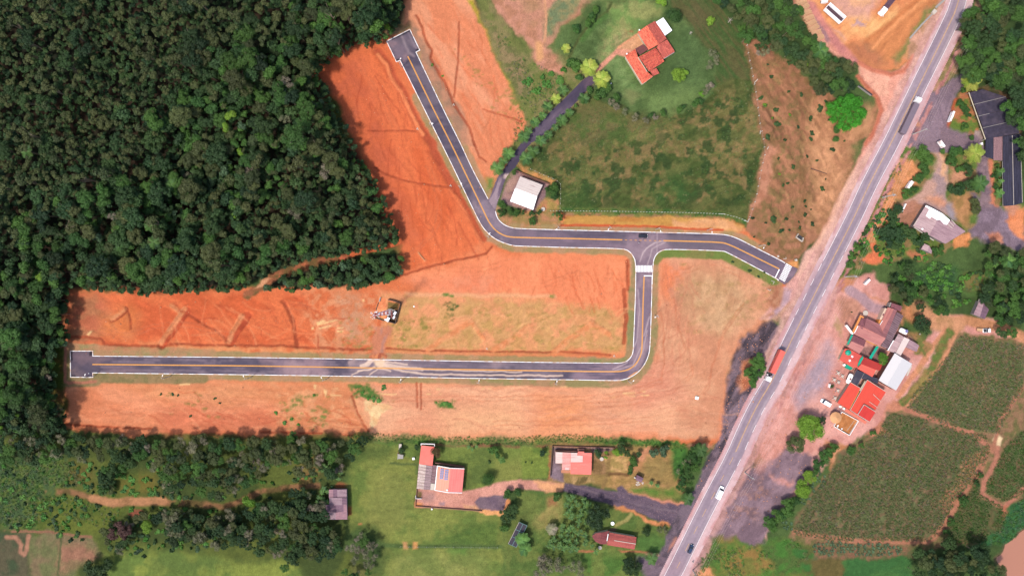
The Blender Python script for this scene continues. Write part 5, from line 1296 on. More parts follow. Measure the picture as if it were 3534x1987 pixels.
# ---- the big forest
rs = np.random.default_rng(77)
FO = [(p[0],p[1]) for p in FOREST]
cent = np.array([(p[0],p[1]) for p in spots(FO,4.0,4,.62,.06)])
cent2 = spots(FOREST2,3.4,5,.45,.03)
trees = []
def okind(x,y):
    """which sort of tree grows where in the forest"""
    e = fbm(np.array([x]),np.array([y]),260,2,12)[0];q = rs.random()
    dx = x / 1235.0;dy = y / 1000.0
    euc = (dx + dy < .82 + (e - .5) * .5) and x < 1000
    bush = x > 850 and y > 420
    if euc: return 'euca' if q < .8 else ('dark' if q < .95 else 'olive')
    if bush: return 'euca' if q < .45 else ('dark' if q < .7 else ('green' if q < .80 else ('olive' if q < .98 else 'grey')))
    g = fbm(np.array([x]),np.array([y]),330,2,41)[0] * .5 - .2
    return 'dark' if q < .42 - g else ('green' if q < .72 - g * .4 else ('olive' if q < .92 else ('lime' if q < .935 else ('grey' if q < .95 else ('blue' if q < .96 else 'euca')))))
edge_pts = [W2(p) for p in FOREST]
for (x,y) in cent:
    k = okind(x,y)
    s_ = math.exp(rs.normal(0,.34));r = {'euca': 2.1,'dark': 3.0,'green': 2.7,'olive': 2.6,'lime': 1.7,'grey': 2.7,'blue': 2.0}[k] * s_;r = min(max(r,1.3),5.6)
    h = (5 + 16 * fbm(np.array([x]),np.array([y]),210,2,30)[0] + rs.normal(0,1.5) + (s_ - 1) * 4 + (2 if k == 'euca' else 0))
    trees.append((x,y,r,h,k))
for (x,y) in cent2:
    q = rs.random();k = 'dark' if q < .5 else ('green' if q < .75 else ('olive' if q < .92 else 'blue'))
    trees.append((x,y,rs.uniform(1.5,3.3),rs.uniform(6,10),k))
FD = np.array([(t[0],t[1]) for t in trees]);wd = segd(PS(FOREST),(FD[:,0] - WPX / 2) * MPP,(HPX / 2 - FD[:,1]) * MPP,True)
wd2 = segd(PS(FOREST2),(FD[:,0] - WPX / 2) * MPP,(HPX / 2 - FD[:,1]) * MPP,True)
T2 = []
for i,t in enumerate(trees):
    d = min(wd[i] if i < len(cent) else 9,wd2[i] if i >= len(cent) else 9)
    x,y,r,h,k = t
    if d < 7: h = min(h,4.5 + d * 1.1);r = min(r,1.6 + d * .35)
    T2.append((x,y,r,h,k))
trees = T2
inview = [t for t in trees if -20 < t[0] < WPX + 20 and -20 < t[1] < HPX + 20]
inview.sort(key=lambda t: -t[2])
single,rest = set(id(t) for t in inview[:285]),[]
LBL = {'euca': 'slender olive-crowned tree in the dense forest at the upper left','dark': 'dark green broad-crowned tree in the dense forest at the upper left','green': 'fresh green leafy tree in the dense forest at the upper left',
       'olive': 'olive green rounded tree in the dense forest at the upper left','lime': 'small lime green tree in the dense forest at the upper left','grey': 'greyish thin-leaved tree in the dense forest at the upper left','blue': 'bluish green tree in the dense forest at the upper left'}
proto_objs = {}
HN = ['at the left edge','left of centre','in the centre','right of centre','near the plots'];VN = ['top','upper','middle','lower','bottom']
cells = {}
for t in trees:
    if id(t) in single: cells.setdefault((t[4],min(4,max(0,int(t[0] / 285))),min(4,max(0,int(t[1] / 260)))),[]).append(t)
PLB = {}
SHORT = {'euca': 'slender olive-crowned','dark': 'dark green','green': 'fresh green','olive': 'olive green','lime': 'small lime green','grey': 'greyish thin-leaved','blue': 'bluish green'}
for (k,i,j),L_ in cells.items():
    L_.sort(key=lambda t: t[0])
    for q,t in enumerate(L_):
        o_ = ordl(q,len(L_));PLB[id(t)] = '%s forest tree %s of the %s rows' % (SHORT[k],HN[i],VN[j]) + (', ' + o_ if o_ else '')
for t in trees:
    if id(t) in single:
        x,y,r,h,k = t
        kk = {'dark': 'bigdark','green': 'biggreen','olive': 'bigolive'}.get(k,k) if r > 2.9 else k
        o = put_tree((x,y),r,h,kk,PLB[id(t)],'tree',LBL[k].split(' tree')[0] + ' trees of the forest',.45 + fbm(np.array([x]),np.array([y]),260,2,61)[0] * .9 + rs.uniform(-.1,.15),'forest_tree')
        c = [q for q in o.children if q.name.startswith('crown')][0]
        proto_objs.setdefault(kk,{})[c.data.name] = c
    else: rest.append(t)
def protos(kind):
    """objects that carry each crown mesh of a kind"""
    out = []
    for me in CM[kind]:
        f = None
        for o in bpy.data.objects:
            if o.type == 'MESH' and o.data == me: f = o;break
        out.append(f)
    return [o for o in out if o]
# ---- trees, shrubs and palms that stand apart
N3 = 'by its place'
grove('t03 855,1090,195','vivid','big vivid green dome-shaped tree','beside the curve of the dirt entrance',9)
grove('t02 1500,155,92','round','trimmed round olive tree','beside the white flat roof of the hilltop house',5,tint=.7)
grove('t02 1555,735,78','biglime','lime green garden tree','on the lawn right of the tiled house',5)
grove('t02 1615,705,45 1870,200,50 1385,20,60','lime','yellowish green small tree','on the slopes round the hilltop house',3.5,tint=1.1)
grove('t02 700,185,60 740,100,45 660,230,45 545,260,50 530,300,38 690,150,40','green','loose green tree','on the bank left of the hilltop house',3.5,tint=.95)
grove('t02 1900,525,62 1880,640,58 1930,600,40 1850,840,60 1820,900,45 1290,1150,40 1120,1160,48 1010,1100,46 1230,1190,40 1330,1170,36 900,1010,56 950,1070,40','grey','greyish sparse tree','in the ring of trees round the hill lawn',4.5)
grove('t02 800,920,80 860,870,56 940,960,50 750,960,40 880,1010,50 1560,1080,42 1600,1060,30 1390,1110,38 1275,1140,34 1780,1000,40 1725,1000,42 1700,1030,30','green','small green tree','in the ring of trees round the hill lawn',4,tint=.85)
grove('t02 1785,925,34','lime','bright little tree','at the lower right of the ring round the hill lawn',3)
grove('t02 2400,510,62 2330,520,36','grey','pale leafless-looking tree','at the top edge of the brown field',4,tint=1.25)
# driveway sides
grove('t02 520,640,70 470,610,50 570,760,45 540,690,50 680,890,42 620,1000,36 540,1045,26','green','leafy green bush','along the upper driveway',2.5)
grove('t02 370,800,70 250,830,60 150,900,60 300,730,50 60,800,60 420,680,40 200,760,40','shrub','low scrub bush','in the rough ground left of the driveway',1.4,'shrub',tint=.8)
# block of trees between field and quarry
blk = parse('t02 1900,-80 2060,120 2190,330 2230,440 2400,430 t03 0,420 190,540 340,640 380,720 470,800 560,870 720,920 900,850 940,740 900,600 760,560 650,540 560,430 480,330 400,180 330,60 250,-80')
MASS = []
TRACK = parse('t30 470,590 700,600 900,655 1100,700 1500,695 1900,715 2200,750 2400,680 2576,590 t31 100,590 300,545 560,540')
def fillwood(poly,sp,seed,kinds,rr,hh,where,group,tint=(.75,1.1),name='tree',cap=6):
    rs_ = np.random.default_rng(seed);pts = spots(poly,sp,seed,.45,.03)
    pts = pts[segd(TRACK,pts[:,0],pts[:,1]) * MPP > 3.6];d = segd(poly,pts[:,0],pts[:,1],True) * MPP
    items = []
    for (x,y),q in zip(pts,d):
        k = kinds[rs_.choice(len(kinds),p=np.array([w for _,w,_,_ in kinds]) / sum(w for _,w,_,_ in kinds))]
        r = rs_.uniform(*rr)
        items.append((x,y,r,min(rs_.uniform(*hh),3 + q * 1.3 + r),k))
    mass = []
    for k in kinds:
        L_ = sorted([t for t in items if t[4] is k and -30 < t[0] < WPX + 30 and -30 < t[1] < HPX + 30],key=lambda t: -t[2])
        mass += L_[cap:] + [t for t in items if t[4] is k and t not in L_]
        L_ = sorted(L_[:cap],key=lambda t: t[0])
        for i,(x,y,r,h,_) in enumerate(L_):
            o_ = ordl(i,len(L_));lab = '%s %s' % (k[2],where) + (', ' + o_ if o_ else '')
            put_tree((x,y),r,h,k[3],lab,'tree',group + ', ' + k[2],rs_.uniform(*tint),name)
    MASS.append((group,where,mass))
fillwood(blk,4.6,21,[('o',.45,'olive green tree','bigolive'),('d',.3,'dark green tree','bigdark'),('g',.25,'fresh green tree','biggreen')],(2.3,4.0),(7,12),'in the wood beside the dirt quarry lot','wood by the quarry lot')
east = parse('t03 2150,-60 2080,100 2000,240 2010,450 1930,620 1960,720 2050,740 2200,840 2400,900 2440,1080 2480,1180 2520,1431 t13 2560,100 2720,200 2720,-500 t03 2700,-100')
fillwood(east,5.0,22,[('d',.5,'dark green tall tree','bigdark'),('g',.28,'green tall tree','biggreen'),('o',.22,'olive tall tree','bigolive')],(2.8,4.8),(9,14),'in the wood at the upper right corner','upper right wood',tint=(.7,1.05))
grove('t03 2040,430,60 2200,180,70 2320,80,90','biggreen','vivid green tree','on the highway side of the upper right wood',11,tint=1.35)
b1 = parse('D -20,1105 170,1095 270,1098 600,1102 900,1098 935,1115 900,1150 860,1170 840,1215 800,1190 770,1215 735,1180 690,1175 650,1190 620,1235 540,1262 490,1260 430,1250 400,1200 370,1160 320,1165 290,1190 255,1240 235,1170 150,1150 60,1165 -20,1170')
fillwood(b1,4.2,23,[('d',.28,'dark green tree','bigdark'),('o',.3,'olive tree','bigolive'),('g',.22,'fresh green tree','biggreen'),('y',.2,'greyish dry-crowned tree','grey')],(2.0,3.6),(5,10),'in the tree belt below the lower plots','tree belt below the plots',tint=(.9,1.3))
b2 = parse('D 590,1265 620,1240 720,1235 800,1250 815,1290 850,1330 865,1370 855,1395 800,1400 740,1420 720,1448 700,1400 600,1380 520,1370 440,1345 400,1330 440,1300 520,1290 560,1280')
fillwood(b2,3.7,24,[('d',.55,'dark green tree','bigdark'),('o',.2,'olive tree','bigolive'),('g',.1,'fresh green tree','biggreen'),('y',.15,'greyish dry-crowned tree','grey')],(2.0,3.6),(5,10),'in the wood left of the old grey shed','wood left of the grey shed')
b5 = parse('D 450,1260 560,1275 620,1300 600,1380 500,1370 420,1340 380,1320 300,1390 230,1380 250,1340 350,1290 400,1300')
fillwood(b5,5.4,33,[('d',.4,'dark green bushy tree','bigdark'),('o',.3,'olive bushy tree','bigolive'),('y',.3,'dry grey bushy tree','grey')],(1.6,3.2),(3,6),'in the scrub below the left track','scrub below the left track',tint=(.9,1.35))
b3 = parse('D 880,1340 920,1340 955,1370 940,1400 935,1440 880,1460 860,1448 880,1400')
fillwood(b3,4.0,25,[('y',.6,'pinkish grey dry tree','grey'),('g',.4,'bright green tree','biggreen')],(1.8,3.2),(5,8),'in the clump beside the pasture','clump in the pasture')
b4 = parse('t30 1580,760 1800,740 1850,860 1800,960 1900,1080 1650,1050 1600,900')
fillwood(b4,3.4,26,[('y',.7,'greyish dry-crowned tree','grey'),('o',.3,'olive tree','bigolive')],(1.8,3.0),(4,7),'in the thin grove below the dirt track','grove below the track')
grove('t30 1190,960,95 1230,1010,80 1100,1020,70','maroon','dark maroon-leaved tree','above the bottom left fields',6)
grove('t30 1440,950,68','biglime','bright lime tree','right of the maroon trees',5,tint=.95)
grove('t30 1715,1070,80','bigdark','very dark round tree','right of the lime tree at the lower left',6,tint=.5)
grove('t30 940,1370,130','bigdark','dark wide tree','at the bottom edge between two fields',7,tint=.75)
grove('t30 1060,580,75 1050,470,70','bigolive','pale star-leaved tree','above the left dirt track',4,tint=1.4)
grove('t30 2450,700,75','lime','lime-topped tree','at the right end of the dirt track',5,tint=.9)
grove('t30 820,80,60 640,160,70 300,200,90 450,140,60 150,200,80','olive','yellow-green bush','at the left edge below the forest',3,tint=1.0)
# around the solar house
grove('t31 1740,210,66','brown','brown-leaved round tree','touching the red flat roof of the solar house',5)
grove('t31 2245,490,72','round','dense round green tree','on the lawn right of the solar house',5,tint=.8)
grove('t31 1390,195,36 1545,160,34','dark','small dark tree','left of the red flat roof',3)
grove('t31 2255,305,24 t32 40,310,14 100,310,16','dshrub','tiny dark round bush','on the lawn between the two houses',1,'shrub')
grove('t31 2290,200,56 2340,240,36 2390,290,30','green','thin leafy tree','on the lawn right of the solar house',3.5)
grove('t31 2440,630,52 2540,605,48 t32 345,640,60','green','green roadside tree','along the curved lane',3.5,tint=.8)
grove('t31 2430,830,95 2500,790,60','bigdark','dark shady tree','below the lane by the black panels',5)
grove('t31 2400,970,50','green','small green tree','left of the black panels',3)
grove('t32 210,215,38','dark','small dark tree','left of the walled pink house',3)
grove('t32 750,225,48 1160,235,34','dark','dark leafy tree','on the plots right of the pink house',3.5)
grove('t32 838,212,22 832,262,24','lime','little lime tree','beside the white disc by the pink house',2.5)
grove('t32 1005,175,66 1050,220,40','bigdark','dark round tree','on the green bank right of the pink house',5)
grove('t32 940,210,46 975,225,34','lime','light green tree','on the green bank right of the pink house',3)
grove('t32 1100,290,54 1130,330,40 1075,360,38 1075,415,30','green','green bush','in the row across the dry plots',2.5,tint=.8)
grove('t32 1310,212,52 1405,205,58 1430,170,36','blue','bluish green tree','near the right end of the dry plots',3.5,tint=.9)
grove('t32 1760,190,72 1700,200,50 1690,260,60 1745,300,46 1720,370,50 1640,430,60 1600,490,60 1580,560,52 1640,350,40 1660,520,40','biggreen','green tree','in the row beside the dark gravel verge',4.5,tint=.85)
grove('t32 1630,310,50 1540,400,36','grey','dry tan tree','in the row beside the dark gravel verge',3.5,tint=1.1)
grove('t32 745,840,140','bigdark','large dark conical tree','above the long red tiled roof',9,tint=.7)
grove('t32 290,1330,110 180,1300,90 200,1400,90 380,1380,70','grey','large dry olive-grey tree','at the bottom centre of the lawn',6,tint=.95)
grove('t32 520,1340,80 570,1400,70','grey','pinkish bare-looking tree','at the bottom centre of the lawn',6,tint=1.05)
grove('t32 1100,1370,90 1060,1310,60','bigdark','dark tree','at the bottom edge left of the highway',5,tint=.8)
grove('t32 1230,1000,50','dark','small dark tree','below the orange strip of the lane',3,tint=.8)
grove('t32 1380,970,50 1420,1000,36','grey','brown twiggy bush','at the end of the orange strip by the highway',2,tint=.8)
# island tree and the yard
grove('TK 1460,380,150 1400,520,170 1520,560,130 1250,700,160 1400,740,170 1300,860,120 1330,960,90 1190,660,90','biggreen','green-olive tree','in the island clump beside the red lorry',5,tint=1.2)
grove('t23 480,1365,150','biglime','big lime round tree','in the dusty yard below the shops',7)
grove('t23 590,1285,52','bigdark','small green tree','touching the big lime tree in the yard',4)
grove('t33 345,140,105','bigolive','olive round tree','below the big lime tree in the yard',6,tint=1.1)
grove('t23 1195,680,64','biglime','dark lime tree','between the red roof and the white warehouse',5,tint=.75)
grove('t23 1590,350,80 1570,300,60 1620,400,56','bigdark','dark green tree','right of the tiled roofs by the dirt path',4.5,tint=.9)
grove('t33 690,190,76 625,260,76 550,335,74 255,760,104 60,905,70 150,850,84 190,830,60 100,960,50 330,700,56 510,420,44','biggreen','green bushy tree','in the row between yard and crops',4)
grove('t33 470,455,76 395,580,96','biglime','lime round tree','in the row between yard and crops',4)
grove('t33 880,190,52 975,140,34 1090,20,36','biggreen','small bright bush','at the top of the large crop field',2.5)
# workshop surroundings and the green hollow
grove('t13 1580,80,90 1640,140,70 1600,240,70 1540,330,60 1480,440,66 1420,480,56','biggreen','lush green tree','left of the curved track to the workshop',3.5,tint=1.05)
grove('t13 1900,60,60 1870,160,60 1960,240,50 1780,60,30','biggreen','garden tree','above the workshop yard',3.5)
grove('t13 1930,430,80 2060,400,70 2130,410,80 2040,250,60','bigdark','dense green tree','right of the workshop drive',4.5,tint=1.05)
grove('t13 2100,570,62 2110,640,56','bigolive','olive tree','beside the asphalt yard of the workshop',4)
grove('t13 1280,700,60 1290,760,50 1340,620,46 1360,650,40 1200,880,70 1280,850,80 1350,900,90 1420,850,60 1240,960,60 1330,1000,60 1480,900,70 1550,950,60 1620,900,50','bigdark','dark green tree','in the thicket below the grey workshop',4.5,tint=1.15)
grove('t13 1750,1040,60 1700,1060,50 870,1180,50 880,1100,50 940,1000,50 1000,1060,40','biggreen','green bush','in the scrub below the workshop',2.5)
hollow = parse('t13 1240,1190 1350,1150 1500,1200 1560,1300 1560,1431 t23 1560,0 1800,110 1820,200 1960,280 1800,290 1650,220 1500,130 1380,60 1290,0 t13 1230,1330')
fillwood(hollow,4.4,27,[('d',.5,'dark green tree','bigdark'),('g',.35,'green tree','biggreen'),('o',.15,'olive tree','bigolive')],(1.8,3.0),(4,7),'in the thicket above the shop houses','thicket above the shops')
eastg = parse('t13 2240,980 2576,1050 2720,1080 t23 2720,300 2576,330 2480,330 2480,520 2380,500 2300,340 2250,140 2150,100 2100,60 2200,-40 t13 2200,1431 2200,1300')
fillwood(eastg,4.6,28,[('g',.45,'green tree','biggreen'),('d',.3,'dark green tree','bigdark'),('o',.25,'olive tree','bigolive')],(1.8,3.4),(4,7),'in the wood by the small grey hut','wood by the small hut')
riv = parse('t33 1500,1200 1650,1150 1850,1130 2080,1110 2200,1130 2370,1120 2380,1180 2300,1260 2320,1330 2400,1380 2400,1500 1500,1500')
fillwood(riv,4.6,29,[('d',.6,'dark blue-green tree','bigdark'),('o',.4,'olive tree','bigolive')],(2.2,4.0),(6,10),'on the river bank at the bottom right','river bank trees',tint=(.75,1.05))
grove('t33 2160,440,34 2120,520,36 1990,700,60 1870,900,50 1820,1000,40','biggreen','green bush','along the path between the two lower crop fields',2.5,tint=.8)
grove('WR 215,950,100 200,1150,110 400,1100,70 520,1160,90 560,1100,60 700,1130,60 910,1320,110 890,1150,80 1060,1130,70','biggreen','green garden bush','below the white-roofed house',2.5,tint=.85)
grove('WR 1400,560,120 1380,680,110 1230,620,60 1400,780,90 1480,1170,70 1560,1250,80 490,230,60','biggreen','garden tree','round the white-roofed house',3.5,tint=.8)
# shrubs dotted over the brown field
FLD = 't13 305,215,32 690,45,36 160,130,20 440,110,22 590,430,36 250,375,22 205,395,22 420,555,24 490,780,32 190,840,30 265,840,18 110,740,46 235,730,26 60,975,20 370,815,24 360,760,16 420,690,30 480,635,14 300,610,20 540,150,20 625,335,14 30,770,18 430,605,18 t03 30,1035,26 125,1085,28 270,1130,20 150,1215,34 50,1350,32 90,750,24 55,630,16 260,900,22 380,930,30 570,1070,50 480,1170,36 490,1310,36 475,1370,30 660,1180,20 350,1250,24 220,1380,24 630,1000,26 810,1390,16 t12 2290,720,24 2440,975,20 2305,905,16 2500,730,40 2560,860,20 t02 2470,755,26 2370,960,34 2520,1080,36 2540,1220,44 2440,1350,40 2490,1160,16'
grove(FLD,'dshrub','low shrub','dotted over the brown field',1.1,'shrub','low shrubs dotted over the brown field','shrub',seed=9)
grove('t02 2410,1035,24 t13 170,285,16 t03 20,1035,20 270,1130,18 100,1160,14 440,640,20','lime','tiny lime green shrub','in the brown field',1.1,'shrub','tiny lime shrubs in the brown field')
grove('t12 2090,1155,20 2260,1240,26 2345,1300,18 2400,1260,16','dshrub','little dark shrub','on the verge below the road to the highway',.8,'shrub')
grove('t03 725,1280,44 720,1370,36','round','small round green tree','below the big vivid green tree',2.5)
grove('t23 880,220,12','dshrub','tiny dark bush','alone in the yard above the tiled roofs',.8,'shrub')
grove('t21 1210,965,34 1000,1015,26 1160,1090,40 1110,1080,34 1060,1070,26','shrub','low green weed clump','on the lower plots below the mast',.7,'shrub')
grove('t21 1810,1120,34 1850,1125,26','shrub','low dark weed clump','on the lower plots in the middle',.7,'shrub')
grove('t21 150,1215,26 235,1310,34 300,1275,20 370,1330,22 520,1045,22','shrub','scrubby green weed clump','left of the pale clay patch',.7,'shrub')
grove('t20 1700,1030,22 1755,1042,18 1585,1028,18 1880,1245,20 2120,1075,22 2170,1118,16','dshrub','small dark weed clump','on the lower left plot',.5,'shrub')
grove('t01 1690,640,18 1795,750,18','shrub','small green tuft','in the ditch right of the slanting road',.6,'shrub')
grove('NU 720,150,34 700,290,60 740,350,50 730,505,46 770,400,30 800,620,30 690,760,50 600,850,60 740,910,40 1040,1000,44 1080,1180,40 1040,1110,36 1060,900,30 690,1130,70','biggreen','ornamental garden plant','in the nursery beds beside the black shade roofs',2.0,tint=.9)
# ---- palms
def frond_mesh(seed,droop=.5,wd=.2,n=9):
    """one feather frond: a drooping rib with leaflets, length 1 along +x"""
    rs_ = np.random.default_rng(seed);V = [];F = [];sh = []
    for i in range(n):
        t = (i + .6) / n;x = t;z = .25 * t - droop * t * t
        L_ = wd * (1 - (2 * t - .9) ** 2 * .7) * 1.5
        for s in (-1,1):
            b = len(V);w = .055
            V += [(x - w,0,z),(x + w,0,z),(x + w * .6 + L_ * .5,s * L_,z - L_ * .35),(x - w * .1 + L_ * .45,s * L_ * 1.05,z - L_ * .4)]
            F.append((b,b + 1,b + 2,b + 3));sh.append(np.clip(rs_.normal(.5,.2),0,1))
    return V,F,sh
FRO = {}
def frond(mat,v):
    k = (mat,v)
    if k not in FRO:
        V,F,sh = frond_mesh(v,.45 + .1 * v);FRO[k] = mesh_from('frond',np.array(V),np.array(F),np.array(sh),LM[mat])
    return FRO[k]
PTR = MB();PTR.tube((0,0,0),(.05,.02,.5),.05,.035,7);PTR.tube((.05,.02,.5),(0,0,1),.035,.03,7);PTR = PTR.mesh('trunk',PBARK)
PL = {}
def palm(p,r,h,mat,label,group=None,nf=11,tint=1.0,seed=0):
    rs_ = random.Random(seed);x,y = W2(p,h)
    t = empty('palm_tree',(x,y,zat(x,y)),label,'palm tree',group)
    k = link('trunk',PTR,t);k.scale = (h * .55 + 1,h * .55 + 1,h)
    for i in range(nf):
        f = link('frond',frond(mat,i % 3),t);f.location = (0,0,h - .05);a = i * 2.4 + rs_.uniform(-.25,.25);s = r * rs_.uniform(.85,1.12)
        f.rotation_euler = (0,rs_.uniform(-.45,.1),a);f.scale = (s,s * 1.1,s);f.color = (tint,tint,tint,1)
def palms(spec,mat,look,where,h,group=None,nf=11,tint=1.0):
    pts = parse(spec,True);fs = [];fr_ = None
    for tok in spec.split():
        if tok in FR: fr_ = FR[tok][2]
        else: fs.append(fr_)
    it = sorted(zip(pts,fs),key=lambda a: a[0][0]);n = len(it)
    for i,(p,f) in enumerate(it):
        o = ordl(i,n);palm(p[:2],p[2] / f * MPP,h,mat,look + ' ' + where + (', ' + o if o else ''),group,nf,tint * random.Random(i).uniform(.85,1.15),i)
LM['goldpalm'] = mat_leaf('leaves_golden_palm',C(172,178,70),C(150,172,64),C(186,180,84))
palms('t02 670,670,82','goldpalm','golden green bushy palm','left of the paved gate end of the driveway',4,nf=18)
palms('t02 795,785,80','goldpalm','golden green bushy palm','right of the paved gate end of the driveway',4,nf=18)
palms('t02 440,480,44','goldpalm','lone yellowish palm','on the bank left of the hilltop drive',3,nf=12)
palms('t02 405,890,56 255,1050,56 130,1210,50 205,1140,44 20,1350,60 65,1290,44 t11 2440,85,64 2390,160,48 2335,230,66','banana','green palm','on the left of the dark driveway',4,'palms along the left of the driveway',tint=1.0)
palms('t02 340,975,48','goldpalm','yellow-tinged palm','on the left of the dark driveway',4)
palms('t02 615,970,60 470,1110,46 395,1190,58 330,1255,38 265,1330,44 185,1390,56 t12 110,60,62 45,130,62','banana','green palm','on the right of the dark driveway',4,'palms along the right of the driveway',tint=.85)
palms('t32 1645,670,62','banana','dark lone palm','at the corner where the lane meets the highway',4,tint=.6)
palms('t32 1285,1260,60','banana','dark lone palm','beside the gravel left of the lower highway',4,tint=.75)
palms('t32 1775,185,66','banana','dark spiky palm','at the top of the row by the gravel verge',5.5,tint=.5)
palms('t32 300,970,58','blue' if False else 'grey','grey-leaved fan palm','left of the banana grove',3,nf=16,tint=1.15)
palms('t32 10,1075,70 30,1160,66','banana','pale green palm','against the black panels',3.5,nf=13,tint=1.2)
palms('t31 2380,285,34','banana','small palm','on the lawn right of the solar house',3,nf=9,tint=.8)
palms('NU 800,60,90','goldpalm','large pale palm','above the shade roof corner',7,nf=14,tint=.85)
palms('NU 830,780,90','goldpalm','large pale palm','at the bend of the nursery lane',6,nf=14,tint=.8)
palms('NU 880,1080,80','banana','dark green palm','over the nursery lane further down',6,nf=14,tint=.7)
palms('NU 1075,965,50 1070,1180,50 1085,1060,30','banana','small nursery palm','against the long black roof',3,nf=9)
palms('t13 2420,1140,70','banana','green palm','in the thicket right of the workshop',5,nf=13)
palms('t03 560,500,80 600,590,70','banana','spiky green palm','at the end of the wood by the quarry ramp',6,nf=14,tint=.9)
palms('t10 1690,390,60 1480,800,60 1520,960,60 1180,1000,50 t00 1560,1270,60 1850,1190,60 2350,560,56 t10 250,60,60','banana','palm crown','poking out of the upper left forest',13,'palms in the forest',nf=10,tint=.75)
# ---- banana plants (long leaves)
def banana_leaf(seed):
    V = [];F = [];sh = [];n = 4
    for i in range(n + 1):
        t = i / n;w = .17 * math.sin(math.pi * min(.12 + t * .9,1)) + .01;z = .55 * t - .75 * t * t
        V += [(t,-w,z - .04),(t,w,z - .04)]
    for i in range(n): F.append((2 * i,2 * i + 2,2 * i + 3,2 * i + 1))
    me = bpy.data.meshes.new('leaf');me.from_pydata(V,[],F)
    a = me.attributes.new('leaf','FLOAT','POINT');a.data.foreach_set('value',np.full(len(V),.3 + .2 * seed,np.float32))
    me.materials.append(LM['banana']);me.update();return me
BLF = [banana_leaf(i) for i in range(3)]
BST = MB();BST.tube((0,0,0),(0,0,1),.16,.10,7);BST = BST.mesh('stem',mat_plain('banana_stem',C(140,140,90)))
def bananas(poly,sp,seed,where,group,rr=(1.2,1.9),hh=(2.5,4),tint=1.0):
    rs_ = random.Random(seed);pts = sorted(map(tuple,spots(parse(poly),sp,seed,.4,.05)));n = len(pts);rl = rowlab(pts)
    for i,p in enumerate(pts):
        h = rs_.uniform(*hh);r = rs_.uniform(*rr);x,y = W2(p,h)
        lab = 'banana plant ' + where + rl[i]
        t = empty('banana_plant',(x,y,zat(x,y)),lab,'banana plant',group)
        k = link('stem',BST,t);k.scale = (1,1,h)
        for j in range(8):
            f = link('leaf',BLF[(i + j) % 3],t);f.location = (0,0,h - .1);s = r * rs_.uniform(.8,1.15)
            f.rotation_euler = (rs_.uniform(-.3,.3),rs_.uniform(-.2,.2),j * .785 + rs_.uniform(-.3,.3));f.scale = (s,s,s);v = tint * rs_.uniform(.7,1.2);f.color = (v,v,v,1)
bananas('t32 440,640 560,640 700,720 640,900 560,920 600,1000 700,1010 700,1110 560,1180 420,1210 220,1170 320,1010 430,880 420,760',2.6,1,'in the grove beside the red tiled roof','banana grove by the red tiled roof',tint=.8)
bananas('t31 500,640 620,560 700,610 690,700 600,740 560,830 470,800 460,700',2.5,2,'beside the old grey shed','banana plants by the grey shed',tint=.85)
bananas('t31 560,270 640,220 800,360 800,480 700,500 580,420',2.6,3,'above the old grey shed','banana plants above the grey shed',tint=.75)
bananas('t31 1790,170 1850,130 1860,200',2.4,4,'right of the brown tree at the solar house','banana plants by the brown tree')
bananas('t31 2000,150 2180,150 2180,205 2010,205',2.6,5,'below the green bank of the lawn','banana plants below the bank',rr=(.9,1.4),hh=(1.8,2.6),tint=1.1)
bananas('t32 1270,490 1400,530 1380,590 1290,540',2.2,6,'below the small grey hut on the dry plot','banana plants on the dry plot',rr=(.9,1.4),hh=(1.5,2.4),tint=1.05)
bananas('t32 690,1110 760,1100 740,1210 680,1210',2.3,7,'beside the satellite dish under the red tiled roof','banana plants by the dish',tint=.9)
bananas('t13 2260,1080 2576,1060 2576,1180 2300,1190',3.0,8,'in the thicket at the right edge','banana plants at the right edge',tint=.9)
bananas('t12 280,660 370,640 390,700 330,720',2.4,9,'at the lower right corner of the white-roofed house','banana plants by the white-roofed house',rr=(.9,1.3),hh=(1.8,2.5))
# spiky blue-green plants
def rosette(seed):
    rs_ = np.random.default_rng(seed);V = [];F = [];sh = []
    for i in range(16):
        a = i * 2.399;e = .35 + .7 * (i % 4) / 4;w = .08;L_ = 1.0
        d = np.array((math.cos(a) * math.cos(e),math.sin(a) * math.cos(e),math.sin(e)));s = np.array((-math.sin(a),math.cos(a),0)) * w
        b = len(V);V += [tuple(s),tuple(d * L_ * .6 + s * 1.1),tuple(d * L_),tuple(d * L_ * .6 - s * 1.1)];F.append((b,b + 1,b + 2,b + 3));sh.append(np.clip(rs_.normal(.5,.25),0,1))
    return mesh_from('rosette',np.array(V),np.array(F),np.array(sh),LM['blue'])
ROS = [rosette(i) for i in range(2)]
def rosettes(poly,sp,seed,where,group,r=(.8,1.15)):
    rs_ = random.Random(seed);pts = sorted(map(tuple,spots(parse(poly),sp,seed,.3,.05)));n = len(pts);rl = rowlab(pts)
    for i,p in enumerate(pts):
        x,y = W2(p,.5);o = link('spiky_plant',ROS[i % 2]);s = rs_.uniform(*r);o.location = (x,y,zat(x,y));o.scale = (s,s,s);o.rotation_euler = (0,0,rs_.uniform(0,6))
        v = rs_.uniform(.7,1.2);o.color = (v,v,v,1)
        tag(o,'spiky plant ' + where + rl[i],'spiky plant',group)
rosettes('t33 500,1110 640,1090 960,1100 1200,1115 1380,1150 1370,1210 1050,1230 780,1215 640,1230 490,1210',1.75,1,'in the band below the large crop field','spiky plants below the large crop field')
rosettes('t33 500,430 560,390 640,460 580,560 500,600 460,520',1.8,2,'behind the lime trees of the yard edge','spiky plants behind the lime trees')
rosettes('t33 330,670 480,640 440,720 360,760 340,720',1.8,3,'halfway down the row at the yard edge','spiky plants halfway down the row')
rosettes('t33 180,900 290,870 290,980 210,1000',1.8,4,'at the lower end of the yard edge','spiky plants at the lower end of the row')
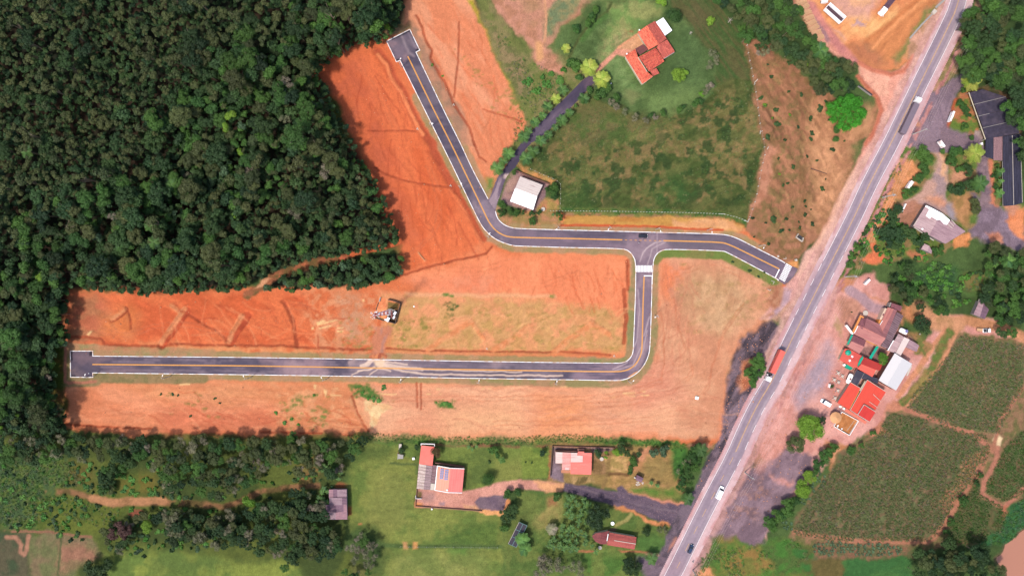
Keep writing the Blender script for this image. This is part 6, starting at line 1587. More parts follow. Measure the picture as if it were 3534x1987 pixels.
# ---- the rest of the forest and the ground cover, as masses nobody could count
order = ['euca','dark','green','olive','lime','grey','blue']
fo = [];base = {}
for k in order:
    ps = protos(k)
    if not ps:
        c = None
    base[k] = (len(fo),max(len(ps),1));fo += ps
pts = []
for (x,y,r,h,k) in rest:
    b,n = base[k]
    if not protos(k): b,n = base['dark']
    wx_,wy_ = W2((x,y),h)
    pts.append((wx_,wy_,max(h - r * .55,2),r * rs.uniform(.9,1.1),r * .9,rs.uniform(0,6.28),b + rs.integers(n)))
for grp,where,ms_ in MASS:
    if not ms_: continue
    fo2 = [];b2_ = {};out = []
    for t in ms_:
        kk = t[4][3]
        if kk not in b2_: ps = protos(kk);b2_[kk] = (len(fo2),len(ps));fo2 += ps
        b,n = b2_[kk];x,y,r,h = t[:4];wx_,wy_ = W2((x,y),h)
        if n: out.append((wx_,wy_,max(h - r * .55,h * .5),r,r * .9,rs.uniform(0,6.28),b + rs.integers(n)))
    scatter('wood','smaller trees filling the ' + where.replace('in the ','').replace('on the ',''),'wood',out,fo2,0)
scatter('forest','smaller trees filling the dense dark forest across the upper left','forest',pts,fo,0)
low = []
for (x,y) in spots(FO,2.3,8,.5,.1):
    wx_,wy_ = W2((x,y),5);low.append((wx_,wy_,rs.uniform(2.5,8.5),rs.uniform(1.0,2.2),rs.uniform(1.0,1.9),rs.uniform(0,6.28),rs.integers(2)))
for (x,y) in spots(FOREST2,2.4,9,.5,.1):
    wx_,wy_ = W2((x,y),2);low.append((wx_,wy_,rs.uniform(.5,2),rs.uniform(.9,1.6),rs.uniform(.8,1.3),rs.uniform(0,6.28),rs.integers(2)))
SH_P = protos('dshrub');SG_P = protos('shrub');BS_P = protos('bshrub')
scatter('undergrowth','dark undergrowth below the trees of the upper left forest','undergrowth',low,SH_P,0)
def cover(name,label,poly,sp,seed,plist,rr,zr,mask=None,cat='ground cover'):
    rs_ = np.random.default_rng(seed);q = spots(parse(poly) if isinstance(poly,str) else poly,sp,seed,.5,.05)
    q = q[segd(TRACK,q[:,0],q[:,1]) * MPP > 2.2];X = (q[:,0] - WPX / 2) * MPP;Y = (HPX / 2 - q[:,1]) * MPP
    k = (abs(X) < 250) & (abs(Y) < 150)
    for g_ in (hwp,rp,dr): k &= ~pip(g_,X,Y)
    if mask: k &= fbm(X,Y,mask[0],2,seed) >= mask[1]
    X,Y = X[k],Y[k];n = len(X)
    out = [(x,y,zat(x,y)) for x,y in zip(X,Y)]
    if n: scatter(name,label,cat,np.column_stack([np.array(out),rs_.uniform(*rr,n),rs_.uniform(*zr,n),rs_.uniform(0,6.28,n),rs_.integers(0,len(plist),n)]),plist,0)
cover('bushes','low bushes between the trees at the lower left','D 0,1130 250,1160 400,1150 560,1200 850,1180 840,1240 600,1260 560,1380 350,1400 100,1340 0,1330',3.2,51,SG_P + SH_P + BS_P[:0],(.8,2.0),(.6,1.3),(9,.42),cat='bushes')
cover('bushes','lush green bushes in the hollow between workshop and shops','t13 1350,1130 1600,1130 2000,1240 2576,1240 t23 2576,0 2200,60 1800,200 1560,60 t13 1300,1350',2.1,52,SG_P + SG_P + SH_P,(.9,2.1),(.8,1.8),(8,.42),cat='bushes')
cover('bushes','lush green bushes round the workshop thicket','t13 980,820 1240,560 1350,780 1460,830 1640,1010 1600,1160 1400,1110 1240,1230 1080,1040 1110,930 900,1180 830,1200',2.0,53,SG_P + SH_P,(.8,1.8),(.8,1.6),(6,.4),cat='bushes')
# tufts: small meshes carried by one visible shrub each
TUFT = {}
def tuft_proto(key,mat,label,p,n=26,size=.55):
    rs_ = np.random.default_rng(len(TUFT) + 5);P_ = [];Nn = []
    for i in range(n):
        a = rs_.uniform(0,6.28);q = rs_.uniform(0,.9);P_.append((q * math.cos(a),q * math.sin(a),.15 + (1 - q) * .6));Nn.append((math.cos(a) * .8,math.sin(a) * .8,.6))
    V,F = leaf_quads(np.array(P_),np.array(Nn),size,rs_,.4)
    me = mesh_from('tuft',V,F,rs_.uniform(.15,.95,n),LM[mat])
    o = link('plant',me);x,y = W2(parse(p)[0]);o.location = (x,y,zat(x,y));o.scale = (.7,.7,.6)
    tag(o,label,'plant');TUFT[key] = o
tuft_proto('crop','crop','olive crop plant at the top corner of the upper crop field','t23 1990,450')
tuft_proto('crop2','green','green crop plant at the lower corner of the large crop field','t33 420,980')
tuft_proto('weed','weed','bright weed at the left end of the green bank','t31 1100,60')
tuft_proto('dry','grey','dry grass tuft left of the walled pink house','t32 250,150')
tuft_proto('blueg','blue','bluish bush grass at the left edge of the picture','t30 20,420')
T_ = TUFT
cover('crop_plants','leafy crop plants filling the upper crop field',CROPA,.8,31,[T_['crop'],T_['crop2'],T_['crop'],T_['crop'],T_['dry']],(.4,.85),(.35,.8),cat='crops')
cover('crop_plants','leafy crop plants filling the largest crop field',CROPB,.8,32,[T_['crop'],T_['crop'],T_['crop2'],T_['crop'],T_['dry']],(.4,.85),(.35,.85),(5,.24),cat='crops')
cover('crop_plants','leafy crop plants of the small darker field',CROPC,.8,33,[T_['crop2'],T_['crop']],(.45,.8),(.5,.9),(4,.3),cat='crops')
cover('crop_plants','leafy crop plants of the field at the right edge',CROPD,.8,34,[T_['crop2'],T_['crop']],(.45,.8),(.5,.9),(4,.3),cat='crops')
cover('tall_grass','tall bright grass on the bank below the plots','t31 1000,10 1300,30 1900,55 2576,55 t32 0,45 500,25 700,45 1100,80 1500,85 1630,130 1600,200 900,125 600,105 300,110 0,140 t31 1720,120 1400,105 1000,90 850,60',1.0,35,[T_['weed'],T_['weed'],T_['crop2']],(.4,.8),(.3,.7),cat='grass')
cover('tall_grass','rough bushy grass at the left edge below the forest','t30 -100,250 600,250 850,500 640,600 330,950 -100,950',1.3,36,[T_['blueg'],T_['weed'],T_['crop'],T_['crop2']],(.5,1.1),(.4,.9),cat='grass')
cover('tall_grass','tufty yellow-green grass along the left dirt track','t30 330,700 650,560 1250,760 1000,1020 620,1010 330,980',1.5,37,[T_['weed'],T_['crop']],(.4,.9),(.3,.6),(6,.4),cat='grass')
cover('tall_grass','scrubby grass between orange plots and driveway','t01 2150,100 2576,500 t02 60,600 330,720 440,760 300,1000 0,1330 t11 2576,0 2440,60 t01 2576,1000 2400,600',1.5,38,[T_['dry'],T_['weed'],T_['crop2']],(.4,.9),(.3,.6),(5,.35),cat='grass')
cover('tall_grass','lush weeds in the green hollow below the workshop','t13 1500,1150 2000,1250 2576,1250 t23 2576,0 1900,0 1560,0 t13 1560,1300',1.6,39,[T_['weed'],T_['crop2'],T_['blueg']],(.6,1.3),(.4,.9),(6,.45),cat='grass')
cover('tall_grass','green weeds at the bottom right below the yard','t32 1760,1250 2000,1110 2300,1120 t33 0,1080 250,1050 460,1170 400,1450 t32 1700,1450',1.5,40,[T_['weed'],T_['weed'],T_['crop']],(.5,1.2),(.4,.8),(6,.48),cat='grass')
cover('tall_grass','long grass and weeds along the river bank','t33 2420,800 2576,640 2700,640 2700,900 2500,1050 2390,1100 2200,1130 2330,980',1.3,41,[T_['blueg'],T_['crop2']],(.6,1.2),(.4,.9),cat='grass')
cover('verge_weeds','weeds along the fence at the lower edge of the meadow','t12 390,645 900,655 1600,672 2000,690 2200,750 2200,800 2000,720 1500,700 900,690 420,700',1.4,42,[T_['weed'],T_['crop2']],(.4,.9),(.3,.6),(4,.4),cat='grass')
cover('scrub','scrubby weeds round the grey workshop','t13 1170,60 1400,200 1240,540 1120,900 960,1200 830,1200 900,1060 1060,700 1180,420',1.6,43,[T_['weed'],T_['crop2'],T_['dry']],(.5,1.0),(.4,.8),(5,.42),cat='grass')
cover('meadow_tufts','sparse tufts across the mottled meadow','t02 1150,1200 1600,1130 1930,800 2280,800 2340,1180 2420,1450 t12 2330,420 2240,750 2000,690 390,645 390,400 0,220 0,130 t02 240,1431 700,960 1000,1100',1.9,44,[T_['crop'],T_['crop2']],(.35,.7),(.2,.35),(5,.45),cat='grass')
# ------------------------------------------------------------------ buildings
def ang_of(s):
    a,b = G(s)[:2];return math.atan2(b[1] - a[1],b[0] - a[0])
def centre(pts):
    n = len(pts);return (sum(p[0] for p in pts) / n,sum(p[1] for p in pts) / n)
def roof_piece(t,name,spec,mat,th=.12,label=None):
    """spec 'x,y,z ...': one roof plane as a slab, seen at x,y in the picture at height z"""
    mb = MB();mb.slab(G3(spec),th);o = mb.build(name,mat,t)
    if label: o['label'] = label
    return o
def walls(t,spec,mat,inset=.35,drop=.16,name='wall'):
    P_ = G3(spec);c = centre(P_);out = []
    n = len(P_);ar = sum(P_[i][0] * P_[(i + 1) % n][1] - P_[(i + 1) % n][0] * P_[i][1] for i in range(n));sg = 1 if ar > 0 else -1
    for i in range(n):
        a,b,d = P_[i - 1],P_[i],P_[(i + 1) % n]
        e1 = np.array((b[0] - a[0],b[1] - a[1]));e2 = np.array((d[0] - b[0],d[1] - b[1]));e1 /= np.linalg.norm(e1) + 1e-9;e2 /= np.linalg.norm(e2) + 1e-9
        n1 = np.array((-e1[1],e1[0])) * sg;n2 = np.array((-e2[1],e2[0])) * sg;m = n1 + n2;m /= max(.5,float(np.dot(m,m)) / 2)
        out.append((b[0] + m[0] * inset,b[1] + m[1] * inset,b[2] - drop))
    if sg < 0: out = out[::-1]
    mb = MB();pts = out + [(p[0],p[1],-.1) for p in out]
    mb.add(pts,[tuple(range(n))] + [(i,n + i,n + (i + 1) % n,(i + 1) % n) for i in range(n)])
    return mb.build(name,mat,t)
def house(name,spec,label,cat='house',group=None):
    c = centre(G(' '.join(','.join(q.split(',')[:2]) for q in spec.split()) if ',' in spec else spec))
    return empty(name,(c[0],c[1],0),label,cat,group)
def bar(t,name,a,b,w,h,mat,z0=0.0,label=None):
    """beam or wall between two picture points seen at height z0+h"""
    p,q = W2(parse(a)[0],z0 + h),W2(parse(b)[0],z0 + h);L_ = math.hypot(q[0] - p[0],q[1] - p[1])
    mb = MB();mb.box(((p[0] + q[0]) / 2,(p[1] + q[1]) / 2),L_,w,h,math.atan2(q[1] - p[1],q[0] - p[0]),z0)
    o = mb.build(name,mat,t)
    if label: o['label'] = label
    return o
def tiles(nm,a,b,s,**k): return mat_roof(nm,C(*a),C(*b),ang_of(s),**k)
CREAM = mat_plain('cream_wall',C(226,206,180),var=.08);WHITEW = mat_plain('white_wall',(.72,.70,.67),var=.06)
REDW = mat_plain('red_brown_wall',C(150,100,90),var=.12);GREYW = mat_plain('grey_wall',C(150,138,136),var=.12)
TEAL = mat_plain('teal_paint',C(20,176,146),var=.07,rough=.5);ORANGEP = mat_plain('orange_paint',C(238,150,82),var=.1)
DARK = mat_plain('dark_metal',(.03,.03,.035),var=.2);GLASS = mat_plain('dark_glass',(.025,.03,.04),rough=.12,spec=.6,var=.02)
RUB = mat_plain('rubber',(.02,.02,.02),rough=.9);WPAINT = mat_plain('white_vehicle_paint',(.82,.82,.83),rough=.3,spec=.5,var=.03)
WSHEET = mat_plain('white_sheet_metal',(.80,.79,.80),rough=.5,var=.04,dirt=(.62,.58,.57),dscale=.25)
PALEC = mat_plain('pale_concrete',C(222,204,192),var=.1,scale=2);GREYC = mat_plain('grey_concrete',C(176,166,162),var=.12,scale=2)
WOODP = mat_plain('pale_wood',C(226,172,132),var=.2,scale=3)
WTRIM = mat_plain('white_trim',(.80,.77,.74),var=.05)
# 1. tiled hilltop house
t = house('tiled_house','H 545,700','big rambling house of orange tiled roofs on the hill lawn')
T1 = tiles('orange_tiles_light',(246,122,92),(220,88,68),'H 515,275 740,630',pitch=.5,streak=.5,pscale=1.3,patch=.42)
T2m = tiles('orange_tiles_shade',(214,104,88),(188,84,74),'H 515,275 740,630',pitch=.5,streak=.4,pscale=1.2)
T3 = tiles('orange_tiles_cross',(230,108,86),(196,78,64),'H 345,880 680,700',pitch=.5,streak=.55,pscale=1.4,patch=.4)
BRT = tiles('brown_flat_tiles',(128,70,68),(112,62,64),'H 290,715 440,632',pitch=.6)
roof_piece(t,'roof','H 338,400,3 515,272,4.3 742,632,4.3 548,740,3',T1,label='north-west slope of bright orange tiles')
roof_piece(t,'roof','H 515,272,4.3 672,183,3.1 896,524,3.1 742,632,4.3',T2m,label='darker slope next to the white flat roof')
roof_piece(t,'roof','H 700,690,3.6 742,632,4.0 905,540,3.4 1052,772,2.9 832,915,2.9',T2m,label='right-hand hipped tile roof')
roof_piece(t,'roof','H 345,880,3.3 680,700,3.3 765,815,4.2 440,985,4.2',T3);roof_piece(t,'roof','H 440,985,4.2 765,815,4.2 850,960,3.2 560,1155,3.2',T3)
roof_piece(t,'roof','H 90,860,2.9 290,722,2.9 345,880,3.9 525,1165,3.9 632,1245,3.1 425,1402,2.8',T1,label='long left wing with a pale edge')
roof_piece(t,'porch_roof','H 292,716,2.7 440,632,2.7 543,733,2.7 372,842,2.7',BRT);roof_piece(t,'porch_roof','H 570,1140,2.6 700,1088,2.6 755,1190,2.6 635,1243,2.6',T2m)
roof_piece(t,'flat_roof','H 690,205,3.2 830,117,3.2 1002,365,3.2 865,466,3.2',WSHEET,label='white flat roof over the garage')
for s in ('H 338,400,3 515,272,4.3 672,183,3.1 896,524,3.1 742,632,4.3 548,740,3','H 700,690,2.9 905,540,2.9 1052,772,2.9 832,915,2.9','H 345,880,3.3 680,700,3.3 850,960,3.2 560,1155,3.2','H 90,860,2.9 290,722,2.9 525,1165,3.0 632,1245,2.9 425,1402,2.8','H 690,205,3.2 830,117,3.2 1002,365,3.2 865,466,3.2'): walls(t,s,CREAM)
for a,b,z in (('H 515,272','H 742,632',4.3),('H 440,985','H 765,815',4.2)): bar(t,'ridge_cap',a,b,.3,.1,T1,z - .02)
bar(t,'gutter','H 92,864','H 423,1398',.22,.12,CREAM,2.8);bar(t,'ridge_cap','H 345,880','H 520,1160',.3,.12,CREAM,3.85);bar(t,'gutter','H 840,912','H 1045,785',.25,.1,GREYC,2.82);bar(t,'gutter','H 425,1402','H 632,1245',.22,.1,CREAM,2.78)
def globe(name,p,r,z,mat,label,cat):
    mb = MB();c = W2(parse(p)[0],z);mb.cyl(c,.06,.05,0,z - r,8);mb.dome(c,r,z - r * .4,r * .8,12,4)
    return tag(mb.build(name,mat,smooth=False),label,cat)
def lamp_post(p,r,z,label):
    c = W2(parse(p)[0],z);t = empty('garden_lamp',(c[0],c[1],0),label,'lamp')
    mb = MB();mb.cyl(c,.05,.05,0,z,8);mb.build('post',DARK,t);mb = MB();mb.dome(c,r,z,r * 1.2,12,4);mb.build('globe',WTRIM,t)
lamp_post('H 372,360',.38,2.8,'white garden lamp at the upper corner of the tiled house');lamp_post('H 130,815',.38,2.8,'white garden lamp at the left end of the tiled house')
tag(MB() and (lambda m: (m.slab(G3('t02 870,832,.5 885,818,.5 892,825,.5 878,838,.5'),.45),m.build('bench',WTRIM))[1])(MB()),'small white bench near the right golden palm','bench')
# 2. white-roofed house by the bend
t = house('white_roofed_house','WR 770,700','small house with a large white gabled roof by the road bend')
WR1 = mat_roof('stained_white_roof',C(236,214,208),C(180,134,134),ang_of('WR 630,325 1140,515'),pitch=1.0,wave=.04,streak=.06,patch=.58,pscale=.55)
WR2 = mat_plain('bright_white_roof',(.86,.85,.83),rough=.6,var=.02)
roof_piece(t,'roof','WR 628,322,3 1142,516,3 1012,778,3.9 512,592,3.9',WR1,label='stained upper slope');roof_piece(t,'roof','WR 512,592,3.9 1012,778,3.9 922,1082,3 398,886,3',WR2,label='bright white lower slope')
walls(t,'WR 628,322,3 1142,516,3 1012,778,3.9 922,1082,3 398,886,3 512,592,3.9',CREAM)
for a,b in (('WR 540,185','WR 900,345'),('WR 900,345','WR 1290,490')):
    o = bar(None,'garden_wall',a,b,.22,1.6,REDW);tag(o,'dark retaining wall above the white-roofed house, ' + ('left half' if '540' in a else 'right half'),'wall')
def disc(name,p,r,z,mat,label,cat,h=.3):
    c = W2(parse(p)[0],z);mb = MB();mb.cyl(c,r,r,0,z - .08,18);mb.cyl(c,r * 1.08,r * 1.0,z - .08,z,18);return tag(mb.build(name,mat),label,cat)
disc('well_cover','WR 1147,1065',.87,.6,PALEC,'round white concrete cover below the white-roofed house','well cover')
disc('well_cover','t32 792,275',.85,.6,PALEC,'round white concrete cover right of the pink house','well cover')
disc('well_cover','t32 900,912',.78,.7,WTRIM,'round white cover on the grass under the lane','well cover')
disc('well_cover','t23 1012,228',1.1,.5,PALEC,'pale round slab in the yard above the tiled roofs','well cover')
def dish(p,r,z,label,ang=0):
    c = W2(parse(p)[0],z);t = empty('satellite_dish',(c[0],c[1],zat(*c)),label,'satellite dish')
    mb = MB();mb.cyl(c,.06,.06,0,z - .3,8);mb.build('post',DARK,t)
    secs = []
    for k,(q,dz) in enumerate(((r,.0),(r * .7,-.18),(r * .3,-.30))):
        secs.append([(c[0] + q * math.cos(a) * .95,c[1] + q * math.sin(a),z + dz + .35 * q * math.cos(a + ang)) for a in np.linspace(0,2 * math.pi,14,endpoint=False)])
    mb = MB();mb.loft(secs);mb.build('dish',GREYC,t);mb = MB();mb.tube((c[0],c[1],z - .25),(c[0] + .3,c[1] + .2,z + .5),.03,.03);mb.build('feed_arm',DARK,t)
dish('t32 775,1150',.85,1.6,'grey satellite dish below the long red tiled roof');dish('C1 1900,800',.3,1.5,'tiny white dish behind the shop houses')
# 3. old grey shed
t = house('grey_shed','SH 780,780','old shed of uneven grey purple sheets beside the pasture','shed')
SM = [mat_roof('old_sheet_%s' % n,C(*a),C(*b),math.radians(-3),pitch=.25,wave=.1,streak=.15) for n,a,b in (('pale',(172,140,150),(154,120,132)),('pink',(178,132,142),(150,112,126)),('dark',(140,104,122),(112,84,100)))]
rs_ = random.Random(4);rows = [(270,545,530,1118),(540,775,545,1122),(770,1015,420,1128),(1010,1262,470,1138)]
for ri,(y0,y1,xa,xb) in enumerate(rows):
    x = xa
    while x < xb - 5:
        w = min(rs_.choice((140,150,280)),xb - x)
        if xb - x - w < 60: w = xb - x
        z = 3.4 - abs(ri - 1.4) * .25 + rs_.uniform(-.03,.03) + .012 * (x - xa) / 100;j = rs_.uniform(-6,8)
        roof_piece(t,'roof_sheet','SH %g,%g,%g %g,%g,%g %g,%g,%g %g,%g,%g' % (x,y0 + j,z,x + w + 4,y0 + j - 2,z,x + w + 8,y1 + j + 5,z - .06,x + 3,y1 + j + 6,z - .06),rs_.choice(SM),.05);x += w
walls(t,'SH 545,285,3.0 1112,285,3.0 1130,1245,2.9 480,1240,2.9',GREYW,.2,.2)
roof_piece(t,'rusty_lean_to','SH 300,850,2.5 420,700,2.6 425,1010,2.6 470,1180,2.5 330,1130,2.3',mat_plain('rusty_dark',C(104,58,66),var=.3,scale=2))
# 4. solar house
t = house('solar_house','SO 560,760','salmon gabled house with blue solar modules and grey side roofs')
SALM = mat_roof('salmon_roof_light',C(255,168,142),C(255,176,152),ang_of('SO 460,550 415,985'),pitch=1.0,wave=.03,streak=.05);SALP = mat_roof('salmon_roof_pink',C(255,142,134),C(252,132,126),ang_of('SO 460,550 415,985'),pitch=1.0,wave=.03,streak=.05)
REDF = mat_plain('red_flat_roof',C(255,126,112),var=.04,rough=.6,dirt=C(248,116,102),dscale=.2);FIBP = mat_roof('fibre_pale',C(222,196,188),C(196,164,158),ang_of('SO 135,515 262,538'),pitch=.5,wave=.12);FIBG = mat_roof('fibre_grey',C(182,150,152),C(160,130,134),ang_of('SO 135,515 262,538'),pitch=.5,wave=.12);FIBD = mat_roof('fibre_dark',C(150,114,118),C(134,102,108),ang_of('SO 135,515 262,538'),pitch=.5,wave=.12)
roof_piece(t,'roof','SO 462,550,3.2 695,592,4.1 655,1026,4.1 417,984,3.2',SALM,label='left slope carrying the solar modules');roof_piece(t,'roof','SO 695,592,4.1 944,602,3.2 904,1032,3.2 655,1026,4.1',SALP,label='right slope, pinker')
walls(t,'SO 462,550,3.2 695,592,4.1 944,602,3.2 904,1032,3.2 655,1026,4.1 417,984,3.2',CREAM)
for a,b,z in (('SO 462,550','SO 417,984',3.22),): bar(t,'fascia',a,b,.3,.14,WTRIM,z)
for a,b,za,zb in (((462,550),(695,592),3.3,4.2),((695,592),(944,602),4.2,3.3),((417,984),(655,1026),3.3,4.2),((655,1026),(904,1032),4.2,3.3)):
    p,q = G3('SO %g,%g,%g %g,%g,%g' % (a + (za,) + b + (zb,)));mb = MB();mb.tube(p,q,.17,.17,5);mb.build('fascia',WTRIM,t)
PVM = mat_plain('solar_cell_blue',C(88,84,158),rough=.35,spec=.3,var=.05);PVF = mat_plain('solar_frame',C(176,178,214),rough=.5)
for gxx in (0,1):
    for cxx in (0,1):
        for r_ in range(5):
            cx_ = (533 if not gxx else 615) + cxx * 34 - r_ * 4;cy_ = (613 if not gxx else 630) + r_ * 39.5
            z = 3.45 + (cx_ - 462) / 233 * .9 - .02;zz = z + .13 / 34 * 14
            mb = MB();mb.slab(G3('SO %g,%g,%g %g,%g,%g %g,%g,%g %g,%g,%g' % (cx_ - 14.5,cy_ - 17,z,cx_ + 15,cy_ - 14,zz,cx_ + 13,cy_ + 18,zz,cx_ - 16.5,cy_ + 15,z)),.05);m = mb.build('solar_module',PVF,t)
            mb = MB();mb.slab(G3('SO %g,%g,%g %g,%g,%g %g,%g,%g %g,%g,%g' % (cx_ - 12.5,cy_ - 14.5,z + .012,cx_ + 12.5,cy_ - 12,zz + .012,cx_ + 11,cy_ + 15,zz + .012,cx_ - 14,cy_ + 12.5,z + .012)),.01)
            c_ = mb.build('cell_face',PVM);c_.parent = m;c_.location = (0,0,0)
roof_piece(t,'roof','SO 175,186,3 410,212,3 376,552,3 134,516,3',REDF,label='red flat-looking annex roof');walls(t,'SO 175,186,3 410,212,3 376,552,3 134,516,3',CREAM)
bar(t,'parapet','SO 168,158','SO 413,166',.25,.9,WTRIM,1.6);bar(t,'parapet','SO 411,160','SO 407,208',.25,.9,WTRIM,1.6);bar(t,'parapet','SO 170,158','SO 172,186',.25,.9,WTRIM,1.6)
def rows_of(t,a,b,c,d,n,mat,name='roof_sheet'):
    """n sheets between edges a-b (top) and d-c (bottom); corners are picture x,y,z"""
    a,b,c,d = [np.array(v,float) for v in (a,b,c,d)]
    for i in range(n):
        t0,t1 = i / n,(i + 1) / n - .012
        q = [a + (d - a) * t0,b + (c - b) * t0,b + (c - b) * t1,a + (d - a) * t1];z = (i % 2) * .03
        mb = MB();mb.slab([W3(p[:2],p[2] + z) for p in q],.06);mb.build(name,mat,t)
def cnr(s): return parse(s,True)
rows_of(t,*cnr('SO 135,517,2.7 262,540,3.1 216,977,3.1 92,960,2.7'),8,FIBP);rows_of(t,*cnr('SO 262,540,3.1 374,556,2.8 332,985,2.8 216,977,3.1'),8,FIBG)
rows_of(t,*cnr('SO 378,535,2.6 458,546,2.6 420,868,2.6 344,862,2.6'),5,FIBD);roof_piece(t,'roof','SO 344,864,2.7 420,870,2.7 412,985,2.7 332,980,2.7',PALEC)
walls(t,'SO 135,517,2.6 374,556,2.6 332,985,2.6 92,960,2.6',CREAM,.3)
bar(t,'back_wall','SO 420,500','SO 940,575',.3,2.0,REDW)
mb = MB();mb.cyl(W2(parse('SO 636,984')[0],4.4),.42,.38,3.8,4.5,12);mb.build('water_tank',WTRIM,t)
o = bar(None,'yard_wall','SO 68,1272','SO 1260,1358',.18,1.0,REDW);tag(o,'low dark wall along the lower side of the solar house yard','wall')
o = bar(None,'yard_wall','SO 130,540','SO 70,1270',.15,.9,REDW);tag(o,'low wall along the left side of the solar house yard','wall')
t = empty('gate',(*W2(parse('SO 110,1120')[0]),0),'white metal gate at the left end of the solar house yard','gate');bar(t,'rail','SO 76,1082','SO 78,1135',.12,1.2,WTRIM);bar(t,'rail','SO 78,1137','SO 180,1140',.12,1.2,WTRIM)
for s,l in (('t31 1510,268','small white water box left of the red annex'),('t31 1692,762','tiny white box under the yard wall')):
    c = W2(parse(s)[0]);mb = MB();mb.box(c,.9 if '1510' in s else .5,.9 if '1510' in s else .6,.8,.1,zat(*c));mb.box(c,1.0 if '1510' in s else .55,1.0 if '1510' in s else .65,.06,.1,zat(*c) + .8);tag(mb.build('water_box',WTRIM),l,'box')
t = empty('concrete_shelter',(*W2(parse('t31 1380,200')[0]),0),'narrow pale concrete structure with a tree in it left of the red annex','shelter')
roof_piece(t,'slab','t31 1365,128,1.2 1390,128,1.2 1388,195,1.2 1362,195,1.2',PALEC);roof_piece(t,'slab','t31 1352,225,1.6 1408,235,1.6 1405,272,1.6 1350,275,1.6',GREYC);bar(t,'side_wall','t31 1362,190','t31 1352,230',.2,1.2,REDW)
mb = MB()
for p in ('t31 1352,225','t31 1408,235','t31 1405,272','t31 1350,275','t31 1365,128','t31 1390,128'): mb.cyl(W2(parse(p)[0],1.2),.1,.1,-.1,1.5 if '13' in p[:6] and ('225' in p or '275' in p) else 1.1,8)
mb.build('posts',GREYC,t)['kind'] = 'stuff'
# 5. walled pink house
t = house('pink_house','PH 640,520','walled house with patched pink and white corrugated roofs')
PKR = mat_roof('pink_sheets',C(255,132,120),C(255,156,144),ang_of('PH 540,540 990,545'),pitch=.6,wave=.05,streak=.12,patch=.55);WHR = mat_roof('whitened_sheets',C(248,216,208),C(240,190,184),ang_of('PH 540,540 990,545'),pitch=.6,wave=.04,streak=.06);PKW = mat_roof('half_painted_sheets',C(246,176,168),C(244,150,142),ang_of('PH 540,540 990,545'),pitch=.6,wave=.05,streak=.12)
roof_piece(t,'roof','PH 545,312,3 998,320,3 992,545,3.6 548,540,3.6',PKR);roof_piece(t,'roof','PH 548,540,3.6 992,545,3.6 984,778,3 543,766,3',PKR)
roof_piece(t,'roof','PH 228,300,3.1 550,313,3.1 548,545,3.0 228,538,3.0',PKW);roof_piece(t,'roof','PH 368,542,2.9 550,548,2.9 545,682,2.8 366,680,2.8',PKW)
roof_piece(t,'painted_patch','PH 228,300,3.16 375,305,3.16 373,538,3.06 228,537,3.06',WHR,.05);roof_piece(t,'painted_patch','PH 552,316,3.1 690,318,3.1 688,372,3.25 806,376,3.27 802,512,3.6 552,515,3.6',WHR,.05);roof_piece(t,'painted_patch','PH 432,625,2.9 512,630,2.9 510,680,2.86 432,678,2.86',WHR,.05)
roof_piece(t,'roof','PH 705,286,3.2 835,290,3.2 832,322,3.2 700,320,3.2',PKR);roof_piece(t,'roof','PH 345,682,2.4 545,690,2.4 540,745,2.4 350,742,2.4',mat_plain('tan_lean_to',C(214,138,104),var=.15))
walls(t,'PH 545,312,3 998,320,3 984,778,3 543,766,3',CREAM);walls(t,'PH 228,300,3.0 550,313,3.0 545,682,2.8 366,680,2.8 366,540,2.9 228,538,3.0',CREAM,.3)
bar(t,'back_wall','PH 228,272','PH 700,290',.2,2.2,REDW);roof_piece(t,'tank_base','PH 690,228,1.6 838,232,1.6 835,275,1.6 690,272,1.6',REDW)
for a,b,l in (('PH 168,175','PH 118,835','dark wall along the left side of the pink house yard'),('PH 168,175','PH 900,196','wall along the top of the pink house yard, left part'),('PH 900,196','PH 1480,210','wall along the top of the pink house yard, right part')):
    tag(bar(None,'yard_wall',a,b,.2,1.7 if '118' in b else 1.1,mat_plain('yard_wall',C(112,82,80),var=.15) if '118' in b else REDW),l,'wall')
# 6. long red tiled roof
t = house('red_tiled_house','BL 1950,700','long low house with dull red tiled roof under the big dark tree')
RT = tiles('dull_red_tiles',(186,92,84),(164,76,72),'BL 1880,712 2250,772',pitch=.5,streak=.2);RT2 = tiles('dark_red_tiles',(144,70,72),(128,60,64),'BL 1650,600 1760,620',pitch=.5,streak=.2)
roof_piece(t,'roof','BL 1798,576,3 2262,656,3 2250,772,3.8 1775,700,3.8',RT);roof_piece(t,'roof','BL 1775,700,3.8 2250,772,3.8 2226,866,3 1755,790,3',RT)
roof_piece(t,'roof','BL 1655,580,3.4 1798,545,2.9 1765,700,3.3 1750,778,2.9 1650,775,3.1 1660,690,3.4',RT2);roof_piece(t,'roof','BL 1500,640,2.8 1560,590,2.9 1660,572,3.3 1652,776,3.2 1560,730,2.8',RT2)
walls(t,'BL 1798,576,3 2262,656,3 2250,772,3.8 2226,866,3 1755,790,3 1775,700,3.8',CREAM);walls(t,'BL 1500,640,2.8 1560,590,2.8 1798,545,2.8 1750,778,2.8 1560,730,2.8',CREAM)
bar(t,'ridge_cap','BL 1880,712','BL 2250,772',.25,.1,PALEC,3.78);bar(t,'ridge_cap','BL 1778,600','BL 1757,720',.3,.12,WTRIM,3.7)
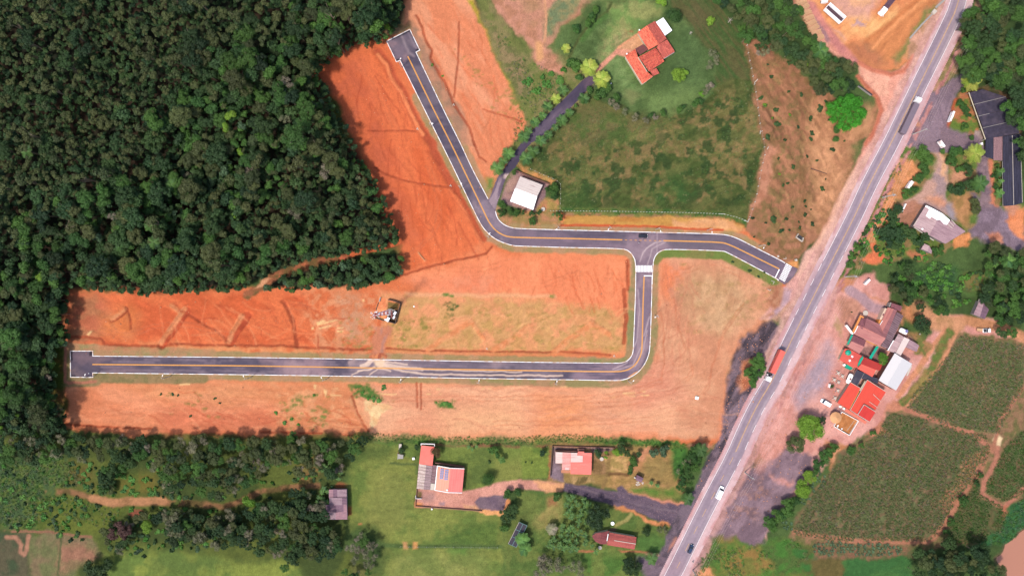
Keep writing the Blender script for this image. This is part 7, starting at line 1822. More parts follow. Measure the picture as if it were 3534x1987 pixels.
# 7. black panels
t = house('panel_shelter','BL 230,610','tilted shelter of black panels in a teal and pale frame','shelter')
BLK = mat_plain('black_panel',C(66,58,72),rough=.5,var=.15);TEALF = mat_plain('pale_teal_frame',C(130,172,170),var=.05)
a,b,c,d = [np.array(v) for v in cnr('BL 255,397,2.2 392,459,1.6 207,828,1.6 70,768,2.2')]
for i in range(3):
    for j in range(2):
        f = lambda u,v: a * (1 - u) * (1 - v) + b * u * (1 - v) + c * u * v + d * (1 - u) * v
        q = [f(j / 2 + .012,i / 3 + .008),f((j + 1) / 2 - .012,i / 3 + .008),f((j + 1) / 2 - .012,(i + 1) / 3 - .008),f(j / 2 + .012,(i + 1) / 3 - .008)]
        mb = MB();mb.slab([W3(p[:2],p[2]) for p in q],.06);mb.build('panel',BLK,t)
for p,q,m in ((a,b,TEALF),(d,c,TEALF),(a + (d - a) / 3,b + (c - b) / 3,TEALF),(a + (d - a) * 2 / 3,b + (c - b) * 2 / 3,TEALF),(a,d,PALEC),(b,c,TEALF),((a + b) / 2,(c + d) / 2,TEALF)):
    mb = MB();mb.tube(W3(p[:2],p[2] + .02),W3(q[:2],q[2] + .02),.09,.09,5);mb.build('frame_bar',m,t)
for p in (a,b,c,d):
    mb = MB();w = W2(p[:2],p[2]);mb.cyl(w,.07,.07,-.1,p[2],8);mb.build('leg',GREYC,t)
# 8. grey workshop
t = house('workshop','GH 800,850','large irregular grey workshop roof with a bright white painted strip','workshop')
GWR = mat_roof('grey_pink_sheets',C(206,170,172),C(182,146,150),ang_of('GH 565,455 940,640'),pitch=.9,wave=.05,streak=.12);GWD = mat_roof('grey_mauve_sheets',C(184,146,154),C(164,126,136),ang_of('GH 565,455 940,640'),pitch=.9,wave=.05,streak=.15)
roof_piece(t,'roof','GH 562,455,4.2 810,590,4.4 820,790,4.5 640,1128,3.9 268,918,3.6',GWR,label='paler left half');roof_piece(t,'roof','GH 810,590,4.3 940,640,4.2 1110,790,4.0 1468,1045,3.6 1005,1325,3.4 800,1215,3.6 640,1128,3.8 820,790,4.4',GWD,label='mauve right half')
roof_piece(t,'painted_strip','GH 548,478,4.32 566,450,4.32 700,512,4.36 940,638,4.36 1108,788,4.14 1042,892,4.2 982,882,4.26 880,778,4.5 822,792,4.66 690,712,4.62 652,755,4.6 562,690,4.44 640,545,4.44',WR2,.1)
walls(t,'GH 562,455,3.6 940,640,3.6 1110,790,3.5 1468,1045,3.2 1005,1325,3.2 640,1128,3.3 268,918,3.3',GREYW)
for k_ in range(3): bar(t,'loose_strip','GH %g,%g' % (1060 + k_ * 40,870 - k_ * 45),'GH %g,%g' % (1165 + k_ * 35,970 - k_ * 45),.25,.1,PALEC,4.1)
bar(t,'edge_beam','GH 290,905','GH 480,640',.3,.15,PALEC,3.7);bar(t,'edge_beam','GH 300,950','GH 740,1250',.35,.15,PALEC,3.1)
mb = MB();mb.dome(W2(parse('GH 488,985')[0],4),.45,3.8,.4,12,4);mb.build('water_tank',WTRIM,t)
t = house('tiny_shed','GH 560,1400','tiny pink-grey shed just below the grey workshop','shed');roof_piece(t,'roof','t13 1590,975,2.3 1640,995,2.5 1625,1050,2.5 1560,1030,2.3',GWR,.1);roof_piece(t,'roof','t13 1640,995,2.5 1668,1050,2.2 1660,1078,2.2 1625,1050,2.5',GWD,.1);walls(t,'t13 1590,975,2.2 1668,1050,2.2 1655,1075,2.2 1560,1030,2.2',GREYW,.2)
t = house('small_hut','t23 2160,190','small grey gabled hut above the fork of the dirt track','hut');roof_piece(t,'roof','t23 2138,102,2.6 2180,130,3.3 2142,262,3.3 2076,240,2.6',GWD,.1);roof_piece(t,'roof','t23 2180,130,3.3 2230,195,2.6 2188,290,2.6 2142,262,3.3',SM[2],.1);walls(t,'t23 2138,102,2.6 2230,195,2.6 2188,290,2.6 2076,240,2.6',GREYW,.2);roof_piece(t,'door_canopy','t23 2130,90,2.0 2150,98,2.0 2130,160,2.0 2112,155,2.0',PALEC)
t = house('grey_hut','PH 2000,860','small grey hut with rubble in front on the dry plot','hut');roof_piece(t,'roof','PH 1952,785,2.6 2092,852,2.6 2070,900,2.9 1935,840,2.9',SM[2],.1);roof_piece(t,'roof','PH 1935,840,2.9 2070,900,2.9 2046,945,2.5 1922,890,2.5',SM[2],.1);walls(t,'PH 1952,785,2.5 2092,852,2.5 2046,945,2.4 1922,890,2.4',REDW,.2)
mb = MB();mb.dome(W2(parse('PH 1918,852')[0],1.5),.35,.2,1.2,10,3);tag(mb.build('water_barrel',WTRIM),'small white barrel at the corner of the grey hut','barrel')
rs_ = random.Random(8);mb = MB()
for i in range(16): c = W2(parse('PH %g,%g' % (rs_.uniform(1925,2080),rs_.uniform(930,1010)))[0]);mb.box(c,rs_.uniform(.3,.9),rs_.uniform(.2,.5),rs_.uniform(.1,.4),rs_.uniform(0,3),zat(*c))
tag(mb.build('rubble',PALEC),'pale rubble lying in front of the grey hut','rubble',kind='stuff')
# 9. shop houses
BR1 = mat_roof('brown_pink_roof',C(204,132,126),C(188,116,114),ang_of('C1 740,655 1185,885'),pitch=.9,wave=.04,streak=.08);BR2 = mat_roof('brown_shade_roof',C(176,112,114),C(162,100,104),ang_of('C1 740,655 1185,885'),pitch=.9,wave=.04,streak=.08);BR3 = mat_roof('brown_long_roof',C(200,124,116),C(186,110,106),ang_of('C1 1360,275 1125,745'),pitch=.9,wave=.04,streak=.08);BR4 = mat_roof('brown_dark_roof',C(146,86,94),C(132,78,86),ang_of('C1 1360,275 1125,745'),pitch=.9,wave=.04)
t = house('brown_roofed_house','C1 860,740','brown-roofed house with an orange parapet in the roadside row')
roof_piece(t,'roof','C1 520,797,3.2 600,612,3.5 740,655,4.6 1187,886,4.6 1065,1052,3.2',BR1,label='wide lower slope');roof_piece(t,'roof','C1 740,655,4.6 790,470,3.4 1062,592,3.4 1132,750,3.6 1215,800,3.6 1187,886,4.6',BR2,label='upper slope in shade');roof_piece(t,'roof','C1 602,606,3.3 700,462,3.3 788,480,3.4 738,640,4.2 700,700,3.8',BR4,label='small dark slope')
walls(t,'C1 520,797,3.1 602,606,3.1 700,462,3.1 1062,592,3.1 1180,800,3.1 1065,1052,3.1',CREAM)
bar(t,'parapet','C1 675,415','C1 508,765',.9,.35,ORANGEP,3.4);bar(t,'parapet','C1 660,420','C1 730,455',.7,.3,ORANGEP,3.4);bar(t,'parapet_cap','C1 612,630','C1 538,775',.25,.2,WTRIM,3.8);bar(t,'fascia','C1 785,940','C1 1000,1045',.35,.25,ORANGEP,2.9);bar(t,'sign_board','C1 372,615','C1 508,797',.55,1.4,WTRIM,2.2)
t = house('long_brown_house','C1 1260,480','long narrow brown-roofed house with a cream and orange front wall')
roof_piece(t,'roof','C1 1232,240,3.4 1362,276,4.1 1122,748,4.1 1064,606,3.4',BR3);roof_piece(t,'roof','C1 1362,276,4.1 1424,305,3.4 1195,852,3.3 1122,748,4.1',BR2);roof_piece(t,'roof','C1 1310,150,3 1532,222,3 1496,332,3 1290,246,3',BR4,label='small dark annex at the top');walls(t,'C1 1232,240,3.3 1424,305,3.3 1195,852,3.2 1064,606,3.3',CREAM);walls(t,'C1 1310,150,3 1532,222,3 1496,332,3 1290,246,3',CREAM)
bar(t,'front_wall','C1 1196,265','C1 1080,500',.95,2.9,mat_plain('cream_front',C(244,206,184),var=.04),0);bar(t,'front_wall','C1 1080,502','C1 1045,585',.8,2.9,ORANGEP,0);bar(t,'window_box','C1 1148,380','C1 1132,412',.5,.3,BR4,2.92);bar(t,'gutter','C1 1120,520','C1 1068,605',.18,.12,WTRIM,3.5);bar(t,'pale_wall','C1 1300,145','C1 1260,235',.5,2.6,GREYC)
FL = mat_roof('corrugated_mauve',C(142,110,118),C(120,90,98),ang_of('C1 1420,340 1555,420'),pitch=.9,wave=.3,streak=.15)
t = house('corrugated_hall','C1 1320,730','mauve corrugated shed running behind the brown roofs','shed');rows_of(t,*cnr('C1 1420,338,3.2 1556,420,3.0 1390,790,3.0 1252,700,3.2'),9,FL);rows_of(t,*cnr('C1 1250,702,3.2 1388,792,3.0 1235,1110,3.0 1090,1045,3.1'),8,FL);walls(t,'C1 1420,340,3.0 1556,420,2.9 1230,1108,2.9 1090,1045,2.9',GREYW,.25)
t = house('front_brown_house','C1 570,1000','small two-slope brown house with a teal front strip near the road');roof_piece(t,'roof','C1 512,812,3.2 775,930,3.2 738,1062,3.9 476,945,3.9',BR4,label='dark slope');roof_piece(t,'roof','C1 476,945,3.9 738,1062,3.9 640,1207,3.1 390,1066,3.1',BR1,label='bright slope');walls(t,'C1 512,812,3.1 775,930,3.1 640,1207,3 390,1066,3',CREAM)
bar(t,'teal_front','C1 492,815','C1 398,1012',.7,.3,TEAL,3.2)
tag(bar(None,'teal_canopy','C1 1022,1050','C1 865,1305',1.15,.25,TEAL,2.8),'long teal canopy beam across the back courtyard','canopy')
t = house('red_canopy_shop','t23 860,670','red roofed shop canopy with teal tanks near the road','shop')
RED1 = mat_plain('red_membrane',C(234,98,84),var=.06,rough=.6,dirt=C(222,84,74),dscale=.2)
roof_piece(t,'roof','t23 805,580,3 850,580,3 985,656,3 932,768,3 880,765,3 752,690,3',RED1);walls(t,'t23 805,580,3 985,656,3 932,768,3 752,690,3',CREAM)
for p,r in (('C1 418,1188',1.28),):
    c = W2(parse(p)[0],4.0);mb = MB();mb.cyl(c,r,r * .96,3.0,3.9,8);mb.cyl(c,r * .96,.1,3.9,4.3,8);mb.build('teal_tank',TEAL,t)
mb = MB();mb.slab(G3('C1 710,1255,3.5 722,1300,3.5 690,1360,3.5 640,1440,3.5 600,1470,3.5 620,1400,3.5 660,1310,3.5'),.4);mb.build('teal_fin',TEAL,t)
STAR = lambda p,r,z: [(W2(parse(p)[0],z)[0] + (r if k % 2 else r * .35) * math.cos(k * math.pi / 5 + .3),W2(parse(p)[0],z)[1] + (r if k % 2 else r * .35) * math.sin(k * math.pi / 5 + .3),z) for k in range(10)]
for p in ('C1 490,1265','C1 440,1350'): mb = MB();mb.slab(STAR(p,.75,3.25),.2);mb.build('white_star',WTRIM,t)
t = empty('teal_pool',(*W2(parse('t23 850,760')[0]),0),'rounded teal basin standing before the red canopy','basin');c = W2(parse('t23 850,760')[0],1.5);an = ang_of('t23 820,745 882,772')
def rrect(c,L_,W_,an,z,n=5,rad=.35):
    out = [];r = min(L_,W_) / 2 * rad * 2 if rad < .5 else min(L_,W_) / 2
    for k,(sx,sy) in enumerate(((1,1),(-1,1),(-1,-1),(1,-1))):
        for i in range(n):
            a = math.pi / 2 * (k + i / (n - 1));x = sx * (L_ / 2 - r) + r * math.cos(a);y = sy * (W_ / 2 - r) + r * math.sin(a)
            out.append((c[0] + x * math.cos(an) - y * math.sin(an),c[1] + x * math.sin(an) + y * math.cos(an),z))
    return out
mb = MB();mb.loft([rrect(c,2.9,2.1,an,0),rrect(c,3.1,2.3,an,1.4),rrect(c,2.6,1.8,an,1.4),rrect(c,2.5,1.7,an,1.2)]);mb.build('shell',TEAL,t)
tag(bar(None,'white_cabinet','t23 795,745','t23 812,738',.9,1.2,WTRIM),'white cabinet beside the teal basin','cabinet')
t = house('red_gabled_shop','t23 1050,760','red gabled roof between the teal fin and the black roof','shop')
RG1 = mat_roof('red_roof_dark',C(206,66,60),C(196,58,54),ang_of('t23 985,660 1178,742'),pitch=.6,wave=.04,streak=.05);RG2 = mat_roof('red_roof_bright',C(246,104,88),C(238,94,80),ang_of('t23 985,660 1178,742'),pitch=.6,wave=.04,streak=.05)
roof_piece(t,'roof','t23 985,658,3 1178,740,3 1152,798,3.6 1115,790,3.8 968,732,3.9',RG1);roof_piece(t,'roof','t23 968,732,3.9 1115,790,3.9 1078,860,3 930,776,3',RG2);walls(t,'t23 985,658,3 1178,740,3 1078,860,3 930,776,3',CREAM)
t = house('black_roofed_shop','C2 780,320','flat black roof wrapping round the red shops','shop');BK = mat_plain('black_membrane',C(66,60,76),var=.12,rough=.7,dirt=C(84,78,92),dscale=.4)
roof_piece(t,'roof','C2 660,186,3 795,242,3 665,470,3 548,405,3',BK);roof_piece(t,'roof','C2 795,242,2.95 918,305,2.95 1050,340,2.95 1030,438,2.95 850,358,2.95 740,345,2.95',BK);walls(t,'C2 660,186,2.9 795,242,2.9 665,470,2.9 548,405,2.9',CREAM);walls(t,'C2 795,242,2.9 1050,340,2.9 1030,438,2.9 740,345,2.9',CREAM)
bar(t,'seam','C2 790,242','C2 668,462',.12,.08,GREYC,2.98);bar(t,'brown_edge','C2 665,165','C2 590,262',.3,.2,BR4,2.9)
t = house('awning','C2 530,345','white rounded awning on the road side of the black roof','awning');c = W2(parse('C2 531,342')[0],2.6);an = ang_of('C2 500,410 560,275');mb = MB();mb.loft([rrect(c,4.6,2.0,an,2.4),rrect(c,4.6,2.0,an,2.55),rrect(c,4.0,1.4,an,2.75)]);mb.build('canopy',WTRIM,t);mb = MB();mb.box(W2(parse('C2 540,350')[0],2.8),.9,.7,.2,an,2.75);mb.build('hatch',BR4,t)
mb = MB();[mb.cyl((c[0] + dx * math.cos(an),c[1] + dx * math.sin(an)),.07,.07,0,2.4,8) for dx in (-1.9,1.9)];mb.build('legs',GREYC,t)['kind'] = 'stuff'
t = house('red_shop_hall','C2 740,720','pair of large bright red roofs with white edges by the yard','shop')
RR_ = mat_roof('bright_red_roof',C(240,84,66),C(234,76,60),ang_of('C2 550,408 310,770'),pitch=.6,wave=.05,streak=.05,patch=.5)
roof_piece(t,'roof','C2 550,408,3.2 722,512,3.6 520,892,3.6 308,770,3.2',RR_,label='left red roof');roof_piece(t,'roof','C2 845,362,3.8 1024,486,3.8 840,812,3.8 790,802,3.8 680,992,3.8 540,902,3.8',RR_,label='main red roof');roof_piece(t,'roof','C2 1024,486,3.7 1178,576,3.4 1075,740,3.4 985,905,3.4 840,812,3.7',RR_,label='right part with white ribs');roof_piece(t,'raised_roof','C2 790,803,4.7 992,936,4.7 880,1110,4.7 676,986,4.7',mat_roof('deep_red_roof',C(226,62,56),C(216,56,50),ang_of('C2 550,408 310,770'),pitch=.6,wave=.04,streak=.05))
walls(t,'C2 550,408,3.1 722,512,3.3 520,892,3.3 308,770,3.1',CREAM);walls(t,'C2 845,362,3.5 1178,576,3.2 985,905,3.2 680,992,3.5 540,902,3.5',CREAM);walls(t,'C2 790,803,4.7 992,936,4.7 880,1110,4.7 676,986,4.7',WHITEW,.15)
for a_,b_,z_ in (('C2 845,362','C2 1178,576',3.7),('C2 790,803','C2 676,986',4.7),('C2 790,803','C2 992,936',4.7),('C2 845,362','C2 540,902',3.82),('C2 680,992','C2 880,1110',4.6),('C2 550,408','C2 722,512',3.5),('C2 540,902','C2 680,990',3.8),('C2 950,620','C2 1080,742',3.7),('C2 878,752','C2 1020,852',3.7)): bar(t,'white_edge',a_,b_,.18,.14,PALEC,z_)
bar(t,'cream_wall','C2 815,390','C2 715,560',.8,.3,CREAM,3.2);bar(t,'pipe_run','C2 700,565','C2 530,880',.3,.15,ORANGEP,3.5);bar(t,'gutter','C2 535,425','C2 310,765',.2,.1,BR4,3.25)
roof_piece(t,'porch_roof','C2 470,868,2.6 832,1112,2.6 812,1150,2.5 448,918,2.5',mat_plain('salmon_porch',C(240,126,104),var=.06))
for p in ('C2 365,842','C2 430,877'): mb = MB();mb.box(W2(parse(p)[0],1.0),1.0,.8,1.0,ang_of('C2 365,842 430,877'));tag(mb.build('white_chest',WTRIM),'white outdoor chest freezer under the left red roof, ' + ('left one' if '365' in p else 'right one'),'freezer')
t = house('white_warehouse','t23 1305,810','large plain white warehouse roof behind the red shops','warehouse');WH1 = mat_plain('warehouse_sheet',C(238,228,230),var=.03,rough=.5);WH2 = mat_plain('warehouse_sheet_shade',C(230,222,226),var=.03,rough=.5)
roof_piece(t,'roof','t23 1300,624,4.5 1378,674,5.2 1222,942,5.2 1140,892,4.5',WH1);roof_piece(t,'roof','t23 1378,674,5.2 1472,730,4.5 1312,992,4.5 1222,942,5.2',WH2);walls(t,'t23 1300,624,4.4 1378,674,5.1 1472,730,4.4 1312,992,4.4 1222,942,5.1 1140,892,4.4',REDW,.2);roof_piece(t,'side_canopy','t23 1472,752,3 1430,845,3 1412,850,3 1450,750,3',PALEC)
t = house('grey_backyard_house','C1 1480,1000','grey and cream roofed house above the white warehouse')
roof_piece(t,'roof','C1 1450,792,3.4 1572,862,3.4 1528,1000,3.5 1372,928,3.4',GWR);roof_piece(t,'roof','C1 1360,925,3.2 1528,1000,3.3 1395,1200,3.2 1228,1140,3.0',GWR);roof_piece(t,'roof','C1 1572,860,3.6 1688,912,3.6 1498,1252,3.5 1393,1200,3.5',mat_plain('cream_sheet',C(240,214,210),var=.06));roof_piece(t,'roof','C1 1690,920,2.9 1780,965,3.2 1722,1118,3.2 1602,1072,2.9',GWD);roof_piece(t,'roof','C1 1780,965,3.2 1882,1032,2.8 1832,1170,2.8 1722,1118,3.2',GWD)
walls(t,'C1 1450,792,3.1 1688,912,3.1 1498,1252,3.1 1228,1140,3.0',GREYW);walls(t,'C1 1690,920,2.8 1882,1032,2.8 1832,1170,2.8 1602,1072,2.8',GREYW);bar(t,'white_edge','C1 1350,930','C1 1230,1142',.3,.15,WTRIM,3.1)
t = house('covered_trailer','C1 1570,735','white rounded trailer body with a blue cover behind the sheds','trailer');c = W2(parse('C1 1570,740')[0],1.8);an = ang_of('C1 1500,700 1650,770');mb = MB();mb.loft([rrect(c,3.6,2.0,an,.5),rrect(c,3.8,2.2,an,1.4),rrect(c,3.0,1.5,an,1.9)]);mb.build('body',WTRIM,t);mb = MB();mb.cyl(W2(parse('C1 1625,740')[0],2.0),.75,.7,1.8,2.0,8);mb.build('blue_cover',mat_plain('blue_cover',C(140,134,190),var=.1),t)
for dx in (-.8,.8): mb = MB();mb.cyl((c[0] + dx,c[1]),.3,.3,0,.6,12);mb.build('wheel',RUB,t)
# walled yard with thatched umbrella
t = empty('walled_yard',(*W2(parse('C2 470,1150')[0]),0),'white low walls round a small orange sand court','wall')
for a_,b_ in (('C2 395,935','C2 690,1095'),('C2 690,1095','C2 530,1355'),('C2 530,1355','C2 250,1190'),('C2 250,1190','C2 280,1140'),('C2 375,965','C2 395,935')): bar(t,'wall',a_,b_,.2,1.0,WHITEW)
tag(bar(None,'low_kerb','C2 620,1080','C2 480,1270',.12,.15,PALEC),'thin pale line across the sand court','kerb',kind='structure')
for p,l in (('C2 318,1187','white sunbed in the corner of the sand court'),('C2 392,1235','small white seat in the sand court')): mb = MB();mb.box(W2(parse(p)[0],.4),1.1 if '318' in p else .6,.5,.4,1.1);tag(mb.build('sunbed',WTRIM),l,'sunbed')
t = empty('thatched_umbrella',(*W2(parse('C2 292,1042')[0],3),0),'large round thatched umbrella beside the sand court','umbrella');c = W2(parse('C2 292,1042')[0],3);mb = MB();mb.cyl(c,.12,.1,0,3.2,8);mb.build('pole',GREYC,t)
mb = MB();n = 24;pts = [(c[0],c[1],3.6)] + [(c[0] + 2.62 * math.cos(i * 2 * math.pi / n),c[1] + 2.62 * math.sin(i * 2 * math.pi / n),2.45) for i in range(n)];mb.add(pts,[(0,1 + i,1 + (i + 1) % n) for i in range(n)] + [tuple(range(n,0,-1))]);mb.build('thatch',mat_plain('thatch',C(238,172,122),var=.2,scale=5,bump=.5),t)
tt = []
for i,(p,l) in enumerate((('t23 742,822','uppermost, by the cabinet'),('t23 783,852','second from the top'),('t23 703,888','leftmost'),('t23 745,912','in the middle, beside the round planter'),('t23 738,993','below the round planter'),('t23 710,1068','lowest, near the parked white car'))):
    c = W2(parse(p)[0],.8);t = empty('picnic_table',(c[0],c[1],zat(*c)),'small round concrete table with stools in the yard, ' + l,'table','round tables in the shop yard')
    mb = MB();mb.cyl((0,0),.55,.6,.72,.8,14);mb.cyl((0,0),.12,.1,0,.72,8);mb.build('table_top',PALEC,t,world=False)
    for k in range(4): mb = MB();a = k * math.pi / 2 + .5;mb.cyl((.95 * math.cos(a),.95 * math.sin(a)),.2,.22,0,.45,10);mb.build('stool',GREYC if i in (3,4) else PALEC,t,world=False)
disc('planter','t23 678,950',1.2,.35,REDW,'round planter with a white figure between the yard tables','planter');put_tree(parse('t23 682,950')[0],1.25,.9,'dshrub','dark green plant filling the round planter in the yard','shrub',name='shrub')
tag(bar(None,'white_figure','t23 655,965','t23 662,930',.35,1.5,WTRIM),'slim white figure standing in the round planter','statue')
# shade roofs of the nursery
SHD = mat_plain('black_shade_net',C(66,58,76),var=.25,scale=.7,dirt=C(84,72,88),dscale=.3,rough=.9);SHD2 = mat_roof('black_ribbed_net',C(60,56,76),C(48,44,62),ang_of('NU 1105,850 1115,1290'),pitch=.8,wave=.2,streak=.2)
t = house('shade_house','NU 1020,380','wide black shade-net roof over nursery beds, in bays divided by pale cables','shade house')
bays = [('NU 770,175,2.8 900,140,2.8 1130,215,2.8 820,290,2.8',SHD),('NU 820,292,2.8 1130,217,2.8 1200,330,2.8 970,380,2.8 862,408,2.8',SHD),('NU 862,410,2.8 970,382,2.8 1200,332,2.8 1245,448,2.8 905,525,2.8',SHD),('NU 905,527,2.8 1245,450,2.8 1268,580,2.8 932,636,2.8',SHD)]
for s,m in bays: roof_piece(t,'net_bay',s,m,.03)
for a_,b_ in (('NU 820,291','NU 1130,216'),('NU 862,409','NU 972,382'),('NU 905,526','NU 1245,449')): bar(t,'cable',a_,b_,.16,.1,GREYC,2.8)
bar(t,'edge_beam','NU 764,172','NU 930,640',.35,.15,CREAM,2.8)
for p in ('NU 770,175','NU 820,290','NU 862,408','NU 905,525','NU 932,636','NU 1245,448','NU 1268,580','NU 1200,330','NU 1130,215'): mb = MB();mb.cyl(W2(parse(p)[0],2.8),.1,.1,-.1,2.75,8);mb.build('post',GREYC,t)
t = house('shade_house','NU 1150,900','long narrow black ribbed nursery roof at the right edge','shade house')
for s,m in (('NU 932,640,2.7 1010,622,2.7 1008,838,2.7 930,815,2.7',SHD2),('NU 1102,612,2.9 1198,595,3.2 1212,1300,3.2 1110,1308,2.8',SHD2),('NU 1200,595,3.2 1280,590,2.8 1300,1275,2.8 1214,1300,3.2',SHD2)): roof_piece(t,'net_bay',s,m,.04)
roof_piece(t,'brown_bay','NU 1012,622,2.8 1100,612,2.8 1100,852,2.8 1010,850,2.8',mat_roof('brown_ribbed',C(158,118,122),C(146,108,114),1.5,pitch=.8,wave=.1));bar(t,'cable','NU 1198,600','NU 1213,1295',.16,.1,PALEC,3.25);bar(t,'cable','NU 1100,860','NU 1104,1300',.14,.1,GREYC,2.9);bar(t,'cable','NU 1280,600','NU 1300,1270',.14,.1,PALEC,2.9)
for p in ('NU 932,640','NU 930,815','NU 1110,1308','NU 1298,1270','NU 1100,852','NU 1280,590'): mb = MB();mb.cyl(W2(parse(p)[0],2.7),.1,.1,-.1,2.65,8);mb.build('post',GREYC,t)
# ------------------------------------------------------------------ mast compound
DW = mat_plain('dark_block_wall',C(84,66,62),var=.2)
t = empty('compound_wall',(*W2(parse('M 1600,700')[0]),0),'dark block wall round the mast compound, broken on the left','wall')
for a_,b_ in (('M 1180,285','M 1400,330'),('M 1400,330','M 1720,440'),('M 1720,440','M 1640,700'),('M 1640,700','M 1490,1280'),('M 1490,1280','M 1100,1175'),('M 640,1035','M 1040,1160')): bar(t,'wall',a_,b_,.3,1.7 if b_ != 'M 1040,1160' else .4,DW)
bar(t,'wall','M 880,190','M 830,370',.45,.8,GREYC);bar(t,'wall','M 800,400','M 690,720',.3,.3,DW)
CAB = mat_plain('cabinet_white',(.66,.66,.68),rough=.4,var=.03)
for s,L_,W_,l in (('M 1480,850',1.5,.95,'upper of the two white cabinets along the right compound wall'),('M 1440,1025',1.25,.7,'lower of the two white cabinets along the right compound wall'),('M 1185,1110',1.9,1.15,'largest white cabinet at the bottom of the mast compound'),('M 1195,922',.5,.45,'small white box in the middle of the mast compound'),('M 1075,1115',.5,.45,'small pinkish box at the bottom of the mast compound')):
    c = W2(parse(s)[0],1.8);an = ang_of('M 1500,790 1440,900') if L_ > 1 else .3;t = empty('equipment_cabinet',(c[0],c[1],0),l,'cabinet');mb = MB();mb.box(c,L_,W_,1.7,an);mb.build('body',CAB,t);mb = MB();mb.box(c,L_ + .12,W_ + .12,.1,an,1.702);mb.build('lid',CAB,t)
tag(bar(None,'cable_bridge','M 1370,800','M 1330,1050',.7,.2,mat_plain('red_brown_metal',C(140,76,74)),1.6),'brown cable bridge inside the mast compound','cable bridge');tag(bar(None,'cable_bridge','M 1180,700','M 1480,730',.35,.2,PALEC,2.0),'pale cable tray at the top of the mast compound','cable bridge')
t_ = empty('telecom_mast',(*W2(parse('M 1290,800')[0]),0),'tall red and white lattice telecom mast with antennas, leaning away in view','mast')
RM = mat_plain('mast_red',C(206,70,62),rough=.5);WM = mat_plain('mast_white',(.72,.70,.76),rough=.5)
base = np.array((*W2(parse('M 1290,800')[0]),0.0));top_p = parse('M 600,930')[0];HT = 45.0
tp = W2(top_p,HT);off = math.hypot(tp[0] - base[0],tp[1] - base[1])
# choose the height whose top is seen at that spot, straight above the base
br = math.hypot(base[0],base[1]);tr = math.hypot(*W2(top_p));HT = HC * (1 - br / tr)
NS = 9
for k in range(NS):
    z0,z1 = HT * k / NS,HT * (k + 1) / NS;w0,w1 = 1.9 * (1 - .5 * k / NS),1.9 * (1 - .5 * (k + 1) / NS);mb = MB()
    c4 = [(-1,-1),(1,-1),(1,1),(-1,1)]
    for i in range(4):
        a = c4[i];b = c4[(i + 1) % 4]
        A0 = (base[0] + a[0] * w0 / 2,base[1] + a[1] * w0 / 2,z0);A1_ = (base[0] + a[0] * w1 / 2,base[1] + a[1] * w1 / 2,z1);B0 = (base[0] + b[0] * w0 / 2,base[1] + b[1] * w0 / 2,z0);B1_ = (base[0] + b[0] * w1 / 2,base[1] + b[1] * w1 / 2,z1)
        mb.tube(A0,A1_,.09,.09,4);zm = (z0 + z1) / 2;M0 = tuple((np.array(A0) + A1_) / 2);M1 = tuple((np.array(B0) + B1_) / 2)
        for p,q in ((A0,M1),(B0,M0),(M0,B1_),(M1,A1_),(M0,M1),(A1_,B1_)): mb.tube(p,q,.04,.04,3)
    mb.build('mast_section',RM if k % 2 == 0 else WM,t_)
mb = MB();mb.cyl(base[:2],.9,.9,HT - 2.5,HT - 2.42,14);mb.build('platform',RM,t_)
for ring_,(rr_,n_,zz) in enumerate(((1.3,5,HT),(1.9,4,HT - 3))):
    for i in range(n_):
        a = 2 * math.pi * i / n_ + ring_;c = (base[0] + rr_ * math.cos(a),base[1] + rr_ * math.sin(a));mb = MB();mb.box(c,.14,.26,1.7,a,zz - 1);mb.tube((base[0],base[1],zz),(c[0],c[1],zz),.05,.05,4);mb.build('antenna',WTRIM,t_)
for i,a in enumerate((.4,2.2)): c = (base[0] + 1.2 * math.cos(a),base[1] + 1.2 * math.sin(a));mb = MB();mb.dome(c,.4,HT - 6 - i * 3,.5,12,3);mb.build('drum_antenna',WTRIM,t_)
mb = MB();mb.cyl(base[:2],1.6,1.6,-.05,.25,12);mb.build('footing',GREYC,t_)
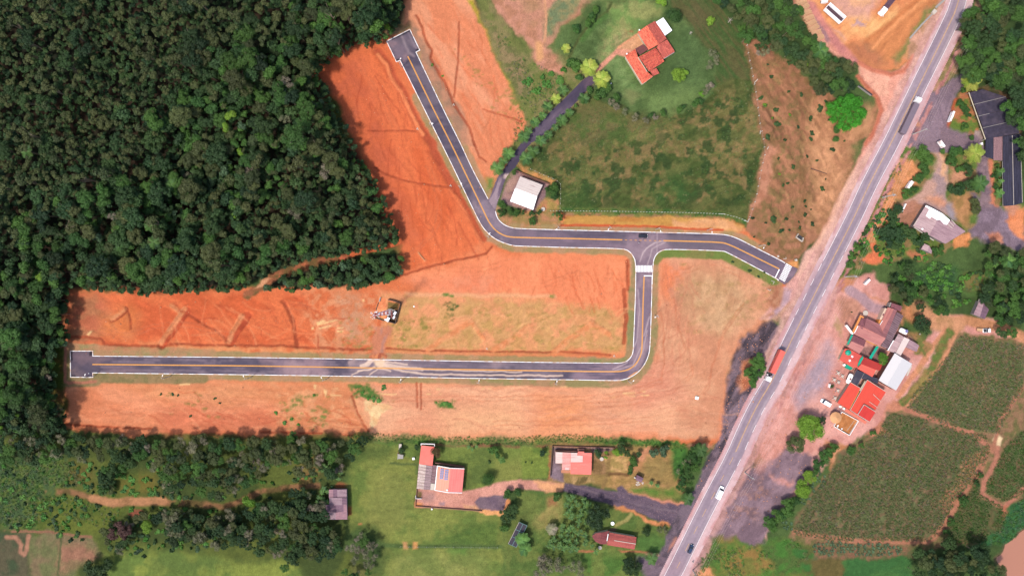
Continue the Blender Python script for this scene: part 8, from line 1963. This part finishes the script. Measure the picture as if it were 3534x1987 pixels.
# ------------------------------------------------------------------ vehicles
def heading(a,b): p,q = W2(parse(a)[0],.8),W2(parse(b)[0],.8);return ((p[0] + q[0]) / 2,(p[1] + q[1]) / 2),math.atan2(q[1] - p[1],q[0] - p[0]),math.hypot(q[0] - p[0],q[1] - p[1])
def wheel(t,x,y,r=.33,w=.22):
    mb = MB();mb.tube((x,y - w / 2,r),(x,y + w / 2,r),r,r,14);o = mb.build('wheel',RUB,t,world=False);m2 = MB();m2.tube((x,y - w / 2 - .01,r),(x,y + w / 2 + .01,r),r * .55,r * .55,10);q = m2.build('rim',GREYC,o,world=False)
def car(name,rear,front,paint,label,cat='car',W_=1.75,H_=1.45,kind='hatch',L_=None,group=None):
    c,an,L0 = heading(rear,front);L_ = L_ or L0;t = empty(name,(c[0],c[1],.055),label,cat,group,an)
    def sec(x,hw,z0,z1,r=.18):
        return [(x,-hw + r * .4,z0),(x,-hw,z0 + r),(x,-hw,z1 - r),(x,-hw + r,z1),(x,hw - r,z1),(x,hw,z1 - r),(x,hw,z0 + r),(x,hw - r * .4,z0)]
    h = L_ / 2;w = W_ / 2;zb = .82 if kind != 'van' else 1.0
    mb = MB();mb.loft([sec(-h,w * .82,.35,zb - .12),sec(-h + .15,w * .95,.25,zb),sec(-h * .5,w,.22,zb + .02),sec(h * .4,w,.22,zb),sec(h - .5,w * .95,.24,zb - .12),sec(h - .08,w * .86,.28,zb - .25),sec(h,w * .7,.35,zb - .32)]);mb.build('body',paint,t,world=False)
    if kind == 'van': xs = (-h + .08,-h + .2,h * .42,h * .68);zr = H_
    elif kind == 'pickup': xs = (-h * .12,h * .0,h * .36,h * .55);zr = H_
    else: xs = (-h + .25,-h + .75,h * .22,h * .50);zr = H_
    def sc(x,hw,z): return [(x,-hw,z),(x,hw,z)]
    wb,wt = w * .92,w * .74
    if kind == 'van': wt = w * .9;
    B = [(xs[0],zb - .02,wb),(xs[3],zb - .02,wb)];T_ = [(xs[1],zr,wt),(xs[2],zr,wt)]
    def quad(nm,pts,m):
        mb = MB();mb.add(pts,[(0,1,2,3)]);mb.build(nm,m,t,world=False)
    b0,b1 = B;t0,t1 = T_
    mb = MB();mb.slab([(t0[0],-wt,zr),(t1[0],-wt,zr),(t1[0],wt,zr),(t0[0],wt,zr)],.06);mb.build('roof',paint,t,world=False)
    quad('windscreen',[(t1[0],-wt,zr - .02),(b1[0],-wb,b1[1]),(b1[0],wb,b1[1]),(t1[0],wt,zr - .02)],GLASS);quad('rear_window',[(t0[0],wt,zr - .02),(b0[0],wb,b0[1]),(b0[0],-wb,b0[1]),(t0[0],-wt,zr - .02)],GLASS if kind != 'van' else paint)
    for s in (-1,1):
        pts = [(t0[0],s * wt,zr - .02),(b0[0],s * wb,b0[1]),(b1[0],s * wb,b1[1]),(t1[0],s * wt,zr - .02)];quad('side_windows',pts if s > 0 else pts[::-1],GLASS if kind != 'van' else paint)
        mb = MB();mb.box((h - .12,s * w * .6),.16,.32,.12,0,zb - .34);mb.build('headlight',WTRIM,t,world=False);mb = MB();mb.box((b1[0] + .05,s * (w + .1)),.12,.2,.14,0,zb);mb.build('mirror',paint,t,world=False)
        for x in (-h + .75,h - .8): wheel(t,x,s * (w - .1))
    if kind == 'pickup':
        mb = MB();mb.slab([(-h + .12,-w * .82,zb + .03),(xs[0] - .05,-w * .82,zb + .03),(xs[0] - .05,w * .82,zb + .03),(-h + .12,w * .82,zb + .03)],.03);mb.build('load_bed',DARK,t,world=False)
    return t
BLKP = mat_plain('black_car_paint',(.012,.014,.022),rough=.22,spec=.6,var=.02);BLUP = mat_plain('dark_blue_car_paint',(.02,.035,.075),rough=.25,spec=.5,var=.02)
tc = car('car','CR 560,350','CR 885,355',BLKP,'black car with an open door stopped in the T junction',H_=1.5);mb = MB();mb.box((.35,-1.25),.08,.85,.75,-.5,.4);mb.build('open_door',BLKP,tc,world=False)
car('car','t32 1652,1205','t32 1690,1120',BLUP,'dark blue car driving on the lower highway');car('car','C2 185,822','C2 18,722',WPAINT,'white car parked in the yard near the thatched umbrella',H_=1.6,kind='van')
car('van','t32 1928,665','t32 1985,545',WPAINT,'long white van driving on the lower highway','van',W_=2.1,H_=2.4,kind='van');car('pickup_truck','t23 2172,403','t23 2252,400',WPAINT,'white pickup parked on the dirt track by the hut','pickup',kind='pickup',W_=1.9)
mb = MB();c,an,L_ = heading('t23 2112,392','t23 2165,396');t = empty('trailer',(c[0],c[1],.05),'small orange wooden trailer behind the white pickup','trailer',None,an);mb.box((0,0),L_,1.4,.5,0,.45);mb.build('box',WOODP,t,world=False);wheel(t,0,.75);wheel(t,0,-.75)
def cab(t,x,W_,Hc,paint,L_=2.0):
    w = W_ / 2;mb = MB()
    def rr(xx,hw,z,n=4): return [(xx,y,z) for y in (-hw,hw)]
    mb.loft([rrect((x,0),L_,W_,0,.7,rad=.15),rrect((x,0),L_,W_,0,Hc * .72,rad=.15),rrect((x - .1,0),L_ * .86,W_ * .88,0,Hc,rad=.15)]);mb.build('cab',paint,t,world=False)
    mb = MB();f = x + L_ / 2;mb.add([(f + .01,-w * .85,Hc * .55),(f + .01,w * .85,Hc * .55),(f - .2,w * .78,Hc * .86),(f - .2,-w * .78,Hc * .86)],[(0,1,2,3)]);mb.build('windscreen',GLASS,t,world=False)
    for s in (-1,1): mb = MB();mb.box((f - .05,s * (w + .18)),.15,.25,.7,0,Hc * .5);mb.build('mirror',paint,t,world=False)
    mb = MB();mb.box((x + .15,.3),.35,.3,.06,0,Hc + .002);mb.box((x - .35,-.25),.35,.35,.06,0,Hc + .002);mb.build('roof_hatches',DARK,t,world=False)['kind'] = 'stuff'
def lorry(a,b,zc,label,W_,H_,body,Lcab=2.0,gap=1.4,kind='box',inner=None,cabp=WPAINT):
    p,q = W2(parse(a)[0],zc),W2(parse(b)[0],zc);c = ((p[0] + q[0]) / 2,(p[1] + q[1]) / 2);an = math.atan2(q[1] - p[1],q[0] - p[0]);L_ = math.hypot(q[0] - p[0],q[1] - p[1])
    t = empty('lorry',(c[0],c[1],.05),label,'lorry',None,an);h = L_ / 2
    if Lcab: cab(t,h - Lcab / 2,2.4,3.0,cabp,Lcab)
    x1 = h - (Lcab + gap if Lcab else 0);x0 = -h;w = W_ / 2;xm = (x0 + x1) / 2;Lb = x1 - x0
    mb = MB();mb.box(((x0 + h - .5) / 2,0),h - .5 - x0,1.0,.3,0,.7);mb.build('chassis',DARK,t,world=False)
    if kind == 'box':
        mb = MB();mb.loft([rrect((xm,0),Lb,W_,0,1.1,rad=.08),rrect((xm,0),Lb,W_,0,H_ - .15,rad=.12),rrect((xm,0),Lb - .25,W_ - .25,0,H_,rad=.2)]);mb.build('trailer_body',body,t,world=False)
    else:
        mb = MB();mb.box((xm,0),Lb,W_,.15,0,1.0);mb.build('floor',inner or DARK,t,world=False)
        for s,nm in ((-1,'side_board'),(1,'side_board')): mb = MB();mb.box((xm,s * (w - .08)),Lb,.16,H_ - 1.15,0,1.15);mb.build(nm,body,t,world=False)
        for xx in (x0 + .08,x1 - .08): mb = MB();mb.box((xx,0),.16,W_ - .33,H_ - 1.15,0,1.15);mb.build('end_board',body,t,world=False)
    xs = [x0 + .9,x0 + 2.1,x0 + 3.3] if L_ > 9 else [x0 + .9]
    if Lcab: xs += [h - 1.0,h - Lcab - 1.2]
    for x in xs:
        for s in (-1,1): wheel(t,x,s * (1.05),.5,.35)
    if Lcab and gap > 1:
        for s in (-1,1): mb = MB();mb.cyl((h - Lcab - .55,s * .85),.28,.28,.9,1.5,10);mb.build('fuel_tank',WPAINT,t,world=False)
    return t
REDT = mat_plain('red_tarpaulin',C(250,116,104),rough=.5,var=.05)
lorry('TK 1985,190','TK 1655,890',3.2,'articulated lorry with long red covered trailer and white cab',2.55,3.9,REDT,2.1,2.0)
GREYT = mat_plain('grey_tarpaulin',C(136,118,132),rough=.7,var=.06);lorry('NU 105,580','NU 275,222',2.6,'lorry with flat grey load and white cab on the upper highway',2.6,2.8,GREYT,2.1,.8)
REDIN = mat_plain('dark_load',C(92,64,74),var=.3,scale=2);lorry('TR 400,150','TR 800,505',3.0,'white open-topped tipper trailer parked in the quarry lot',3.4,3.6,WPAINT,0,0,'open',REDIN)
lorry('TR 2150,-140','TR 1755,345',2.6,'white-cabbed flatbed lorry parked at the top of the quarry lot',2.4,1.5,mat_plain('mauve_bed',C(132,96,112),var=.2),3.2,1.2,'open',mat_plain('dark_bed',C(104,74,90),var=.3))
lorry('TR 340,-170','TR 350,60',2.6,'lorry cut by the top edge of the quarry lot',2.4,1.6,mat_plain('mauve_bed2',C(120,96,118),var=.2),2.0,.5,'open')
# person standing by the black car
def person(p,an,label):
    c = W2(parse(p)[0],1.6);t = empty('person',(c[0],c[1],.035),label,'person',None,an)
    V = [(0,0,.95),(0,0,1.15),(0,0,1.35),(0,0,1.5),(0,0,1.68),(0,.1,.92),(.02,.11,.5),(0,.11,.06),(.14,.12,.03),(0,-.1,.92),(.02,-.11,.5),(0,-.11,.06),(.14,-.12,.03),(0,.19,1.42),(0,.25,1.15),(.14,.2,1.0),(0,-.19,1.42),(0,-.25,1.15),(.14,-.2,1.0)]
    E = [(0,1),(1,2),(2,3),(3,4),(0,5),(5,6),(6,7),(7,8),(0,9),(9,10),(10,11),(11,12),(2,13),(13,14),(14,15),(2,16),(16,17),(17,18)]
    R = [.15,.14,.16,.06,.1,.09,.06,.045,.04,.09,.06,.045,.04,.06,.045,.035,.06,.045,.035]
    me = bpy.data.meshes.new('body');me.from_pydata(V,E,[]);me.materials.append(mat_plain('white_shirt',(.78,.77,.76),var=.03));o = link('body',me,t);s = o.modifiers.new('skin','SKIN');o.modifiers.new('sub','SUBSURF').levels = 1
    for i,r in enumerate(R): me.skin_vertices[0].data[i].radius = (r,r * (1.2 if i in (1,2) else 1))
    me.skin_vertices[0].data[0].use_root = True
    mb = MB();mb.dome((0,0),.115,1.68,.1,12,4);mb.build('hair',DARK,t,world=False)
    for s_ in (-1,1): mb = MB();mb.tube((0,s_ * .1,.95),(0,s_ * .11,.08),.115,.085,8);mb.build('trouser_leg',DARK,t,world=False)
person('CR 580,598',1.57,'person in white shirt and dark trousers standing on the road near the black car')
# ------------------------------------------------------------------ street poles, fences, small things
LP = parse('t01 1400,655 1700,1258 t11 1983,424 2258,902 t12 345,838 845,838 1330,850 1830,860 2335,1012');LP2 = parse('t20 945,830 1690,838 2480,845 t21 655,858 1405,878 2160,885 t22 335,895 1062,885 1300,258')
POLEC = mat_plain('pole_concrete',C(214,204,200),var=.1)
nms = ['first lamp post below the upper dead end','second lamp post down the slanting road','third lamp post down the slanting road','lamp post at the outside of the road bend','first lamp post after the bend on the upper kerb','second lamp post after the bend on the upper kerb','lamp post above the T junction','lamp post on the upper kerb right of the T junction','lamp post on the upper kerb near the highway',
       'lamp post by the left dead end','second lamp post along the lower kerb','third lamp post along the lower kerb','fourth lamp post along the lower kerb','fifth lamp post along the lower kerb','sixth lamp post along the lower kerb','seventh lamp post along the lower kerb','lamp post at the lower right bend','lamp post beside the short vertical road']
for i,p in enumerate(LP + LP2):
    H_ = 8.0;c = W2(p);road_side = (-1 if i >= 9 else 1)
    best = min(((q[0] - c[0]) ** 2 + (q[1] - c[1]) ** 2,q) for q in [W2(v) for v in chaikin(parse('D 1000,110 1030,170 1225,530 1270,590 1620,600 1850,610 1990,680'),3) + [(x,1265 + (x - 320) * .019) for x in range(240,2200,20)] + [(2223,y) for y in range(900,1280,20)]])[1]
    a = math.atan2(best[1] - c[1],best[0] - c[0]);bx = (c[0] - .7 * math.cos(a),c[1] - .7 * math.sin(a))
    t = empty('street_lamp',(bx[0],bx[1],0),'pale concrete ' + nms[i],'street lamp','street lamps of the estate road')
    mb = MB();mb.cyl(bx,.17,.11,-.1,H_,8);mb.build('pole',POLEC,t);mb = MB();e = (bx[0] + 1.5 * math.cos(a),bx[1] + 1.5 * math.sin(a),H_ + .2);mb.tube((bx[0],bx[1],H_ - .4),e,.05,.04,6);mb.build('arm',POLEC,t);mb = MB();mb.box((e[0],e[1]),.7,.3,.12,a,e[2] - .04);mb.build('lamp_head',WTRIM,t)
    mb = MB();mb.box(bx,.1,1.5,.1,a,H_ - .9);mb.build('crossarm',POLEC,t)
ups = [('t03 2000,282','t03 2105,222','utility pole above the black shade roofs side of the highway'),('t03 1478,1327','t03 1550,1290','utility pole at the entrance yard of the nursery'),('t13 1175,520','t13 1195,495','utility pole in the grass east of the highway'),('t13 808,1300','t13 812,1296','utility pole with equipment at the top of the shop yard'),
       ('t32 2205,405','t32 2218,400','utility pole in the dusty yard by the lower highway'),('t32 1690,1370','t32 1700,1360','utility pole at the bottom edge beside the highway'),('t32 1690,1285','t32 1705,1280','short white post beside the lower highway')]
tops = []
for i,(a_,b_,l) in enumerate(ups):
    c = W2(parse(a_)[0]);H_ = 10.5 if i < 6 else 1.5;an = math.radians(-28)
    t = empty('utility_pole',(c[0],c[1],zat(*c)),l,'utility pole','utility poles along the highway' if i < 6 else None);mb = MB();mb.cyl(c,.28,.18,-.1,H_,8);mb.build('pole',POLEC,t)
    if i < 6:
        mb = MB();mb.box(c,2.4,.16,.16,an,H_ - .5);mb.build('crossarm',GREYC,t);tops.append((c,H_ - .3))
        for k in (-1,0,1): mb = MB();mb.cyl((c[0] + k * math.cos(an),c[1] + k * math.sin(an)),.07,.05,H_ - .34,H_ - .1,8);mb.build('insulator',DARK,t)
        if i in (2,3,4): mb = MB();mb.cyl((c[0] + .4,c[1] - .2),.3,.3,H_ - 2.2,H_ - 1.2,10);mb.build('transformer',mat_plain('transformer_blue',C(160,166,190)),t)
CBL = mat_plain('power_cable',(.5,.42,.38),var=.02);tops.sort(key=lambda q: -q[0][1]);wnames = ['upper','upper middle','middle','lower middle','lowest']
for i in range(len(tops) - 1):
    mb = MB();(a,za),(b,zb_) = tops[i],tops[i + 1]
    for k in (-1,0,1):
        o_ = np.array((k * .88,k * -.47));pr = None
        for s in range(9):
            f = s / 8;p = (a[0] + (b[0] - a[0]) * f + o_[0],a[1] + (b[1] - a[1]) * f + o_[1],za + (zb_ - za) * f - 4 * f * (1 - f) * 1.6)
            if pr: mb.tube(pr,p,.012,.012,3)
            pr = p
    o = mb.build('power_line',CBL);tag(o,'bundle of thin power cables beside the highway, %s span' % wnames[min(i,4)],'power line',kind='stuff')
# fences of pale posts
FP = mat_plain('fence_post',C(226,222,210),var=.05);FW = mat_plain('fence_wire',(.3,.28,.25))
def fence(spec,step,label,extra=(),h=1.3,r=.11):
    pl = G(spec);c0 = pl[len(pl) // 2];t = empty('fence',(c0[0],c0[1],0),label,'fence');me = None;pts = []
    s = 0.0;nxt = 0.0
    for i in range(len(pl) - 1):
        a = np.array(pl[i]);b = np.array(pl[i + 1]);L_ = np.linalg.norm(b - a)
        while nxt <= s + L_: m = a + (b - a) * (nxt - s) / L_;pts.append(m);nxt += step
        s += L_
    mb = MB();mb.cyl((0,0),r,r,-.2,h,6);me = mb.mesh('post',FP)
    for m in pts: o = link('post',me,t);o.location = (m[0] - c0[0],m[1] - c0[1],zat(m[0],m[1]))
    mb = MB()
    for a,b in zip(pts[:-1],pts[1:]):
        for z in (.5,1.1): mb.tube((a[0],a[1],zat(*a) + z),(b[0],b[1],zat(*b) + z),.012,.012,3)
    o = mb.build('wires',FW,t);o['kind'] = 'stuff'
    for s_ in extra:
        p,q = G(s_);mb = MB();mb.tube((p[0],p[1],.1 + zat(*p)),(q[0],q[1],1.2 + zat(*q)),.13,.13,5);mb.build('brace',FP,t)
fence('t12 285,652 600,655 900,657 1350,665 1700,672 1990,684 2120,715 2200,745 2235,762',1.36,'pale post fence along the lower edge of the meadow',('t12 900,656 940,658','t12 1375,666 1390,667','t12 1955,681 2000,684','t12 2195,746 2232,762','t12 2232,762 2242,730'),r=.13)
fence('t02 2225,450 2240,550 2270,700 2300,850 2325,1000 2345,1200 2390,1400 t12 2400,100 2375,200 2340,380 2310,540 2255,700 2240,745',3.6,'pale post fence between meadow and brown field',('t02 2300,820 2325,790','t02 2355,1325 2350,1295','t12 2425,45 2430,25'),r=.15)
fence('WR 860,160 1150,290 1400,390 1540,480 1545,800 1530,1100',2.2,'post fence round the plot of the white-roofed house')
fence('t31 1380,1133 1500,1136 1900,1140 2340,1142',4.0,'thin fence across the lower pasture',r=.08)
fence('t32 690,160 905,165 925,165',3,'short fence at the top of the dry plot',r=.08)
# concrete channel and other bits by the quarry
tag((lambda m: (strip(m,G('t03 1448,380 1560,250 1680,130'),.7,-.1,.3),m.build('drain_channel',GREYC))[1])(MB()),'long pale concrete drain edge below the quarry lot','drain',kind='structure')
tag((lambda m: (strip(m,G('t03 1700,80 1740,45 1790,0 1830,-50'),.9,-.1,.3),m.build('drain_channel',GREYC))[1])(MB()),'wide pale concrete drain at the top of the highway','drain',kind='structure')
def slabthing(name,spec,mat,label,cat,th=.4,kind=None): mb = MB();mb.slab(G3(spec),th);return tag(mb.build(name,mat),label,cat,kind=kind)
slabthing('inspection_box','t03 1692,88,1.0 1722,112,1.0 1695,142,1.0 1668,118,1.0',PALEC,'square pale concrete box at the drain by the highway','box',1.1)
SIGNW = mat_plain('sign_white',(.84,.82,.80),var=.08,dirt=(.6,.45,.4),dscale=.8)
def board(p,q,h0,h1,label,nm='roadside_sign',wd=.6):
    a,b = W2(parse(p)[0],h1),W2(parse(q)[0],h1);c = ((a[0] + b[0]) / 2,(a[1] + b[1]) / 2);t = empty(nm,(c[0],c[1],zat(*c)),label,'sign');an = math.atan2(b[1] - a[1],b[0] - a[0]);L_ = math.hypot(b[0] - a[0],b[1] - a[1])
    mb = MB();mb.box(c,L_,wd,h1 - h0,an,h0);mb.build('board',SIGNW,t)
    for k in (-.4,.4): mb = MB();mb.cyl((c[0] + k * L_ * math.cos(an),c[1] + k * L_ * math.sin(an)),.08,.08,-.1,h0,8);mb.build('post',GREYC,t)
board('t03 1890,1100','t03 1850,1195',1.2,3.2,'long white board beside the nursery entrance yard',wd=.9);board('t03 1752,1390','t13 1795,20',1.5,3.6,'bright white board at the mouth of the nursery lane',wd=.9)
board('t13 1480,360','t13 1435,425',1,3,'pale tilted board on the orange bank east of the highway',wd=1.4);board('t13 1412,582','t13 1375,655',.3,1.5,'curved white panel at the edge of the workshop grounds',wd=.5);board('t13 1055,1330','t13 1010,1375',.8,2.6,'white board at the upper end of the shop yard',wd=.9)
slabthing('gate_block','t03 2155,1408,1 2170,1408,1 2172,1431,1 2157,1431,1',WTRIM,'small white block at the nursery lane','block',1)
slabthing('white_crate','t22 1722,1050,.8 1752,1058,.8 1745,1085,.8 1715,1078,.8',WTRIM,'lone white crate on the tan plot near the highway','crate',.8)
slabthing('utility_box','JN 1045,105,1.1 1090,95,1.1 1105,145,1.1 1065,155,1.1',PALEC,'grey and white box beside the upper end of the highway crossing','box',1.1)
t = empty('brick_ruin',(*W2(parse('t13 355,910')[0]),0),'small open ruin with pale walls in the brown field','ruin')
for a_,b_ in (('t13 350,878','t13 328,910'),('t13 328,910','t13 390,955'),('t13 390,955','t13 398,915')): bar(t,'wall',a_,b_,.3,1.3,PALEC)
roof_piece(t,'floor','t13 355,885,.15 400,920,.15 388,950,.15 338,912,.15',DARK,.1)
for s,l in ((('JN 440,640','JN 520,665','JN 480,725'),'white bent pipe left of the highway crossing'),(('JN 350,850','JN 415,890','JN 430,850'),'pale bent pipe on the earth below the highway crossing'),(('JN 745,90','JN 815,95','JN 805,50'),'pale bent pipe above the highway crossing')):
    mb = MB();[mb.tube((*W2(parse(a_)[0]),.3),(*W2(parse(b_)[0]),.3),.13,.13,6) for a_,b_ in zip(s[:-1],s[1:])];tag(mb.build('pipe',PALEC),l,'pipe')
mb = MB();c = W2(parse('JN 615,32')[0]);mb.cyl(c,.45,.45,0,.4,14);tag(mb.build('concrete_ring',PALEC),'small concrete ring above the road to the highway','ring')
# timber stacks at the quarry edge
a_,b_ = [np.array(v) for v in parse('t03 350,-10 590,410')];STK = parse('t03 340,-30 400,80 450,190 500,290 555,385');LOG = None
for i in range(9):
    f = i / 9;p = np.array(STK[0]) + (np.array(STK[-1]) - np.array(STK[0])) * f;p = np.array(parse('t03 %g,%g' % (352 + 24 * i,-20 + 50 * i)))[0];c = W2(p);an = math.radians(25) + random.Random(i).uniform(-.12,.12)
    if p[1] < -25: continue
    t = empty('timber_stack',(c[0],c[1],zat(*c)),'stack of pale sawn timber on the quarry edge, ' + (ORD[i].replace('from the left','from the top').replace('leftmost','topmost')),'timber stack','timber stacks by the quarry road',an)
    for j in range(7):
        mb = MB();rs_ = random.Random(i * 9 + j);mb.box((rs_.uniform(-.3,.3),(j - 3) * .33),4.6 + rs_.uniform(-.5,.5),.3,.5 + .25 * (j % 2) + (.3 if 1 < j < 5 else 0),rs_.uniform(-.04,.04));mb.build('board',WOODP,t,world=False)
# fallen logs and dead trees
for s,l,m in ((('t13 470,235','t13 625,288'),'long dark log lying in the brown field',mat_plain('dark_log',C(104,74,66))),(('t11 1560,1068','t11 1618,1138'),'thin pale pole lying on the orange plot',WOODP),(('t30 0,0','t30 0,0'),'',WOODP)):
    if not l: continue
    p,q = G(s[0])[0],G(s[1])[0];mb = MB();mb.tube((*p,.25 + zat(*p)),(*q,.25 + zat(*q)),.22 if 'dark' in l else .14,.14,7);tag(mb.build('log',m),l,'log')
for p,l in (('t02 2050,215','bare white dead tree on the dark slope'),('t02 1670,330','small bare dead branch on the dark slope'),('t01 90,680','pale dead trunk at the edge of the upper forest')):
    c = W2(parse(p)[0],1);rs_ = random.Random(3);t = empty('dead_tree',(c[0],c[1],zat(*c)),l,'tree');S = 2.2 if '2050' in p else 1.3;zb_ = 9 if 't01' in p else 0
    mb = MB();mb.tube((c[0],c[1],-.1),(c[0] + .2,c[1] + .3,S * .8 + zb_),.16,.1,7);mb.build('trunk',PALEC,t)
    for k in range(7): a = k * .8;mb = MB();mb.tube((c[0] + .2,c[1] + .3,S * .7 + zb_),(c[0] + S * math.cos(a) * rs_.uniform(.5,1),c[1] + S * math.sin(a) * rs_.uniform(.5,1),S * 1.2 + zb_),.08,.03,5);mb.build('limb',PALEC,t)
# culvert heads and small concrete marks on the plots
for p,l in (('t01 1903,1035','small pale drain head on the upper right plot'),('t01 1545,1272','small pale drain head left of the slanting road'),('t11 1872,400','white drain head left of the road bend'),('t21 2230,578','small pale drain head above the lower road'),('t22 910,650','small white drain head inside the lower bend')):
    c = W2(parse(p)[0]);mb = MB();mb.box(c,1.0,.25,.45,1.0,zat(*c));mb.box((c[0] + .35,c[1] - .3),.25,.7,.4,1.0,zat(*c));tag(mb.build('drain_head',PALEC),l,'drain head')
mb = MB();c = W2(parse('t21 1514,163')[0]);mb.dome(c,.4,zat(*c),.4,10,3);tag(mb.build('white_sack',WTRIM),'white sack lying right of the mast compound','sack')
mb = MB();p,q = G('JN 955,80 1000,80');
tag(bar(None,'culvert_wall','t03 945,845','t03 1078,938',.5,.9,mat_plain('black_culvert',(.03,.025,.03)),0),'dark culvert trench beside the dirt entrance','culvert');tag(bar(None,'culvert_rail','t03 940,850','t03 1070,945',.16,1.0,GREYC,0),'pale rail along the dark culvert trench','rail')
for s,l in (('t20 884,822','tiny white post in the left dead end'),('t12 1160,966','')):
    if l: mb = MB();c = W2(parse(s)[0]);mb.cyl(c,.18,.15,.03,.8,8);tag(mb.build('bollard',WTRIM),l,'bollard')
# loose stones and clods, too many to count
rs_ = np.random.default_rng(3);mb = MB();pgs = [(G('D 1192,20 1215,600 1580,650 1580,880 980,880 900,890 180,890 172,740 900,730 1010,690 1010,600 850,270'),420),(G('D 1660,640 1960,700 1920,805 1840,900 1800,1100 950,1090 180,1075 180,965 1600,965'),420),(G('D 1938,803 1838,890 1803,1110 1740,1250 1985,880'),200),(G('D 2040,800 2180,760 2100,1100 1900,1330 1800,1340'),260)]
for pg,n in pgs:
    Pn = np.array(pg);k = 0
    while k < n:
        x = rs_.uniform(Pn[:,0].min(),Pn[:,0].max());y = rs_.uniform(Pn[:,1].min(),Pn[:,1].max())
        if not pip(pg,np.array([x]),np.array([y]))[0]: continue
        s = rs_.uniform(.12,.34) * (1.6 if rs_.random() < .06 else 1);z = zat(x,y);pts = [(x + s * math.cos(a) * rs_.uniform(.6,1.1),y + s * math.sin(a) * rs_.uniform(.6,1.1),z) for a in np.linspace(0,5.2,5)] + [(x,y,z + s * .9)]
        mb.add(pts,[(i,(i + 1) % 5,5) for i in range(5)]);k += 1
tag(mb.build('stones',mat_plain('clods',C(226,150,112),var=.4,scale=.3)),'loose clods and stones scattered over the bare plots','stones',kind='stuff')
